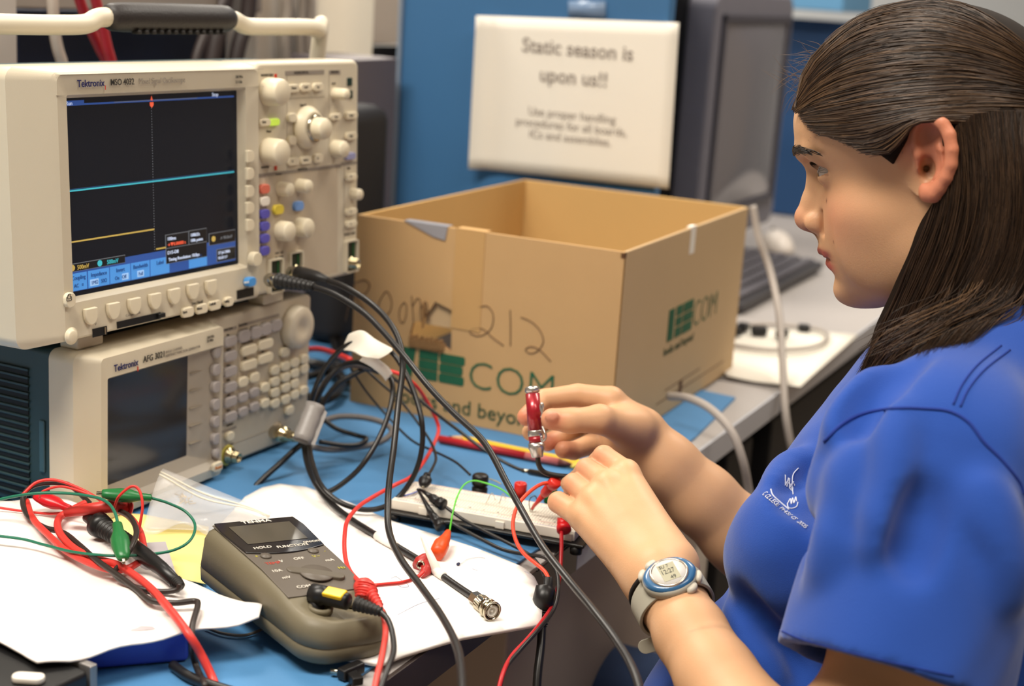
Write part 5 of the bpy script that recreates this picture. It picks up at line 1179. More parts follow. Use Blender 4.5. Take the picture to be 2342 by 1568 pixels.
cable('red_wire','thin red wire looping up around the green clip',[TL(-30,1156,.004),TL(50,1168,.003),TL(120,1174,.004),TL(180,1165,.012),TL(240,1155,.022)],.0010,rwire,'wire')
cable('red_wire','thin red wire arching high beside the green clip',[TL(262,1160,.024),TL(272,1135,.036),TL(300,1112,.044),TL(318,1120,.042),TL(326,1155,.032),TL(320,1200,.018),TL(315,1230,.008)],.0011,rwire,'wire')
cable('red_wire','thin red wire arching over the left loop of the tangle',[TL(240,1150,.020),TL(190,1120,.026),TL(130,1098,.030),TL(85,1102,.028),TL(52,1130,.020)],.0012,rwire,'wire')
cable('red_wire','thin red wire rising from the red crocodile boot',[TL(90,1138,.020),TL(100,1122,.028),TL(140,1112,.030),TL(190,1125,.026),TL(235,1142,.022)],.0010,rwire,'wire')
t=thing('test_probe','red test probe lying across the tangle','probe',tuple(TL(150,1170,.015))); L0=np.array(t.location)
pA=TL(150,1172,.012);pB=TL(252,1157,.022);pCc=TL(300,1162,.018)
locb('probe_body',rp,lambda b:b.tube([pA-L0,(pA+pB)/2-L0,pB-L0,pB+(pCc-pB)*.8-L0],[.0034,.0046,.0050,.0042],16))
locb('probe_flange',M('clip_red2','#c4161c'),lambda b:b.tube([pB+(pCc-pB)*.8-L0,pB+(pCc-pB)*.85-L0,pCc-L0],[.0042,.0075,.0050],18))
t=thing('test_probe','black test probe with a round flange lying beside the yellow sheet','probe',tuple(TL(215,1200,.006))); L0=np.array(t.location)
q0=TL(200,1182,.010);q1=TL(222,1197,.010);q2_=TL(238,1207,.010);q3=TL(290,1240,.010);q4=TL(370,1300,.009);q5=TL(402,1330,.008);q6=TL(413,1340,.007)
locb('tip_sleeve',blk,lambda b:b.tube([q0-L0,q1-L0],[.0042,.0048],14)); locb('flange',blk,lambda b:b.tube([q1-L0,q1+(q2_-q1)*.2-L0,q2_-L0],[.0060,.0098,.0085],22))
locb('ribbed_grip',blkr,lambda b:relief(b,q2_-L0,q3-L0,.0068,.0060,8)); locb('handle',blk,lambda b:b.tube([q3-L0,(q3+q4)/2-L0,q4-L0,q5-L0],[.0062,.0062,.0052,.0042],16)); locb('strain_relief',blkr,lambda b:relief(b,q5-L0,q6-L0,.0044,.0032,4))
gcl=M('clip_green','#1c6a35',.35)
croc('crocodile_clip','green crocodile clip pointing left above the tangle',TL(346,1138,.028),TL(232,1128,.034),gcl,.0068)
croc('crocodile_clip','green crocodile clip standing lower beside the black probe',TL(268,1196,.028),TL(282,1278,.016),gcl,.0066)
croc('crocodile_clip','red crocodile clip at the left of the tangle',TL(160,1163,.010),TL(80,1132,.016),M('clip_red3','#c81420',.3),.0068,mtip=False)
# ================================================================== the person
class Field:
    def __init__(s,lo,hi,h):
        s.lo=np.array(lo,float); s.h=h; s.n=np.ceil((np.array(hi)-s.lo)/h).astype(int)+1
        s.F=np.full(s.n,.5,np.float32)
        s.ax=[(s.lo[i]+h*np.arange(s.n[i])).astype(np.float32) for i in range(3)]
    def sl(s,lo,hi):
        a=np.clip(np.floor((np.asarray(lo)-s.lo)/s.h).astype(int),0,s.n); b=np.clip(np.ceil((np.asarray(hi)-s.lo)/s.h).astype(int)+1,0,s.n)
        if (b<=a).any(): return None
        return tuple(slice(x,y) for x,y in zip(a,b))
    def grid(s,q): return s.ax[0][q[0]][:,None,None],s.ax[1][q[1]][None,:,None],s.ax[2][q[2]][None,None,:]
    def op(s,fn,lo,hi,k=.004,mode='+'):
        m=k+3*s.h; q=s.sl(np.asarray(lo)-m,np.asarray(hi)+m)
        if q is None: return
        d=fn(*s.grid(q)); F=s.F[q]
        if mode=='-': d=-d; h=np.maximum(k-np.abs(F-d),0)/k; s.F[q]=np.maximum(F,d)+h*h*k*.25
        else: h=np.maximum(k-np.abs(F-d),0)/k; s.F[q]=np.minimum(F,d)-h*h*k*.25
    def cap(s,a,b,ra,rb=None,k=.004,mode='+'):
        a=np.asarray(a,float);b=np.asarray(b,float); rb=ra if rb is None else rb; ab=b-a; L2=max(ab@ab,1e-12); R=max(ra,rb)
        def fn(x,y,z):
            t=np.clip(((x-a[0])*ab[0]+(y-a[1])*ab[1]+(z-a[2])*ab[2])/L2,0,1)
            return np.sqrt((x-a[0]-t*ab[0])**2+(y-a[1]-t*ab[1])**2+(z-a[2]-t*ab[2])**2)-(ra+(rb-ra)*t)
        s.op(fn,np.minimum(a,b)-R,np.maximum(a,b)+R,k,mode)
    def chain(s,pts,rs,k=.004,mode='+',kk=None):
        for i in range(len(pts)-1): s.cap(pts[i],pts[i+1],rs[i],rs[i+1],k if (i==0 or kk is None) else kk,mode)
    def ell(s,c,r,k=.004,mode='+',R=None):
        c=np.asarray(c,float);r=np.asarray(r,float); R=np.eye(3) if R is None else np.asarray(R) # rows = axes
        def fn(x,y,z):
            dx,dy,dz=x-c[0],y-c[1],z-c[2]
            u=[(R[i][0]*dx+R[i][1]*dy+R[i][2]*dz) for i in range(3)]
            k0=np.sqrt((u[0]/r[0])**2+(u[1]/r[1])**2+(u[2]/r[2])**2); k1=np.sqrt((u[0]/r[0]**2)**2+(u[1]/r[1]**2)**2+(u[2]/r[2]**2)**2)+1e-9
            return k0*(k0-1)/k1
        m=r.max(); s.op(fn,c-m,c+m,k,mode)
    def sample(s,p):
        g=(np.asarray(p)-s.lo)/s.h; i=np.floor(g).astype(int)
        if (i<0).any() or (i>=s.n-1).any(): return .5
        f=g-i; c=s.F[i[0]:i[0]+2,i[1]:i[1]+2,i[2]:i[2]+2]
        c=c[0]*(1-f[0])+c[1]*f[0]; c=c[0]*(1-f[1])+c[1]*f[1]; return float(c[0]*(1-f[2])+c[1]*f[2])
    def hit(s,px,py,d0=.8,d1=1.7,org=None,dirn=None):
        o=CP if org is None else org; v=ray(px,py) if dirn is None else dirn; t=d0
        while t<d1:
            f=s.sample(o+v*t)
            if f<0: 
                for _ in range(3): t-=.0008; 
                return o+v*t
            t+=max(min(f*.6,.01),.0006)
        return None
    def mesh(s):
        F=s.F; h=s.h; I=F<0
        nx,ny,nz=F.shape
        acc=np.zeros((nx-1,ny-1,nz-1,3),np.float32); cnt=np.zeros((nx-1,ny-1,nz-1),np.float32)
        faces_e=[]
        for ax in range(3):
            a=[slice(None)]*3;b=[slice(None)]*3; a[ax]=slice(0,-1);b[ax]=slice(1,None)
            A=F[tuple(a)];B=F[tuple(b)]; cr=(I[tuple(a)]!=I[tuple(b)])
            idx=np.argwhere(cr); t=A[cr]/(A[cr]-B[cr]); pos=idx.astype(np.float32); pos[:,ax]+=t
            o=[i for i in range(3) if i!=ax]
            for da in(0,-1):
                for db in(0,-1):
                    c=idx.copy(); c[:,o[0]]+=da;c[:,o[1]]+=db
                    ok=(c>=0).all(1)&(c[:,0]<nx-1)&(c[:,1]<ny-1)&(c[:,2]<nz-1)
                    np.add.at(acc,tuple(c[ok].T),pos[ok]); np.add.at(cnt,tuple(c[ok].T),1)
            faces_e.append((ax,idx,I[tuple(a)][cr]))
        m=cnt>0; ids=-np.ones(m.shape,np.int64); ids[m]=np.arange(m.sum()); V=acc[m]/cnt[m][:,None]; V=V*h+s.lo
        Q=[]
        for ax,idx,ins in faces_e:
            o=[i for i in range(3) if i!=ax]
            ok=(idx[:,o[0]]>0)&(idx[:,o[1]]>0)&(idx[:,o[0]]<m.shape[o[0]])&(idx[:,o[1]]<m.shape[o[1]]); i2=idx[ok]; s2=ins[ok]
            def g(da,db):
                c=i2.copy(); c[:,o[0]]+=da;c[:,o[1]]+=db; return ids[tuple(c.T)]
            q=np.stack([g(-1,-1),g(0,-1),g(0,0),g(-1,0)],1); 
            fl=s2 if ax!=1 else ~s2
            q[~fl]=q[~fl][:,::-1]; Q.append(q)
        Q=np.vstack(Q); Q=Q[(Q>=0).all(1)]
        return V,Q
def relax(V,Q,it=2,lam=.5):
    n=len(V)
    for _ in range(it):
        S_=np.zeros_like(V);c=np.zeros(n)
        for a,b in((0,1),(1,2),(2,3),(3,0)):
            np.add.at(S_,Q[:,a],V[Q[:,b]]);np.add.at(c,Q[:,a],1);np.add.at(S_,Q[:,b],V[Q[:,a]]);np.add.at(c,Q[:,b],1)
        V=V+lam*(S_/np.maximum(c,1)[:,None]-V)
    return V
def npmesh(name,V,Q,mat,parent=None,tint=None,smooth=True):
    me=bpy.data.meshes.new(name); me.vertices.add(len(V)); me.vertices.foreach_set('co',np.asarray(V,np.float32).ravel())
    k=Q.shape[1]; me.loops.add(Q.size); me.loops.foreach_set('vertex_index',Q.astype(np.int32).ravel()); me.polygons.add(len(Q))
    me.polygons.foreach_set('loop_start',np.arange(0,Q.size,k,dtype=np.int32)); me.polygons.foreach_set('loop_total',np.full(len(Q),k,np.int32)); me.polygons.foreach_set('use_smooth',[smooth]*len(Q))
    me.update(calc_edges=True); me.validate(); me.materials.append(mat)
    if tint is not None:
        at_=me.color_attributes.new('tint','FLOAT_COLOR','POINT'); c=np.ones((len(V),4),np.float32); c[:,:3]=tint; at_.data.foreach_set('color',c.ravel())
    o=bpy.data.objects.new(name,me); COL.objects.link(o)
    if parent is not None: o.parent=parent
    return o
# ---- head frame
def fr(a,t):
    fw=np.array([-math.cos(a),math.sin(a),0]); L=np.cross([0,0,1],fw); z=np.array([0,0,1.])
    return fw*math.cos(t)-z*math.sin(t),L,fw*math.sin(t)+z*math.cos(t)
HF,HL,HU=fr(math.radians(21.5),math.radians(8))
HO=P(2112,385,1.04)-.070*HL
HR=np.stack([HF,HL,HU])           # rows: local axes
def h2w(p): return HO+np.asarray(p)@HR
def w2h(p): return (np.asarray(p)-HO)@HR.T
def hray(px,py): return w2h(CP),HR@ray(px,py)
def hpl(px,py,y):
    o,v=hray(px,py); s=(y-o[1])/v[1]; return o+v*s
# midline base profile (no nose)
ZB=[-.118,-.1095,-.1075,-.104,-.100,-.095,-.0905,-.0855,-.0815,-.0777,-.0733,-.0700,-.0685,-.0660,-.0630,-.0578,-.052,-.045,-.030,-.015,-.004,.003,.0093,.0185,.0337,.0515,.075]
XB=[.020,.050,.0600,.0690,.0725,.0742,.0740,.0738,.0765,.0808,.0815,.0808,.0815,.0865,.0872,.0866,.086,.085,.084,.086,.0895,.095,.0995,.1005,  .1006,.0955,.070]
def SI(z,xs,ys,sig=.0035):
    g=np.linspace(-.14,.12,521); v=np.interp(g,xs,ys); k=np.exp(-.5*((np.arange(-40,41)*.0005)/sig)**2); k/=k.sum()
    v=np.convolve(np.pad(v,40,mode='edge'),k,'valid'); return np.interp(z,g,v)
def faceF(x,y,z):
    xm=SI(z,ZB,XB,.0011); xs=SI(z,[-.118,-.1095,-.104,-.095,-.085,-.07,-.05,-.03,-.015,-.004,.009,.0185,.0337,.0515,.075],[.020,.050,.067,.0735,.0765,.081,.0850,.085,.0865,.0895,.0990,.1003,.1006,.0955,.070],.006)
    wv=np.exp(-(y/.020)**4); xb=xm*wv+xs*(1-wv)
    c=SI(z,[-.11,-.10,-.085,-.068,-.05,-.03,-.01,.005,.02,.04,.08],[16,15,13,12,11,11,13,10.5,6.5,5.6,6.5],.007)
    xf=xb-c*np.abs(y)**2.0
    w=SI(z,[-.115,-.105,-.09,-.07,-.05,-.025,0,.02,.05],[.030,.041,.0500,.0575,.0612,.0645,.067,.069,.070],.008)
    w=w-np.clip(.03-x,-.05,.05)*.0
    # lower edge of the jaw rises towards the back
    zb=-.110+np.clip(.045-x,0,.1)*.25+np.abs(y)*.12*(x>-.1)
    f1=(x-xf)*.85; f2=(np.abs(y)-w)*.95; f3=zb-z; f4=-.02-x
    def sm(a,b,k): h=np.maximum(k-np.abs(a-b),0)/k; return np.maximum(a,b)+h*h*k*.25
    return sm(sm(sm(f1,f2,.030),f3,.016),f4,.02)
hf=Field((-.105,-.105,-.20),(.118,.105,.125),.00125)
hf.op(faceF,(-.05,-.08,-.125),(.11,.08,.06),.004)
hf.ell((.003,0,.033),(.0955,.0750,.0755),.012)
hf.ell((.044,.043,-.032),(.020,.0190,.017),.025); hf.ell((.044,-.043,-.032),(.020,.0190,.017),.025)  # cheekbones
for s in(-1,1): hf.ell((.030,.043*s,-.062),(.030,.0135,.026),.022)
hf.ell((.058,0,-.097),(.0150,.017,.0125),.014)     # chin
# brow ridge
for s in(-1,1):
    hf.cap((.0910,.012*s,.0095),(.0815,.039*s,.0115),.0085,.0070,.009)
    hf.ell((.0895,.028*s,-.0045),(.0130,.0180,.0120),.009,'-')
# nose
hf.chain([(.0855,0,.003),(.0870,0,-.012),(.0915,0,-.026),(.0965,0,-.0375)],[.0075,.0070,.0068,.0075],.010,kk=.004)
hf.cap((.078,0,-.010),(.084,0,-.040),.0085,.0125,.012)
hf.ell((.0963,0,-.0415),(.0085,.0090,.0082),.005)
for s in(-1,1):
    hf.ell((.0870,.0125*s,-.0428),(.0085,.0058,.0072),.004); hf.cap((.0795,.0175*s,-.036),(.0790,.0180*s,-.0500),.0020,.0020,.005,'-'); hf.ell((.0905,.0070*s,-.0502),(.0058,.0032,.0042),.0015,'-')
hf.cap((.0945,0,-.0470),(.086,0,-.0500),.0030,.0035,.003)
# lips
for s in(-1,1):
    hf.chain([(.0832,.0,-.0655),(.0825,.006*s,-.0645),(.0780,.015*s,-.0665),(.0715,.0235*s,-.0690)],[.0044,.0046,.0036,.0018],.0025,kk=.002)
    hf.chain([(.0768,.0,-.0755),(.0760,.007*s,-.0750),(.0725,.015*s,-.0725),(.0705,.0225*s,-.0698)],[.0050,.0049,.0037,.0016],.0025,kk=.002)
    hf.chain([(.0870,0,-.0700),(.0830,.010*s,-.0700),(.0765,.0190*s,-.0697),(.0700,.0250*s,-.0697)],[.0022,.0019,.0010,.0005],.0012,'-')
hf.cap((.0825,-.012,-.0815),(.0825,.012,-.0815),.0022,.0022,.006,'-')
# eyelids
for s in(-1,1):
    ec=np.array([.0682,.0315*s,-.0030])
    def lid(x,y,z,ec=ec,s=s):
        r=np.sqrt((x-ec[0])**2+(y-ec[1])**2+(z-ec[2])**2)-.0136
        yy=(y-ec[1]); u=np.clip(yy/.0145,-1,1); zc=ec[2]+.0008+s*u*.0006
        hu=.0056*(1-u*u)**.6; hd=.0044*(1-u*u)**.8
        op=np.maximum(z-(zc+hu),(zc-hd)-z); op=np.maximum(op,ec[0]+.002-x)
        return np.maximum(r,-op)
    hf.op(lid,ec-.015,ec+.015,.0025)
    def carve(x,y,z,ec=ec,s=s):
        r=np.sqrt((x-ec[0])**2+(y-ec[1])**2+(z-ec[2])**2)-.0119
        u=np.clip((y-ec[1])/.0145,-1,1); zc=ec[2]+.0008+s*u*.0006
        op=np.maximum(z-(zc+.0056*(1-u*u)**.6),(zc-.0044*(1-u*u)**.8)-z); op=np.maximum(op,ec[0]+.002-x)
        return np.minimum(np.maximum(r-.006,op),.05+0*r)
    hf.op(carve,ec-.02,ec+.02,.0006,'-')
# ear (both sides)
def earp(pxs,y0=.0705,y1=.0865):
    out=[]
    for px,py in pxs:
        p=hpl(px,py,.074); u=np.clip((.010-p[0])/.035,0,1); q=hpl(px,py,y0+(y1-y0)*u); out.append(q)
    return out
rim=earp([(2100,352),(2092,325),(2093,298),(2108,278),(2132,270),(2156,281),(2171,308),(2177,342),(2175,376),(2164,405),(2148,428),(2135,442),(2122,444),(2116,432)])
rr=[.0030,.0036,.0040,.0044,.0046,.0046,.0045,.0045,.0046,.0050,.0056,.0060,.0052,.0040]
anti=earp([(2122,300),(2142,315),(2152,345),(2152,375),(2142,398),(2128,408)],.068,.080)
anr=[.0022,.0028,.0032,.0034,.0036,.0032]
trg=earp([(2106,368),(2108,384)],.072,.073)
for s in(1,-1):
    mir=lambda L: [np.array([p[0],p[1]*s,p[2]]) for p in L]
    R_,A_,T_=mir(rim),mir(anti),mir(trg)
    # thin plate behind the rim
    cen=np.array([.001,.0725*s,.003]); ax1=np.array([-.93,.36*s,0.]); ax1/=np.linalg.norm(ax1); ax3=np.array([0,0,1.]); ax2=np.cross(ax3,ax1)
    ptop=np.mean([R_[4],R_[8]],0)
    hf.ell((-.0040,.0735*s,.0085),(.0175,.0032,.0250),.003,'+',np.stack([ax1,ax2,ax3])) if False else None
    def plate(x,y,z,s=s,ax1=ax1,ax2=ax2):
        c=(-.0045,.0708*s,.0060); u=(x-c[0])*ax1[0]+(y-c[1])*ax1[1]; v=z-c[2]; w=(x-c[0])*ax2[0]+(y-c[1])*ax2[1]
        # outline ellipse, tilted
        uu=u*.98+v*-.12; vv=v
        e=(np.sqrt((uu/.0165)**2+(vv/.0270)**2)-1)*.017
        return np.maximum(e,np.abs(w)-.0016)
    hf.op(plate,(-.035,-.1 if s<0 else .05,-.03),(.02,-.05 if s<0 else .1,.04),.004)
    hf.chain(R_,rr,.0028,kk=.0015); hf.chain(A_,anr,.003,kk=.0012)
    hf.cap(R_[0],(R_[0]+A_[3])/2,.0026,.0018,.003)
    hf.cap(T_[0],T_[1],.0036,.0034,.004)
    hf.cap(R_[-3],R_[-2]+np.array([0,0,.002]),.0052,.0050,.004)
    for bx,by,br in((2122,312,(.0085,.0050,.0105)),(2128,372,(.0080,.0055,.0120))):
        c3=hpl(bx,by,.0755); hf.ell((c3[0],(.0745+(.010-c3[0])*.30)*s,c3[2]),br,.002,'-')
    cc=hpl(2121,385,.0715); cc=np.array([cc[0],cc[1]*s,cc[2]]); hf.ell(cc+np.array([0,.0015*s,-.0005]),(.0050,.0060,.0085),.003,'-')
    cc2=hpl(2118,385,.060); cc2=np.array([cc2[0],cc2[1]*s,cc2[2]]); hf.cap((cc[0]+.0008,cc[1],cc[2]),cc2,.0026,.002,.0015,'-')
# neck
hf.chain([(-.022,0,-.045),(-.040,0,-.11),(-.062,0,-.20)],[.052,.050,.056],.025)
hf.cap((.004,.045,-.06),(-.03,.05,-.10),.012,.02,.02); hf.cap((.004,-.045,-.06),(-.03,-.05,-.10),.012,.02,.02)
HV,HQ=hf.mesh(); HV=relax(HV,HQ,1,.5)
# skin tint in head space, with shade of ear hollows and nostrils painted in
def lrp(c,t,w): w=np.clip(w,0,1)[:,None]; return c*(1-w)+np.array(lin(t)[:3])*w
def gs(V,c,r): return np.exp(-(((V-np.array(c))/np.array(r))**2).sum(1))
SK=np.array(lin('#c99c76')[:3])
tc=np.tile(SK,(len(HV),1))
ys=np.abs(HV[:,1]); Vs=np.column_stack([HV[:,0],ys,HV[:,2]])
tc=lrp(tc,'#c07a60',.55*gs(Vs,(.062,.045,-.035),(.03,.025,.022))); tc=lrp(tc,'#bd6f58',.55*gs(Vs,(.102,0,-.042),(.012,.014,.012)))
earw=np.clip((ys-.069)/.006,0,1)*(HV[:,0]<.018)*(HV[:,0]>-.035)*(HV[:,2]>-.03)*(HV[:,2]<.045); tc=lrp(tc,'#c46852',.62*earw)
tc=lrp(tc,'#b08a62',.35*gs(Vs,(.08,.033,-.004),(.02,.02,.014)))
ul=(gs(Vs,(.082,0,-.0662),(.022,.0210,.0034))); ll=gs(Vs,(.076,0,-.0752),(.020,.0190,.0046)); xm_=(HV[:,0]>.066)
tc=lrp(tc,'#8f4a42',3.2*ul*xm_); tc=lrp(tc,'#b4594e',3.0*ll*xm_)
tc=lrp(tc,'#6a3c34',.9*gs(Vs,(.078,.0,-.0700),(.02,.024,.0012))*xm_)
for bx_,by_ in((2122,315),(2128,370)):
    tc=lrp(tc,'#8f5240',.6*gs(Vs,hpl(bx_,by_,.073),(.007,.006,.010)))  # shading of the ear hollows, put into the colour
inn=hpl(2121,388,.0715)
tc=lrp(tc,'#5a2c20',.95*gs(Vs,inn,(.004,.008,.006)))  # ear canal darkened by colour as well
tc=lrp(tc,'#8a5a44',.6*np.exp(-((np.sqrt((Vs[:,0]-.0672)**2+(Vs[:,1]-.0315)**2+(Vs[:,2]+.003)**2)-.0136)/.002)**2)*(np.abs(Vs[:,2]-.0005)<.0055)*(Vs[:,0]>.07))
tc=lrp(tc,'#3a1f18',.9*gs(Vs,(.0900,.0062,-.0508),(.0062,.0036,.0040)))  # nostril shade painted on the skin
def skinhit(px,py):
    o,v=hray(px,py); t=.85
    while t<1.3:
        f=hf.sample(o+v*t)
        if f<.0002: return o+v*t
        t+=max(f*.5,.0004)
    return None
for px,py,r in((2098,443,.0022),(2041,567,.0015),(1927,531,.0014),(1890,459,.0014),(1925,442,.0008),(1925,449,.0009),(2093,362,.0015),(1906,553,.0011)):
    q=skinhit(px,py)
    if q is not None: tc=lrp(tc,'#6a3420',1.1*gs(HV,q,(r,r,r)))
skin=vcolmat('skin',.46,sss=.12,bump=.12,bscale=900,noise=.05,spec=.35)
# ---- arms and hands
def PP(L): return [P(*p) for p in L]
lf=Field((.0,.78,-.09),(.335,1.235,.235),.0016)
# left forearm, wrist
lf.chain(PP([(1508,1318,1.092),(1540,1378,1.072),(1580,1450,1.045),(1640,1550,1.01),(1720,1670,.97),(1800,1780,.94)]),[.0215,.0235,.0255,.0275,.032,.035],.01,kk=.006)
lf.chain([P(1800,1780,.94),P(1960,1710,.95),P(2070,1450,.978),P(2170,1100,1.0)],[.036,.038,.041,.043],.02)
lf2=Field((.0,.94,.0),(.175,1.225,.165),.00105)
def lefthand(f):
    wr=PP([(1540,1290,1.110),(1520,1306,1.103),(1502,1322,1.098),(1486,1334,1.098)])
    mc=PP([(1432,1084,1.178),(1388,1110,1.168),(1356,1146,1.162),(1328,1183,1.160)])
    f.chain(PP([(1508,1318,1.092),(1540,1378,1.072),(1580,1450,1.045),(1640,1550,1.01)]),[.0215,.0235,.0255,.0275],.01,kk=.006)
    f.chain(PP([(1520,1300,1.104),(1508,1318,1.092)]),[.0205,.0215],.008)
    for a,b,r0,r1 in zip(wr,mc,(.0165,.0165,.016,.0150),(.0108,.0106,.0102,.0098)): f.cap(a,b,r0,r1,.016)
    for i in range(3): f.cap((wr[i]+wr[i+1])/2*.4+(mc[i]+mc[i+1])/2*.6,(mc[i]+mc[i+1])/2*.80+(wr[i]+wr[i+1])/2*.20,.0112,.0080,.008)
    fing=[([(1432,1082,1.178),(1381,1043,1.198),(1352,1070,1.222),(1318,1092,1.238)],[.0104,.0088,.0078,.0066]),
          ([(1388,1108,1.168),(1342,1072,1.196),(1325,1092,1.222),(1300,1106,1.240)],[.0104,.0088,.0078,.0066]),
          ([(1356,1144,1.162),(1312,1106,1.190),(1310,1122,1.214),(1322,1136,1.230)],[.0101,.0085,.0074,.0064]),
          ([(1328,1181,1.160),(1277,1148,1.182),(1296,1160,1.205),(1325,1168,1.216)],[.0097,.0084,.0072,.0062])]
    for i,(pp,rs) in enumerate(fing):
        g=Field(f.lo,f.lo+(f.n-1)*f.h,f.h) if False else None
        f.cap(P(*pp[0]),P(*pp[1]),rs[0]*.97,rs[1],.0020); f.cap(P(*pp[1]),P(*pp[2]),rs[1],rs[2],.0015); f.cap(P(*pp[2]),P(*pp[3]),rs[2],rs[3],.0012)
        f.ell(P(pp[0][0]+2,pp[0][1]-4,pp[0][2]-.0050),(.0080,.0080,.0080),.007); f.cap(P(pp[0][0],pp[0][1]-2,pp[0][2]-.0105),(P(pp[0][0],pp[0][1],pp[0][2]-.011)*.45+(wr[i]-_f*.013)*.55),.0016,.0010,.008)
    # thumb, on the far side of the hand
    f.chain(PP([(1520,1262,1.130),(1462,1170,1.185),(1392,1122,1.222),(1322,1112,1.250)]),[.0155,.0125,.0100,.0078],.010,kk=.003)
lefthand(lf2)
rf=Field((-.02,1.08,-.06),(.31,1.36,.17),.0013)
def righthand(f):
    f.chain(PP([(1470,1005,1.292),(1525,1065,1.292),(1608,1143,1.295),(1690,1222,1.30),(1790,1320,1.31),(1900,1300,1.32)]),[.0240,.0272,.0300,.0325,.036,.040],.012,kk=.008)
    cm=PP([(1458,975,1.290),(1450,990,1.300),(1440,1008,1.300),(1435,1022,1.295)])
    mc=PP([(1398,916,1.282),(1392,940,1.300),(1388,972,1.312),(1380,1000,1.312)])
    for a,b,r0,r1 in zip(cm,mc,(.0160,.016,.0155,.015),(.0115,.0112,.0108,.0100)): f.cap(a,b,r0,r1,.014)
    f.ell(P(1432,968,1.268),(.020,.013,.012),.014)
    # index
    f.chain(PP([(1398,914,1.282),(1322,903,1.285),(1246,912,1.283),(1204,953,1.270)]),[.0112,.0098,.0087,.0080],.004,kk=.0015)
    f.chain(PP([(1392,942,1.300),(1318,938,1.318),(1255,955,1.312),(1214,988,1.290)]),[.0108,.0096,.0086,.0078],.003,kk=.0015)
    f.chain(PP([(1388,972,1.310),(1328,975,1.320),(1285,995,1.305),(1252,1012,1.285)]),[.0104,.0094,.0084,.0076],.003,kk=.0015)
    f.chain(PP([(1380,1000,1.308),(1345,1018,1.300),(1312,1030,1.285),(1288,1028,1.272)]),[.0098,.0088,.0080,.0074],.003,kk=.0015)
    # thumb
    f.chain(PP([(1448,985,1.270),(1372,958,1.240),(1305,962,1.232),(1262,958,1.232)]),[.0150,.0118,.0098,.0090],.012,kk=.004)
    f.ell(P(1262,952,1.2225),(.0062,.0036,.0050),.0015)
righthand(rf)
def arm_tint(V,spots=()):
    t=np.tile(SK*1.0,(len(V),1))
    for c,col,w,r in spots: t=lrp(t,col,w*gs(V,c,(r,r,r)))
    return t
LV,LQ=lf2.mesh(); LV=relax(LV,LQ,2,.5)
keepL=LV[:,1]>.94
L1V,L1Q=lf.mesh(); 
cutp=P(1610,1500,1.03); cdir=P(1720,1670,.97)-P(1540,1378,1.072); cdir/=np.linalg.norm(cdir)
def keepfaces(V,Q,mask): return Q[mask[Q].all(1)]
LQ=keepfaces(LV,LQ,((LV-cutp)@cdir)<.004)
m1=(((L1V-cutp)@cdir)>-.0015); L1Q=keepfaces(L1V,L1Q,m1)
RV,RQ=rf.mesh(); RV=relax(RV,RQ,2,.5)
lt=arm_tint(LV,[(P(x,y,d),'#dba77c',.5,.012) for x,y,d in((1436,1073,1.16),(1386,1101,1.15),(1355,1141,1.145))]+[(P(x,y,d),'#c97f62',.45,.012) for x,y,d in((1378,1040,1.19),(1340,1070,1.19),(1310,1104,1.18),(1275,1146,1.175))])  # paler spots paint the knuckle highlights, redder ones are skin tone
rt=arm_tint(RV,[(P(1262,958,1.225),'#d2705a',.6,.011),(P(1200,955,1.262),'#cf7058',.7,.014),(P(1252,1012,1.28),'#c9705c',.7,.012),(P(1290,1028,1.27),'#c9785f',.5,.016),(P(1262,950,1.222),'#dba090',.5,.005)])
WV=HO+HV@HR
Vall=np.vstack([WV,LV,L1V,RV]); o1=len(WV);o2=o1+len(LV);o3=o2+len(L1V)
Qall=np.vstack([HQ,LQ+o1,L1Q+o2,RQ+o3]); tall=np.vstack([tc,lt,np.tile(SK,(len(L1V),1)),rt])
used=np.zeros(len(Vall),bool); used[Qall.ravel()]=True; mp_=np.cumsum(used)-1; Vall=Vall[used];tall=tall[used];Qall=mp_[Qall]
PER=thing('person','woman in a blue t-shirt seated at the desk holding a red pointer','person',tuple(HO*0+np.array([.36,1.08,-.3])))
PL=np.array(PER.location)
body=npmesh('body',Vall-PL,Qall,skin,PER,tall)
# eyes
for s in(1,-1):
    ec=np.array([.0682,.0315*s,-.0030]); n=40; vs=[];fs=[];col=[]
    g=np.array([.97,.03*s,-.24]); g/=np.linalg.norm(g); a=np.cross(g,[0,0,1]); a/=np.linalg.norm(a); c=np.cross(a,g)
    for j in range(25):
        th_=PI*j/24
        for i in range(n):
            ph=2*PI*i/n; r=.0120+(.0009*max(0,1-(th_/.5)**2)); d=g*math.cos(th_)+(a*math.cos(ph)+c*math.sin(ph))*math.sin(th_); vs.append(h2w(ec+d*r)-PL)
            dg_=th_*.0120; col.append(lin('#080606')[:3] if dg_<.0020 else (lin('#3a2416')[:3] if dg_<.0056 else (lin('#1c120c')[:3] if dg_<.0062 else lin('#b5a89e')[:3])))
    fs=[(j*n+i,j*n+(i+1)%n,(j+1)*n+(i+1)%n,(j+1)*n+i) for j in range(24) for i in range(n)]
    npmesh('eye',np.array(vs),np.array(fs),vcolmat('eye_wet',.06,noise=.0,spec=.7),PER,np.array(col))
b=MB(); b.tube([h2w((.0725,y,-.0695-.0012))-PL+HU*.002 for y in np.linspace(-.02,.02,9)],.0026,8) ; b.build('teeth',M('teeth','#e6dfd2',.3),PER)
b=MB(); b.tube([h2w((.0785-14*y*y,y,-.0680))-PL for y in np.linspace(-.018,.018,13)],.0019,8) ; b.build('teeth',M('teeth','#e6dfd2',.3),PER)
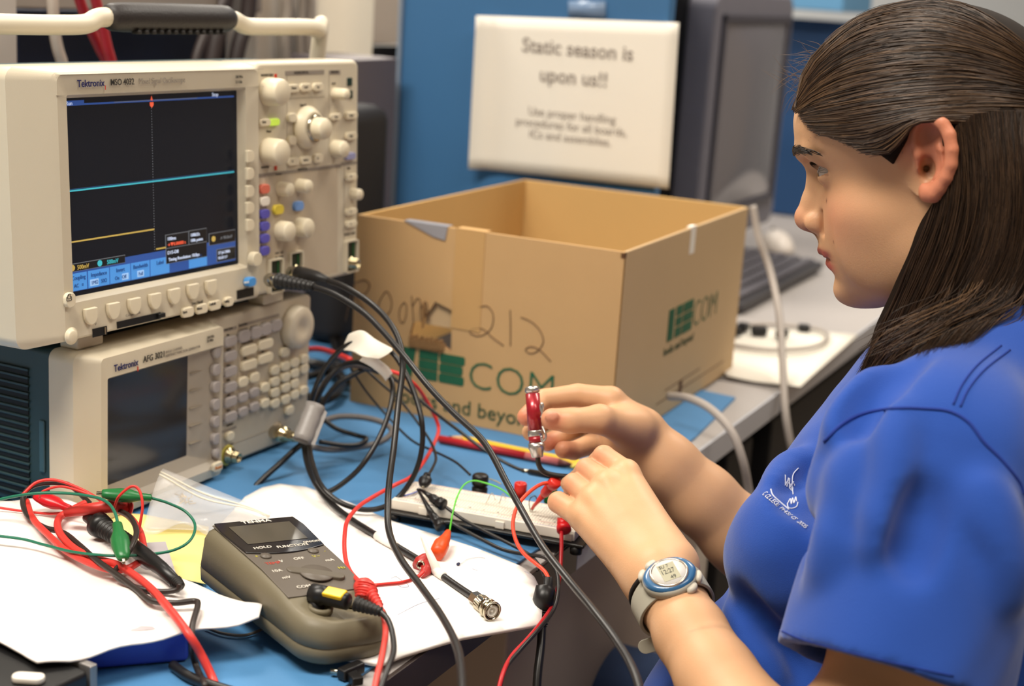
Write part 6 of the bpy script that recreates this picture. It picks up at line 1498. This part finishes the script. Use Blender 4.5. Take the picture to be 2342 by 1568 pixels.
# ---- shirt
sf=Field((.09,.74,-.20),(.62,1.46,.33),.0032)
sf.chain(PP([(2180,960,1.15),(2130,1180,1.14),(2080,1450,1.14),(2100,1800,1.12)]),[.080,.098,.105,.115],.03,kk=.02)
sf.cap(P(2105,925,1.20),P(1862,1195,1.13),.056,.048,.03)
sf.ell(P(1822,1272,1.085),(.052,.052,.058),.022); sf.ell(P(1812,1262,1.185),(.050,.050,.055),.022)
sf.cap(P(2050,1045,1.32),P(1900,1185,1.305),.052,.050,.02)
sf.chain(PP([(2350,890,1.10),(2265,925,1.045),(2175,1015,.995)]),[.058,.056,.055],.03)       # trapezius to near shoulder
sf.chain(PP([(2350,890,1.16),(2200,900,1.24),(2080,1010,1.31)]),[.060,.056,.052],.03)
sf.cap(P(2400,900,1.10),P(2420,1500,1.12),.09,.11,.04)                                        # back
sf.chain(PP([(1860,1470,1.13),(1740,1560,1.14),(1640,1660,1.15)]),[.066,.060,.056],.03)
sf.cap(P(1700,1700,1.12),P(2000,1700,1.12),.08,.10,.03)
# sleeve (near)
S0,S1=P(2165,1065,.985),P(2040,1530,.955); arm_=(S1-S0)/np.linalg.norm(S1-S0)
sf.cap(S0,S1+arm_*.05,.070,.076,.022)
# neck opening and hem cut
nk=h2w((-.050,0,-.155)); sf.cap(nk+np.array([0,0,.10]),nk-HU*.004,.060,.054,.006,'-')
sax=(P(2180,1600,.945)-P(1770,1468,.955)); sax/=np.linalg.norm(sax); arm=(S1-S0)/np.linalg.norm(S1-S0)
hemc=P(1975,1527,.95)
def hemcut(x,y,z):
    d=(x-hemc[0])*arm[0]+(y-hemc[1])*arm[1]+(z-hemc[2])*arm[2]
    a=S1-arm*.10; t=((x-a[0])*arm[0]+(y-a[1])*arm[1]+(z-a[2])*arm[2]); rr_=np.sqrt(np.maximum((x-a[0]-t*arm[0])**2+(y-a[1]-t*arm[1])**2+(z-a[2]-t*arm[2])**2,1e-9))
    return np.maximum(-d,rr_-.105)
sf.op(hemcut,hemc-.13,hemc+.13,.002,'-')
def sleeveInner(x,y,z):
    a=S1-arm*.025; t=((x-a[0])*arm[0]+(y-a[1])*arm[1]+(z-a[2])*arm[2]); rr_=np.sqrt(np.maximum((x-a[0]-t*arm[0])**2+(y-a[1]-t*arm[1])**2+(z-a[2]-t*arm[2])**2,1e-9))
    return np.maximum(rr_-.062,-t)
sf.op(sleeveInner,hemc-.12,hemc+.12,.004,'-')
# folds: grooves and ridges laid on the surface
def surf(pts,f=None,push=0.):
    f=sf if f is None else f; out=[]
    for px,py in pts:
        q=f.hit(px,py)
        if q is not None: out.append(q+ray(px,py)*push)
    return out
def fold(pts,r,k,mode,push=0.):
    q=surf(pts,push=push)
    if len(q)>1:
        q=spline(q,3)
        for i in range(len(q)-1): sf.cap(q[i],q[i+1],r,r,k,mode)
folds=[([(1905,1035),(1878,1100),(1868,1170),(1862,1240),(1850,1330)],.006,.016,'-',-.004),
([(1930,1010),(1905,1080),(1895,1150)],.007,.018,'+',.004),
([(1975,1030),(1940,1120),(1915,1230),(1880,1340)],.006,.02,'+',.003),
([(2250,1120),(2290,1230),(2310,1360)],.007,.02,'+',.003),
([(1690,1360),(1740,1440),(1790,1500),(1850,1540)],.006,.016,'-',-.004),
([(1680,1400),(1720,1480),(1770,1550)],.006,.016,'+',.003),
([(1850,1062),(1815,1085),(1800,1115),(1815,1150)],.006,.014,'-',-.003),
([(1830,1050),(1800,1075),(1770,1105)],.006,.014,'+',.004),
([(2000,870),(1960,930),(1920,990)],.006,.02,'+',.002),
([(2050,950),(2040,1100),(2000,1250)],.005,.02,'+',.001),
([(2120,1130),(2100,1220),(2085,1290)],.004,.02,'-',.001),
([(2090,820),(2020,880),(1960,960)],.005,.02,'-',-.002)]
for a_ in folds: fold(*a_)
x,y,z=sf.grid((slice(None),)*3)
sf.F+= (.0009*np.sin(x*95+y*40+3*np.sin(z*40))*np.sin(z*60-y*55)).astype(np.float32)
SV,SQ=sf.mesh(); SV=relax(SV,SQ,3,.5)
shirtm=M('shirt_blue','#21479a',.85,noise=.08,nscale=14,bump=.35,bscale=1600,sheen=.25,spec=.2)
shirt=npmesh('t_shirt',SV-PL,SQ,shirtm,PER)
from mathutils.bvhtree import BVHTree
bvh=BVHTree.FromPolygons([tuple(v) for v in SV],[tuple(int(i) for i in f) for f in SQ])
def sh(px,py,off=.0006):
    r=Vector(ray(px,py)); n_=r.normalized(); h=bvh.ray_cast(Vector(CP),n_,3)
    return None if h[0] is None else (np.array(h[0]-n_*off),np.array(h[1]))
def seam(pts,r,m,name,off=.0002):
    q=[sh(*p,off) for p in spline([np.array(p,float) for p in pts],8)]; q=[a[0]-PL for a in q if a is not None]
    b=MB(); b.tube(q,r,6); return b.build(name,m,shirt)
seamm=M('seam_blue','#142f80',.9)
seam([(1885,1010),(1925,970),(1975,945),(2040,934),(2110,934),(2170,940),(2215,965),(2250,1010),(2290,1050),(2330,1100),(2341,1130)],.0012,seamm,'armhole_seam')
seam([(2180,925),(2200,880),(2235,835),(2290,790)],.0008,seamm,'shoulder_seam'); seam([(2196,930),(2216,888),(2252,845),(2310,800)],.0008,seamm,'shoulder_seam')
seam([(1783,1440),(1830,1460),(1900,1480),(2000,1505),(2100,1528),(2180,1545)],.0006,seamm,'hem_stitching')
# lettering printed on the chest
prm=M('shirt_print','#c3c6d6',.7)
b=MB(); 
def put_text(b,t,px,py,ang,size,step):
    # letters follow the cloth surface
    for i,ch in enumerate(t):
        cx=px+math.cos(ang)*step*i; cy=py+math.sin(ang)*step*i
        if ch==' ': continue
        h=sh(cx,cy,.0007)
        if h is None: continue
        h2=sh(cx+math.cos(ang)*6,cy+math.sin(ang)*6,.0007)
        if h2 is None: continue
        xd=h2[0]-h[0]; xd/=np.linalg.norm(xd); n_=h[1]/np.linalg.norm(h[1])
        if n_@ray(cx,cy)>0: n_=-n_
        zd=n_; xd=xd-zd*(xd@zd); xd/=np.linalg.norm(xd); yd=np.cross(zd,xd); o_=h[0]-PL
        tf=Matrix(((xd[0],yd[0],zd[0],o_[0]),(xd[1],yd[1],zd[1],o_[1]),(xd[2],yd[2],zd[2],o_[2]),(0,0,0,1)))
        b.text(ch,size,tf,prm,sx=.75)
put_text(b,'COLLEGE PHYSICS 2005',1742,1130,math.radians(38),.0062,6.3)
put_text(b,'WHS',1790,1105,math.radians(38),.0120,9)
b.build('printed_letters',None,shirt)
def sline(pts,r,name):
    q=[sh(*p,.0003) for p in spline([np.array(p,float) for p in pts],8)]; q=[a[0]-PL for a in q if a is not None]
    if len(q)>2: b=MB(); b.tube(q,r,5); b.build(name,prm,shirt)
sline([(1763,1118),(1768,1132),(1785,1148),(1805,1165)],.0006,'printed_curve'); sline([(1826,1070),(1814,1085),(1812,1110),(1814,1130)],.0005,'printed_curve')
sline([(1801,1150),(1803,1160),(1812,1162),(1822,1158),(1825,1148)],.0005,'printed_hand'); sline([(1802,1150),(1808,1140),(1810,1152),(1813,1138),(1816,1150),(1820,1136),(1822,1146)],.0005,'printed_hand')
# collar: rib band around the neck opening
b=MB(); q=[]
for i in range(33):
    a_=2*PI*i/32; d_=np.array([math.cos(a_),math.sin(a_),0]); 
    c_=nk+np.array([0,0,-.002]); t_=c_+d_*.066; h=bvh.find_nearest(Vector(t_)); q.append(np.array(h[0])-PL+np.array([0,0,.0005]))
b.tube(relax(np.array(q),np.array([[i,(i+1)%33,(i+2)%33,(i+3)%33] for i in range(30)]),2,.4),.0045,8); b.build('collar',M('shirt_collar','#17388f',.85),shirt)
# ---- jeans, chair
jf=Field((-.15,.9,-.40),(.60,1.6,.02),.006)
jf.cap((.42,1.06,-.250),(.02,1.23,-.255),.085,.070,.03); jf.cap((.44,1.20,-.250),(.10,1.42,-.255),.085,.070,.03); jf.ell((.45,1.12,-.24),(.13,.17,.10),.04)
JV,JQ=jf.mesh(); JV=relax(JV,JQ,2)
npmesh('jeans',JV-PL,JQ,M('denim','#2d4166',.85,noise=.3,nscale=25,bump=.4,bscale=900),PER)
b=MB()
for p0_,p1_ in(((.02,1.23,-.255),(.05,1.22,-.62)),((.10,1.42,-.255),(.13,1.41,-.62))):
    p0_=np.array(p0_);p1_=np.array(p1_); b.tube([p0_-PL,(p0_+p1_)/2-PL+np.array([-.01,0,0]),p1_-PL],[.068,.056,.046],20)
b.build('trouser_legs',M('denim','#1d2940'),PER)
for p in((.03,1.225),(.11,1.415)):
    b=MB(); b.tube([np.array([p[0]+.05,p[1]-.02,-.705])-PL,np.array([p[0],p[1],-.70])-PL,np.array([p[0]-.08,p[1]+.03,-.71])-PL,np.array([p[0]-.14,p[1]+.055,-.722])-PL],[.036,.042,.036,.024],16); b.build('shoe',M('shoe_dark','#23201f',.6),PER)
ch=thing('office_chair','dark office chair the woman sits on','chair',(.46,1.12,-.75))
chm=M('chair_black','#131215',.7)
b=MB(); b.prism(rrect(-.20,.22,-.23,.23,.05),0,.06,tf=Matrix.Rotation(PI/2,4,'X')@Matrix.Rotation(0,4,'Z')); o_=b.build('seat',chm,ch,bevel=.01); o_.location=(0,0,.36)
b=MB(); b.lathe([(.03,.05),(.03,.33),(.06,.36)],at(0,0,0),20); b.build('column',M('chair_metal','#3a3a3c',.4,metal=.6),ch)
for k in range(5):
    a_=2*PI*k/5; b=MB(); b.tube([(0,0,.075),(.28*math.cos(a_),.28*math.sin(a_),.05)],[.02,.014],10); b.build('leg',chm,ch)
    b=MB(); b.lathe([(.020,-.012),(.024,-.008),(.024,.008),(.020,.012)],at(.28*math.cos(a_),.28*math.sin(a_),.024,Matrix.Rotation(a_+PI/2,4,'Z')@Matrix.Rotation(PI/2,4,'X')@Matrix.Rotation(PI/2,4,'Y')),16); b.build('caster',blkr,ch)
b=MB(); b.box(.19,.235,-.19,.19,.50,.88); b.build('backrest',chm,ch,bevel=.02)
# ---- hair
hc=np.array([.005,0,.032]); hr=np.array([.0995,.083,.0835])
def ellhit(px,py,grow=0.):
    o,v=hray(px,py); r=hr+grow; oo=(o-hc)/r; vv=v/r; A=vv@vv;B=2*oo@vv;C_=oo@oo-1; D_=B*B-4*A*C_
    if D_<0:
        t=-B/(2*A); q=oo+vv*t; q/=np.linalg.norm(q); return q*r+hc
    return (oo+vv*((-B-math.sqrt(D_))/(2*A)))*r+hc
GU=[[(1832,214),(1850,150),(1900,92),(1960,44),(2050,14),(2140,4),(2230,30),(2300,75),(2380,150)],
[(1834,222),(1868,165),(1925,110),(2005,72),(2120,60),(2230,85),(2320,130),(2400,190)],
[(1838,235),(1878,195),(1950,158),(2050,138),(2170,133),(2280,155),(2400,205)],
[(1846,250),(1895,232),(1985,212),(2100,197),(2230,193),(2400,225)],
[(1858,272),(1925,268),(2015,255),(2130,240),(2250,236),(2400,245)],
[(1880,300),(1950,298),(2035,284),(2120,262),(2240,256),(2400,262)],
[(1935,318),(1985,322),(2040,308),(2100,272),(2220,272),(2400,275)],
[(2010,350),(2040,345),(2070,312),(2105,276),(2220,280),(2400,283)]]
def resample(p,n=16):
    p=spline(p,6); s_=np.r_[0,np.cumsum(np.linalg.norm(np.diff(p,axis=0),axis=1))]; t=np.linspace(0,s_[-1],n); return np.stack([np.interp(t,s_,p[:,i]) for i in range(p.shape[1])],1)
G3=np.array([resample([ellhit(*p) for p in g]) for g in GU])      # guides in head space
def gl(u,G):
    u=np.clip(u,0,1)*(len(G)-1); i=min(int(u),len(G)-2); f=u-i; return G[i]*(1-f)+G[i+1]*f
HG=[[(2142,448,1.040),(2118,520,1.045),(2082,600,1.055),(2050,690,1.065),(2005,780,1.075),(1968,860,1.085),(1945,935,1.090)],
[(2168,410,1.030),(2155,500,1.035),(2115,600,1.045),(2080,690,1.055),(2035,780,1.065),(1990,860,1.080),(1955,925,1.085)],
[(2192,285,1.020),(2200,450,1.022),(2172,560,1.032),(2125,670,1.042),(2070,770,1.055),(2015,850,1.070),(1975,900,1.078)],
[(2235,258,1.015),(2255,430,1.015),(2235,560,1.022),(2180,680,1.032),(2110,775,1.048),(2045,840,1.060),(1990,885,1.070)],
[(2300,250,1.020),(2312,440,1.022),(2295,570,1.025),(2245,670,1.032),(2170,760,1.045),(2090,825,1.058),(2030,865,1.066)],
[(2375,250,1.040),(2385,440,1.040),(2370,570,1.038),(2330,660,1.035),(2250,730,1.038),(2160,800,1.050),(2090,845,1.060)]]
H3=np.array([resample([w2h(P(*p)) for p in g],18) for g in HG])
# hair cap volume
cf=Field((-.13,-.11,-.21),(.112,.12,.125),.002)
hfn=lambda x,y,z:(np.sqrt(((x-hc[0])/hr[0])**2+((y-hc[1])/hr[1])**2+((z-hc[2])/hr[2])**2)-1)*.085+.0018
# hairline mask: keep the part of the ellipsoid that carries hair (side profile polygon in x,z)
hl=[hpl(*p,.066) for p in((2012,372),(2040,382),(2060,350),(2085,300),(2110,262),(2190,290))]
def region(x,z):
    # signed-ish: negative inside hair; boundary curve z>=zl(x)
    zl=np.interp(x,[-.13,-.02,-.012,.004,.010,.020,.028,.045,.062,.078,.088,.094,.098,.12],[-.30,-.30,.030,.036,.020,.0035,.010,.0175,.022,.029,.038,.045,.052,.09]); return zl-z
def capf(x,y,z):
    d=hfn(x,y,z); m_=region(x+0*z,z+0*x); return np.maximum(d,m_*.6)
cf.op(capf,(-.12,-.1,-.08),(.112,.1,.125),.004)
for g in H3:
    rs=np.interp(np.linspace(0,1,18),[0,.2,.7,1],[.009,.014,.012,.002])
    q=[p+np.array([-.012,-.016,.004]) for p in g]; cf.chain(q,list(rs),.010)
    q=[np.array([p[0]*.9-.012,-p[1]*.92,p[2]]) for p in g]; cf.chain(q,list(rs),.010)
cf.cap((-.075,0,.0),(-.095,0,-.19),.045,.030,.03)
cf.cap((-.066,0,-.04),(-.085,.02,-.12),.048,.03,.03)
CV,CQ=cf.mesh(); CV=relax(CV,CQ,2)
hairm=vcolmat('hair_strands',.42,noise=.25,spec=.5); 
hairbase=M('hair_base','#1a110b',.8,noise=.3,nscale=120,spec=.15)
hairo=npmesh('hair',HO+CV@HR-PL,CQ,hairbase,PER)
def pushout(arrs):
    Pn=np.vstack([a.reshape(-1,3) for a in arrs]).copy()
    for it in range(30):
        g=np.round((Pn-cf.lo)/cf.h).astype(int); ok=((g>=0)&(g<cf.n)).all(1); g=np.clip(g,0,cf.n-1); f=cf.F[g[:,0],g[:,1],g[:,2]]; W_=HO+Pn@HR; g2=np.round((W_-sf.lo)/sf.h).astype(int); ok2=((g2>=0)&(g2<sf.n)).all(1); g2=np.clip(g2,0,sf.n-1); f2=sf.F[g2[:,0],g2[:,1],g2[:,2]]; m_=((ok&(f<.0006))|(ok2&(f2<.0012)))&(Pn[:,1]>-.01)
        if not m_.any(): break
        Pn[m_]+=np.array([.0,.002,.0])
    return Pn
# strands
rg=np.random.default_rng(11)
SVs=[];SCs=[]; C_h=[np.array(lin(c)[:3]) for c in('#3d2a1c','#4d3725','#2b1d13','#60472f')]
def add_strand(p,r,col=None):
    n=len(p); tg=np.gradient(p,axis=0); tg/=np.linalg.norm(tg,axis=1)[:,None]+1e-9; a=np.cross(tg,[.3,.9,.2]); a/=np.linalg.norm(a,axis=1)[:,None]+1e-9; b_=np.cross(tg,a)
    rr_=r*np.interp(np.linspace(0,1,n),[0,.1,.8,1],[.6,1,1,.25])[:,None]
    ring_=[p+rr_*(a*math.cos(t)+b_*math.sin(t)) for t in(0,2.09,4.19)]
    SVs.append(np.stack(ring_,1)); c=(C_h[rg.integers(4)] if col is None else col)*rg.uniform(.75,1.15); SCs.append(np.tile(c,(n*3,1)))
def near_cap(p,off):
    q=(p-hc)/hr; l=np.linalg.norm(q,axis=1)[:,None]; return q/l*hr*(1+off/.085)+hc
NT=16
for s in(1,-1):
    N_=4200 if s>0 else 900
    for i in range(N_):
        u=rg.uniform(0,1); p=gl(u,G3).copy(); t=np.linspace(0,1,NT)[:,None]
        u2=u+rg.normal(0,.035); p=p*(1-t)+gl(u2,G3)*t
        # random start along the strand, mild waves
        k0=0 if rg.uniform()<.45 else int(rg.integers(0,9)); p=resample(p[k0:],NT) if k0 else p
        ph=rg.uniform(0,6.28,3); w_=np.sin(t*rg.uniform(3,8)+ph[:1])*.0008
        off=rg.uniform(-.0005,.0022); p=near_cap(p,off+w_*0.5); p=p+np.array([0,0,1])*w_+rg.normal(0,.0003,3)
        if k0==0: p[0]+=(p[0]-p[1])*rg.uniform(0,.9)
        if s<0: p=p*np.array([1,-1,1])
        add_strand(p,rg.uniform(.00018,.00034))
LOW=[]
for i in range(5200):
    u=rg.uniform(0,1)**.9; t=np.linspace(0,1,18)[:,None]; u2=np.clip(u+rg.normal(0,.12),0,1)
    p=gl(u,H3)*(1-t)+gl(u2,H3)*t
    dep=rg.uniform(-.004,.010); p=p+np.array([-.3,-1,0])*dep
    a_=rg.uniform(.0008,.0035); f_=rg.uniform(4,11); ph=rg.uniform(0,6.28); p=p+np.array([1,.3,.2])*(a_*np.sin(t*f_+ph)*t)+rg.normal(0,.0018,3)*t
    end=rg.uniform(.72,1.03); p=resample(p[:max(6,int(18*min(end,1)))],16); LOW.append((p,rg.uniform(.00018,.00034),C_h[rg.integers(0,3)]*.75)); continue
    add_strand(p,rg.uniform(.00028,.0005),C_h[rg.integers(0,3)]*.8)
_po=pushout([a[0] for a in LOW]).reshape(-1,16,3)
for q_,(p_,r_,c_) in zip(_po,LOW):
    for _ in range(3): q_[1:-1]=q_[1:-1]*.5+(q_[:-2]+q_[2:])*.25
    q_[:,1]+=rg.uniform(0,.0022)
    add_strand(q_,r_,c_)
# back fall of hair and wisps lying over the shoulder
for i in range(110):
    x0=rg.uniform(2170,2370); y0=rg.uniform(600,690); q=[P(x0,y0,1.03),P(x0-30,y0+60,1.015),P(x0-90-rg.uniform(0,60),y0+110,1.012),P(x0-170-rg.uniform(0,80),y0+150+rg.uniform(-10,40),1.03)]
    add_strand(resample([w2h(p) for p in q],14)+rg.normal(0,.001,3),.00028)
# flyaways at the forehead and face
def fly(pts,r=.00016,jit=.0012,yoff=None):
    q=[]
    for px,py,d in pts: q.append(w2h(P(px+rg.normal(0,5),py+rg.normal(0,5),d)))
    add_strand(resample(q,16),r,C_h[3])
for i in range(70):
    a_=rg.uniform(-.9,.9); L_=rg.uniform(30,110); x0=rg.uniform(1838,1900); y0=215-(x0-1838)*1.55+rg.uniform(-6,10)
    fly([(x0+20,y0+14,1.125),(x0,y0,1.128),(x0-L_*.5*math.cos(a_),y0-L_*.45*math.sin(a_)-8,1.13),(x0-L_*math.cos(a_),y0-L_*math.sin(a_)+rg.uniform(-12,18),1.13)],.00013)
for i in range(46):
    x0=rg.uniform(1845,1990); y0=rg.uniform(240,325) if x0<1900 else rg.uniform(300,330); h=skinhit(x0+40,y0+60)
    q=[ellhit(x0,y0,.001)]
    for k_ in range(1,6):
        xx=x0+k_*rg.uniform(8,34); yy=y0+k_*rg.uniform(14,36); g=skinhit(xx,yy)
        if g is None: break
        o_,v_=hray(xx,yy); q.append(g-v_/np.linalg.norm(v_)*.0012)
    if len(q)>=4: add_strand(resample(q,14),.00010,C_h[1])
for i in range(60):   # sideburn
    x0=rg.uniform(2000,2070); y0=rg.uniform(320,350); q=[ellhit(x0,y0,.0005)]
    for k_ in range(1,4):
        xx=x0+k_*rg.uniform(-6,4); yy=y0+k_*rg.uniform(8,16); g=skinhit(xx,yy)
        if g is None: break
        o_,v_=hray(xx,yy); q.append(g-v_/np.linalg.norm(v_)*.0006)
    if len(q)>=3: add_strand(resample(q,10),.00014)
def build_strands(name,parent):
    Vs=[];Q_=[];k=0
    for r3 in SVs:
        n=len(r3); Vs.append(r3.reshape(-1,3)); i=np.arange(n-1)[:,None]*3; 
        for j in range(3): Q_.append(np.concatenate([k+i+j,k+i+(j+1)%3,k+i+3+(j+1)%3,k+i+3+j],1))
        k+=n*3
    V=np.vstack(Vs); o=npmesh(name,HO+V@HR-PL,np.vstack(Q_),hairm,parent,np.vstack(SCs)); o['kind']='stuff'; return o
build_strands('hair_strands',hairo)
# brows and lashes
SVs=[];SCs=[]
for s in(1,-1):
    for i in range(330):
        u=rg.uniform(0,1); y=(.012+.040*u)*s; z=.0100+.0045*math.sin(u*2.2)+rg.normal(0,.0016*(1-.4*u)); 
        o_=np.array([.13,y,z]); d_=np.array([-1.,0,0]); t=0.
        while t<.1 and hf.sample(o_+d_*t)>.0003: t+=.0006
        p=o_+d_*t; dr=np.array([-.25-.5*u,.75*s,.35-.6*u]); dr/=np.linalg.norm(dr); add_strand(np.array([p+dr*L+np.array([.0009,.0006*s,0]) for L in np.linspace(0,.0068,6)]),.00030,C_h[2]*.5)
    ec=np.array([.0682,.0315*s,-.0030])
    for up_,n_ in((1,30),(-1,0)):
        for i in range(n_):
            u=-1+2*i/max(n_-1,1); yy=u*.0135; zc=.0008+(.0056*max(1-u*u,0)**.6 if up_>0 else -.0044*max(1-u*u,0)**.8); rr2=.0138; xx=math.sqrt(max(rr2**2-yy**2-zc**2,1e-8)); p=ec+np.array([xx,yy,zc]); L=.0070 if up_>0 else .0035
            d1=np.array([.9,u*.5,-.25 if up_>0 else -.4]); d2=np.array([.5,u*.6,.5 if up_>0 else -.5]); add_strand(np.array([p+d1*L*t*(1-t*.4)+d2*L*t*t*.6 for t in np.linspace(0,1,6)]),.00016,C_h[2]*.4)
npv=build_strands('brows_and_lashes',PER)
# ---- watch and hair tie on the near wrist
wc=P(1541,1378,1.072); adir=(P(1620,1515,1.02)-P(1508,1318,1.092)); adir/=np.linalg.norm(adir)
nrm=-(ray(1525,1370)); nrm=nrm-adir*(nrm@adir); nrm/=np.linalg.norm(nrm); side=np.cross(adir,nrm)
# rotate the watch slightly towards the left edge of the wrist
ra=math.radians(-14); n2=nrm*math.cos(ra)+side*math.sin(ra); s2_=np.cross(adir,n2)
WT=thing('wrist_watch','grey and blue digital sports watch on the near wrist','watch',tuple(wc)); 
def wframe(o_,x_,y_,z_): return Matrix(((x_[0],y_[0],z_[0],o_[0]),(x_[1],y_[1],z_[1],o_[1]),(x_[2],y_[2],z_[2],o_[2]),(0,0,0,1)))
# dial x axis runs across the wrist, y towards the hand
xw=-s2_ if (-s2_)@_r>0 else s2_; yw=np.cross(n2,xw)
WM=wframe(n2*.0262,xw,yw,n2)
strapm=M('strap_grey','#9d988a',.5); casem=M('watch_silver','#a9a59a',.3,metal=.2); bluem=M('watch_blue','#2e5f8a',.3,coat=.5)
def wcyl(name,prof,m,par=None,sc=(1,1,1),n=44,z=0,cap=True): b=MB(); b.lathe(prof,WM@Matrix.Translation((0,0,z))@Matrix.Diagonal(sc+(1,)),n,cap=cap); return b.build(name,m,WT if par is None else par)
case_=wcyl('case',[(.0165,-.006),(.0180,-.003),(.0180,.0010),(.0165,.0025)],strapm,sc=(1.1,.98,1))
wcyl('blue_bezel',[(.0168,.000),(.0172,.002),(.0158,.0042),(.0138,.0046)],bluem,case_,(1.12,.95,1))
wcyl('silver_ring',[(.0138,.0040),(.0140,.0052),(.0128,.0058),(.0120,.0054),(.0118,.0045)],M('ring_silver','#c9beb0',.2,metal=.8),case_,cap=False)
wcyl('dial',[(.0122,.0050),(.0122,.0053),(.0001,.0053)],M('dial_pale','#cdc9c4',.3),case_)
b=MB(); b.box(-.0062,.0062,-.0082,.0082,.0053,.0056,tf=WM); b.build('lcd',M('lcd_greenish','#a8a48e',.25),case_)
b=MB(); RT=WM@Matrix.Rotation(PI/2+.0,4,'Z')
b.text('12:27',.0062,WM@at(-.0058,-.0015,.0057),M('lcd_ink','#3c3c36',.5),sx=.75); b.text('SU 7',.0040,WM@at(-.0052,.0045,.0057),M('lcd_ink','#3c3c36'),sx=.9); b.text('49',.0048,WM@at(-.001,-.0074,.0057),M('lcd_ink','#3c3c36'),sx=.9)
b.build('lcd_digits',None,case_)
for ang in(-60,-25,145,112):
    a_=math.radians(ang-0); b=MB(); b.lathe([(.0001,-.002),(.0030,-.0018),(.0034,0),(.0030,.0016),(.0001,.0018)],WM@at(.0195*math.cos(a_)*1.05,.0190*math.sin(a_),-.001)@Matrix.Rotation(a_+PI/2,4,'Z')@Matrix.Diagonal((1.5,.8,1.3,1)),16); b.build('side_button',M('button_silver','#bdb6a8',.35),case_)
# strap ring around the wrist
b=MB(); vs=[];n=48
for i in range(n+1):
    a_=2*PI*i/n; rr_=.0252+.0006*math.sin(3*a_); c_=n2*math.cos(a_)*rr_+xw*math.sin(a_)*rr_*1.05; wdt=.0085+.0035*abs(math.cos(a_/2))**6
    for off,ro in((-wdt,.0),(-wdt,.0022),(wdt,.0022),(wdt,.0)):
        vs.append(tuple(c_*(1+ro/.0252)+adir*off))
fs=[(i*4+j,i*4+(j+1)%4,(i+1)*4+(j+1)%4,(i+1)*4+j) for i in range(n) for j in range(4)]
b.add(vs,fs,None,True); b.build('strap',strapm,WT,bevel=.0005)
# loose strap tail
tp=[P(1530,1462,1.068),P(1500,1472,1.072),P(1462,1482,1.076)]
b=MB(); td=(tp[2]-tp[0]); td/=np.linalg.norm(td); tu=np.cross(td,-_f); tu/=np.linalg.norm(tu); fn_=np.cross(td,tu)
L_=np.linalg.norm(tp[2]-tp[0]); b.prism([(0,-.0052),(L_*.8,-.0052)]+[(L_*.8+.0052*math.sin(t),-.0052*math.cos(t)) for t in np.linspace(.2,PI-.2,8)]+[(L_*.8,.0052),(0,.0052)],-.0009,.0009,tf=wframe(tp[0]-wc,td,fn_,tu)); b.build('strap_tail',strapm,WT,bevel=.0004)
hc2=P(1522,1352,1.083); b=MB(); vs=[]
for i in range(41): a_=2*PI*i/40; vs.append(hc2+n2*math.cos(a_)*.0242+xw*math.sin(a_)*.0252+adir*(.003*math.sin(a_)))
b.tube(vs,.0020,8,cap=False); tag(b.build('hair_tie',M('hair_tie','#17100f',.8)),'black elastic hair tie on the near wrist beside the watch','hair tie')
# ---- laser pointer held in the far hand
t=thing('laser_pointer','red metallic key-chain laser pointer held upright in the far hand','laser pointer',tuple(P(1222,960,1.25))); L0=np.array(t.location)
a0=P(1217,886,1.252);a1=P(1229,1046,1.246); tfp=axis_tf(a0-L0,a1-a0); Lp=np.linalg.norm(a1-a0); redm=M('red_anodised','#9c1424',.36,metal=.3,coat=.6); alu=M('aluminium','#c4c1bc',.28,metal=.9)
R0=.0060
locb('end_cap',alu,lambda b:b.lathe([(.0001,-.001),(.0048,-.001),(.0062,.0005),(.0062,.0035),(.0050,.0042),(.0050,.0052)],tfp,30,cap=False))
locb('barrel',redm,lambda b:b.lathe([(R0,.005),(R0,Lp*.615)],tfp,30)); locb('middle_ring',alu,lambda b:b.lathe([(R0,Lp*.615),(R0*1.06,Lp*.625),(R0*1.06,Lp*.69),(R0,Lp*.70)],tfp,30)); locb('lower_barrel',redm,lambda b:b.lathe([(R0,Lp*.70),(R0,Lp*.795)],tfp,30))
locb('tip_cone',alu,lambda b:b.lathe([(R0*1.12,Lp*.795),(R0*1.14,Lp*.87),(R0*.95,Lp*.91),(R0*.8,Lp*.99),(R0*.6,Lp)],tfp,30))
locb('clip_ring',alu,lambda b:b.tube(spline([P(*p)-L0 for p in((1238,955,1.240),(1242,935,1.238),(1240,922,1.238),(1236,930,1.238),(1242,950,1.237))],5),.0010,8)); 
locb('swivel',alu,lambda b:b.tube(spline([P(*p)-L0 for p in((1240,975,1.240),(1247,990,1.236),(1248,1002,1.236),(1240,1008,1.238),(1238,996,1.238))],5),.0010,8))
locb('cable',bkc,lambda b:b.tube(spline([P(*p)-L0 for p in((1230,1042,1.246),(1232,1062,1.248),(1243,1078,1.25),(1268,1086,1.252),(1310,1090,1.255),(1360,1092,1.26))],7),.0022,10))
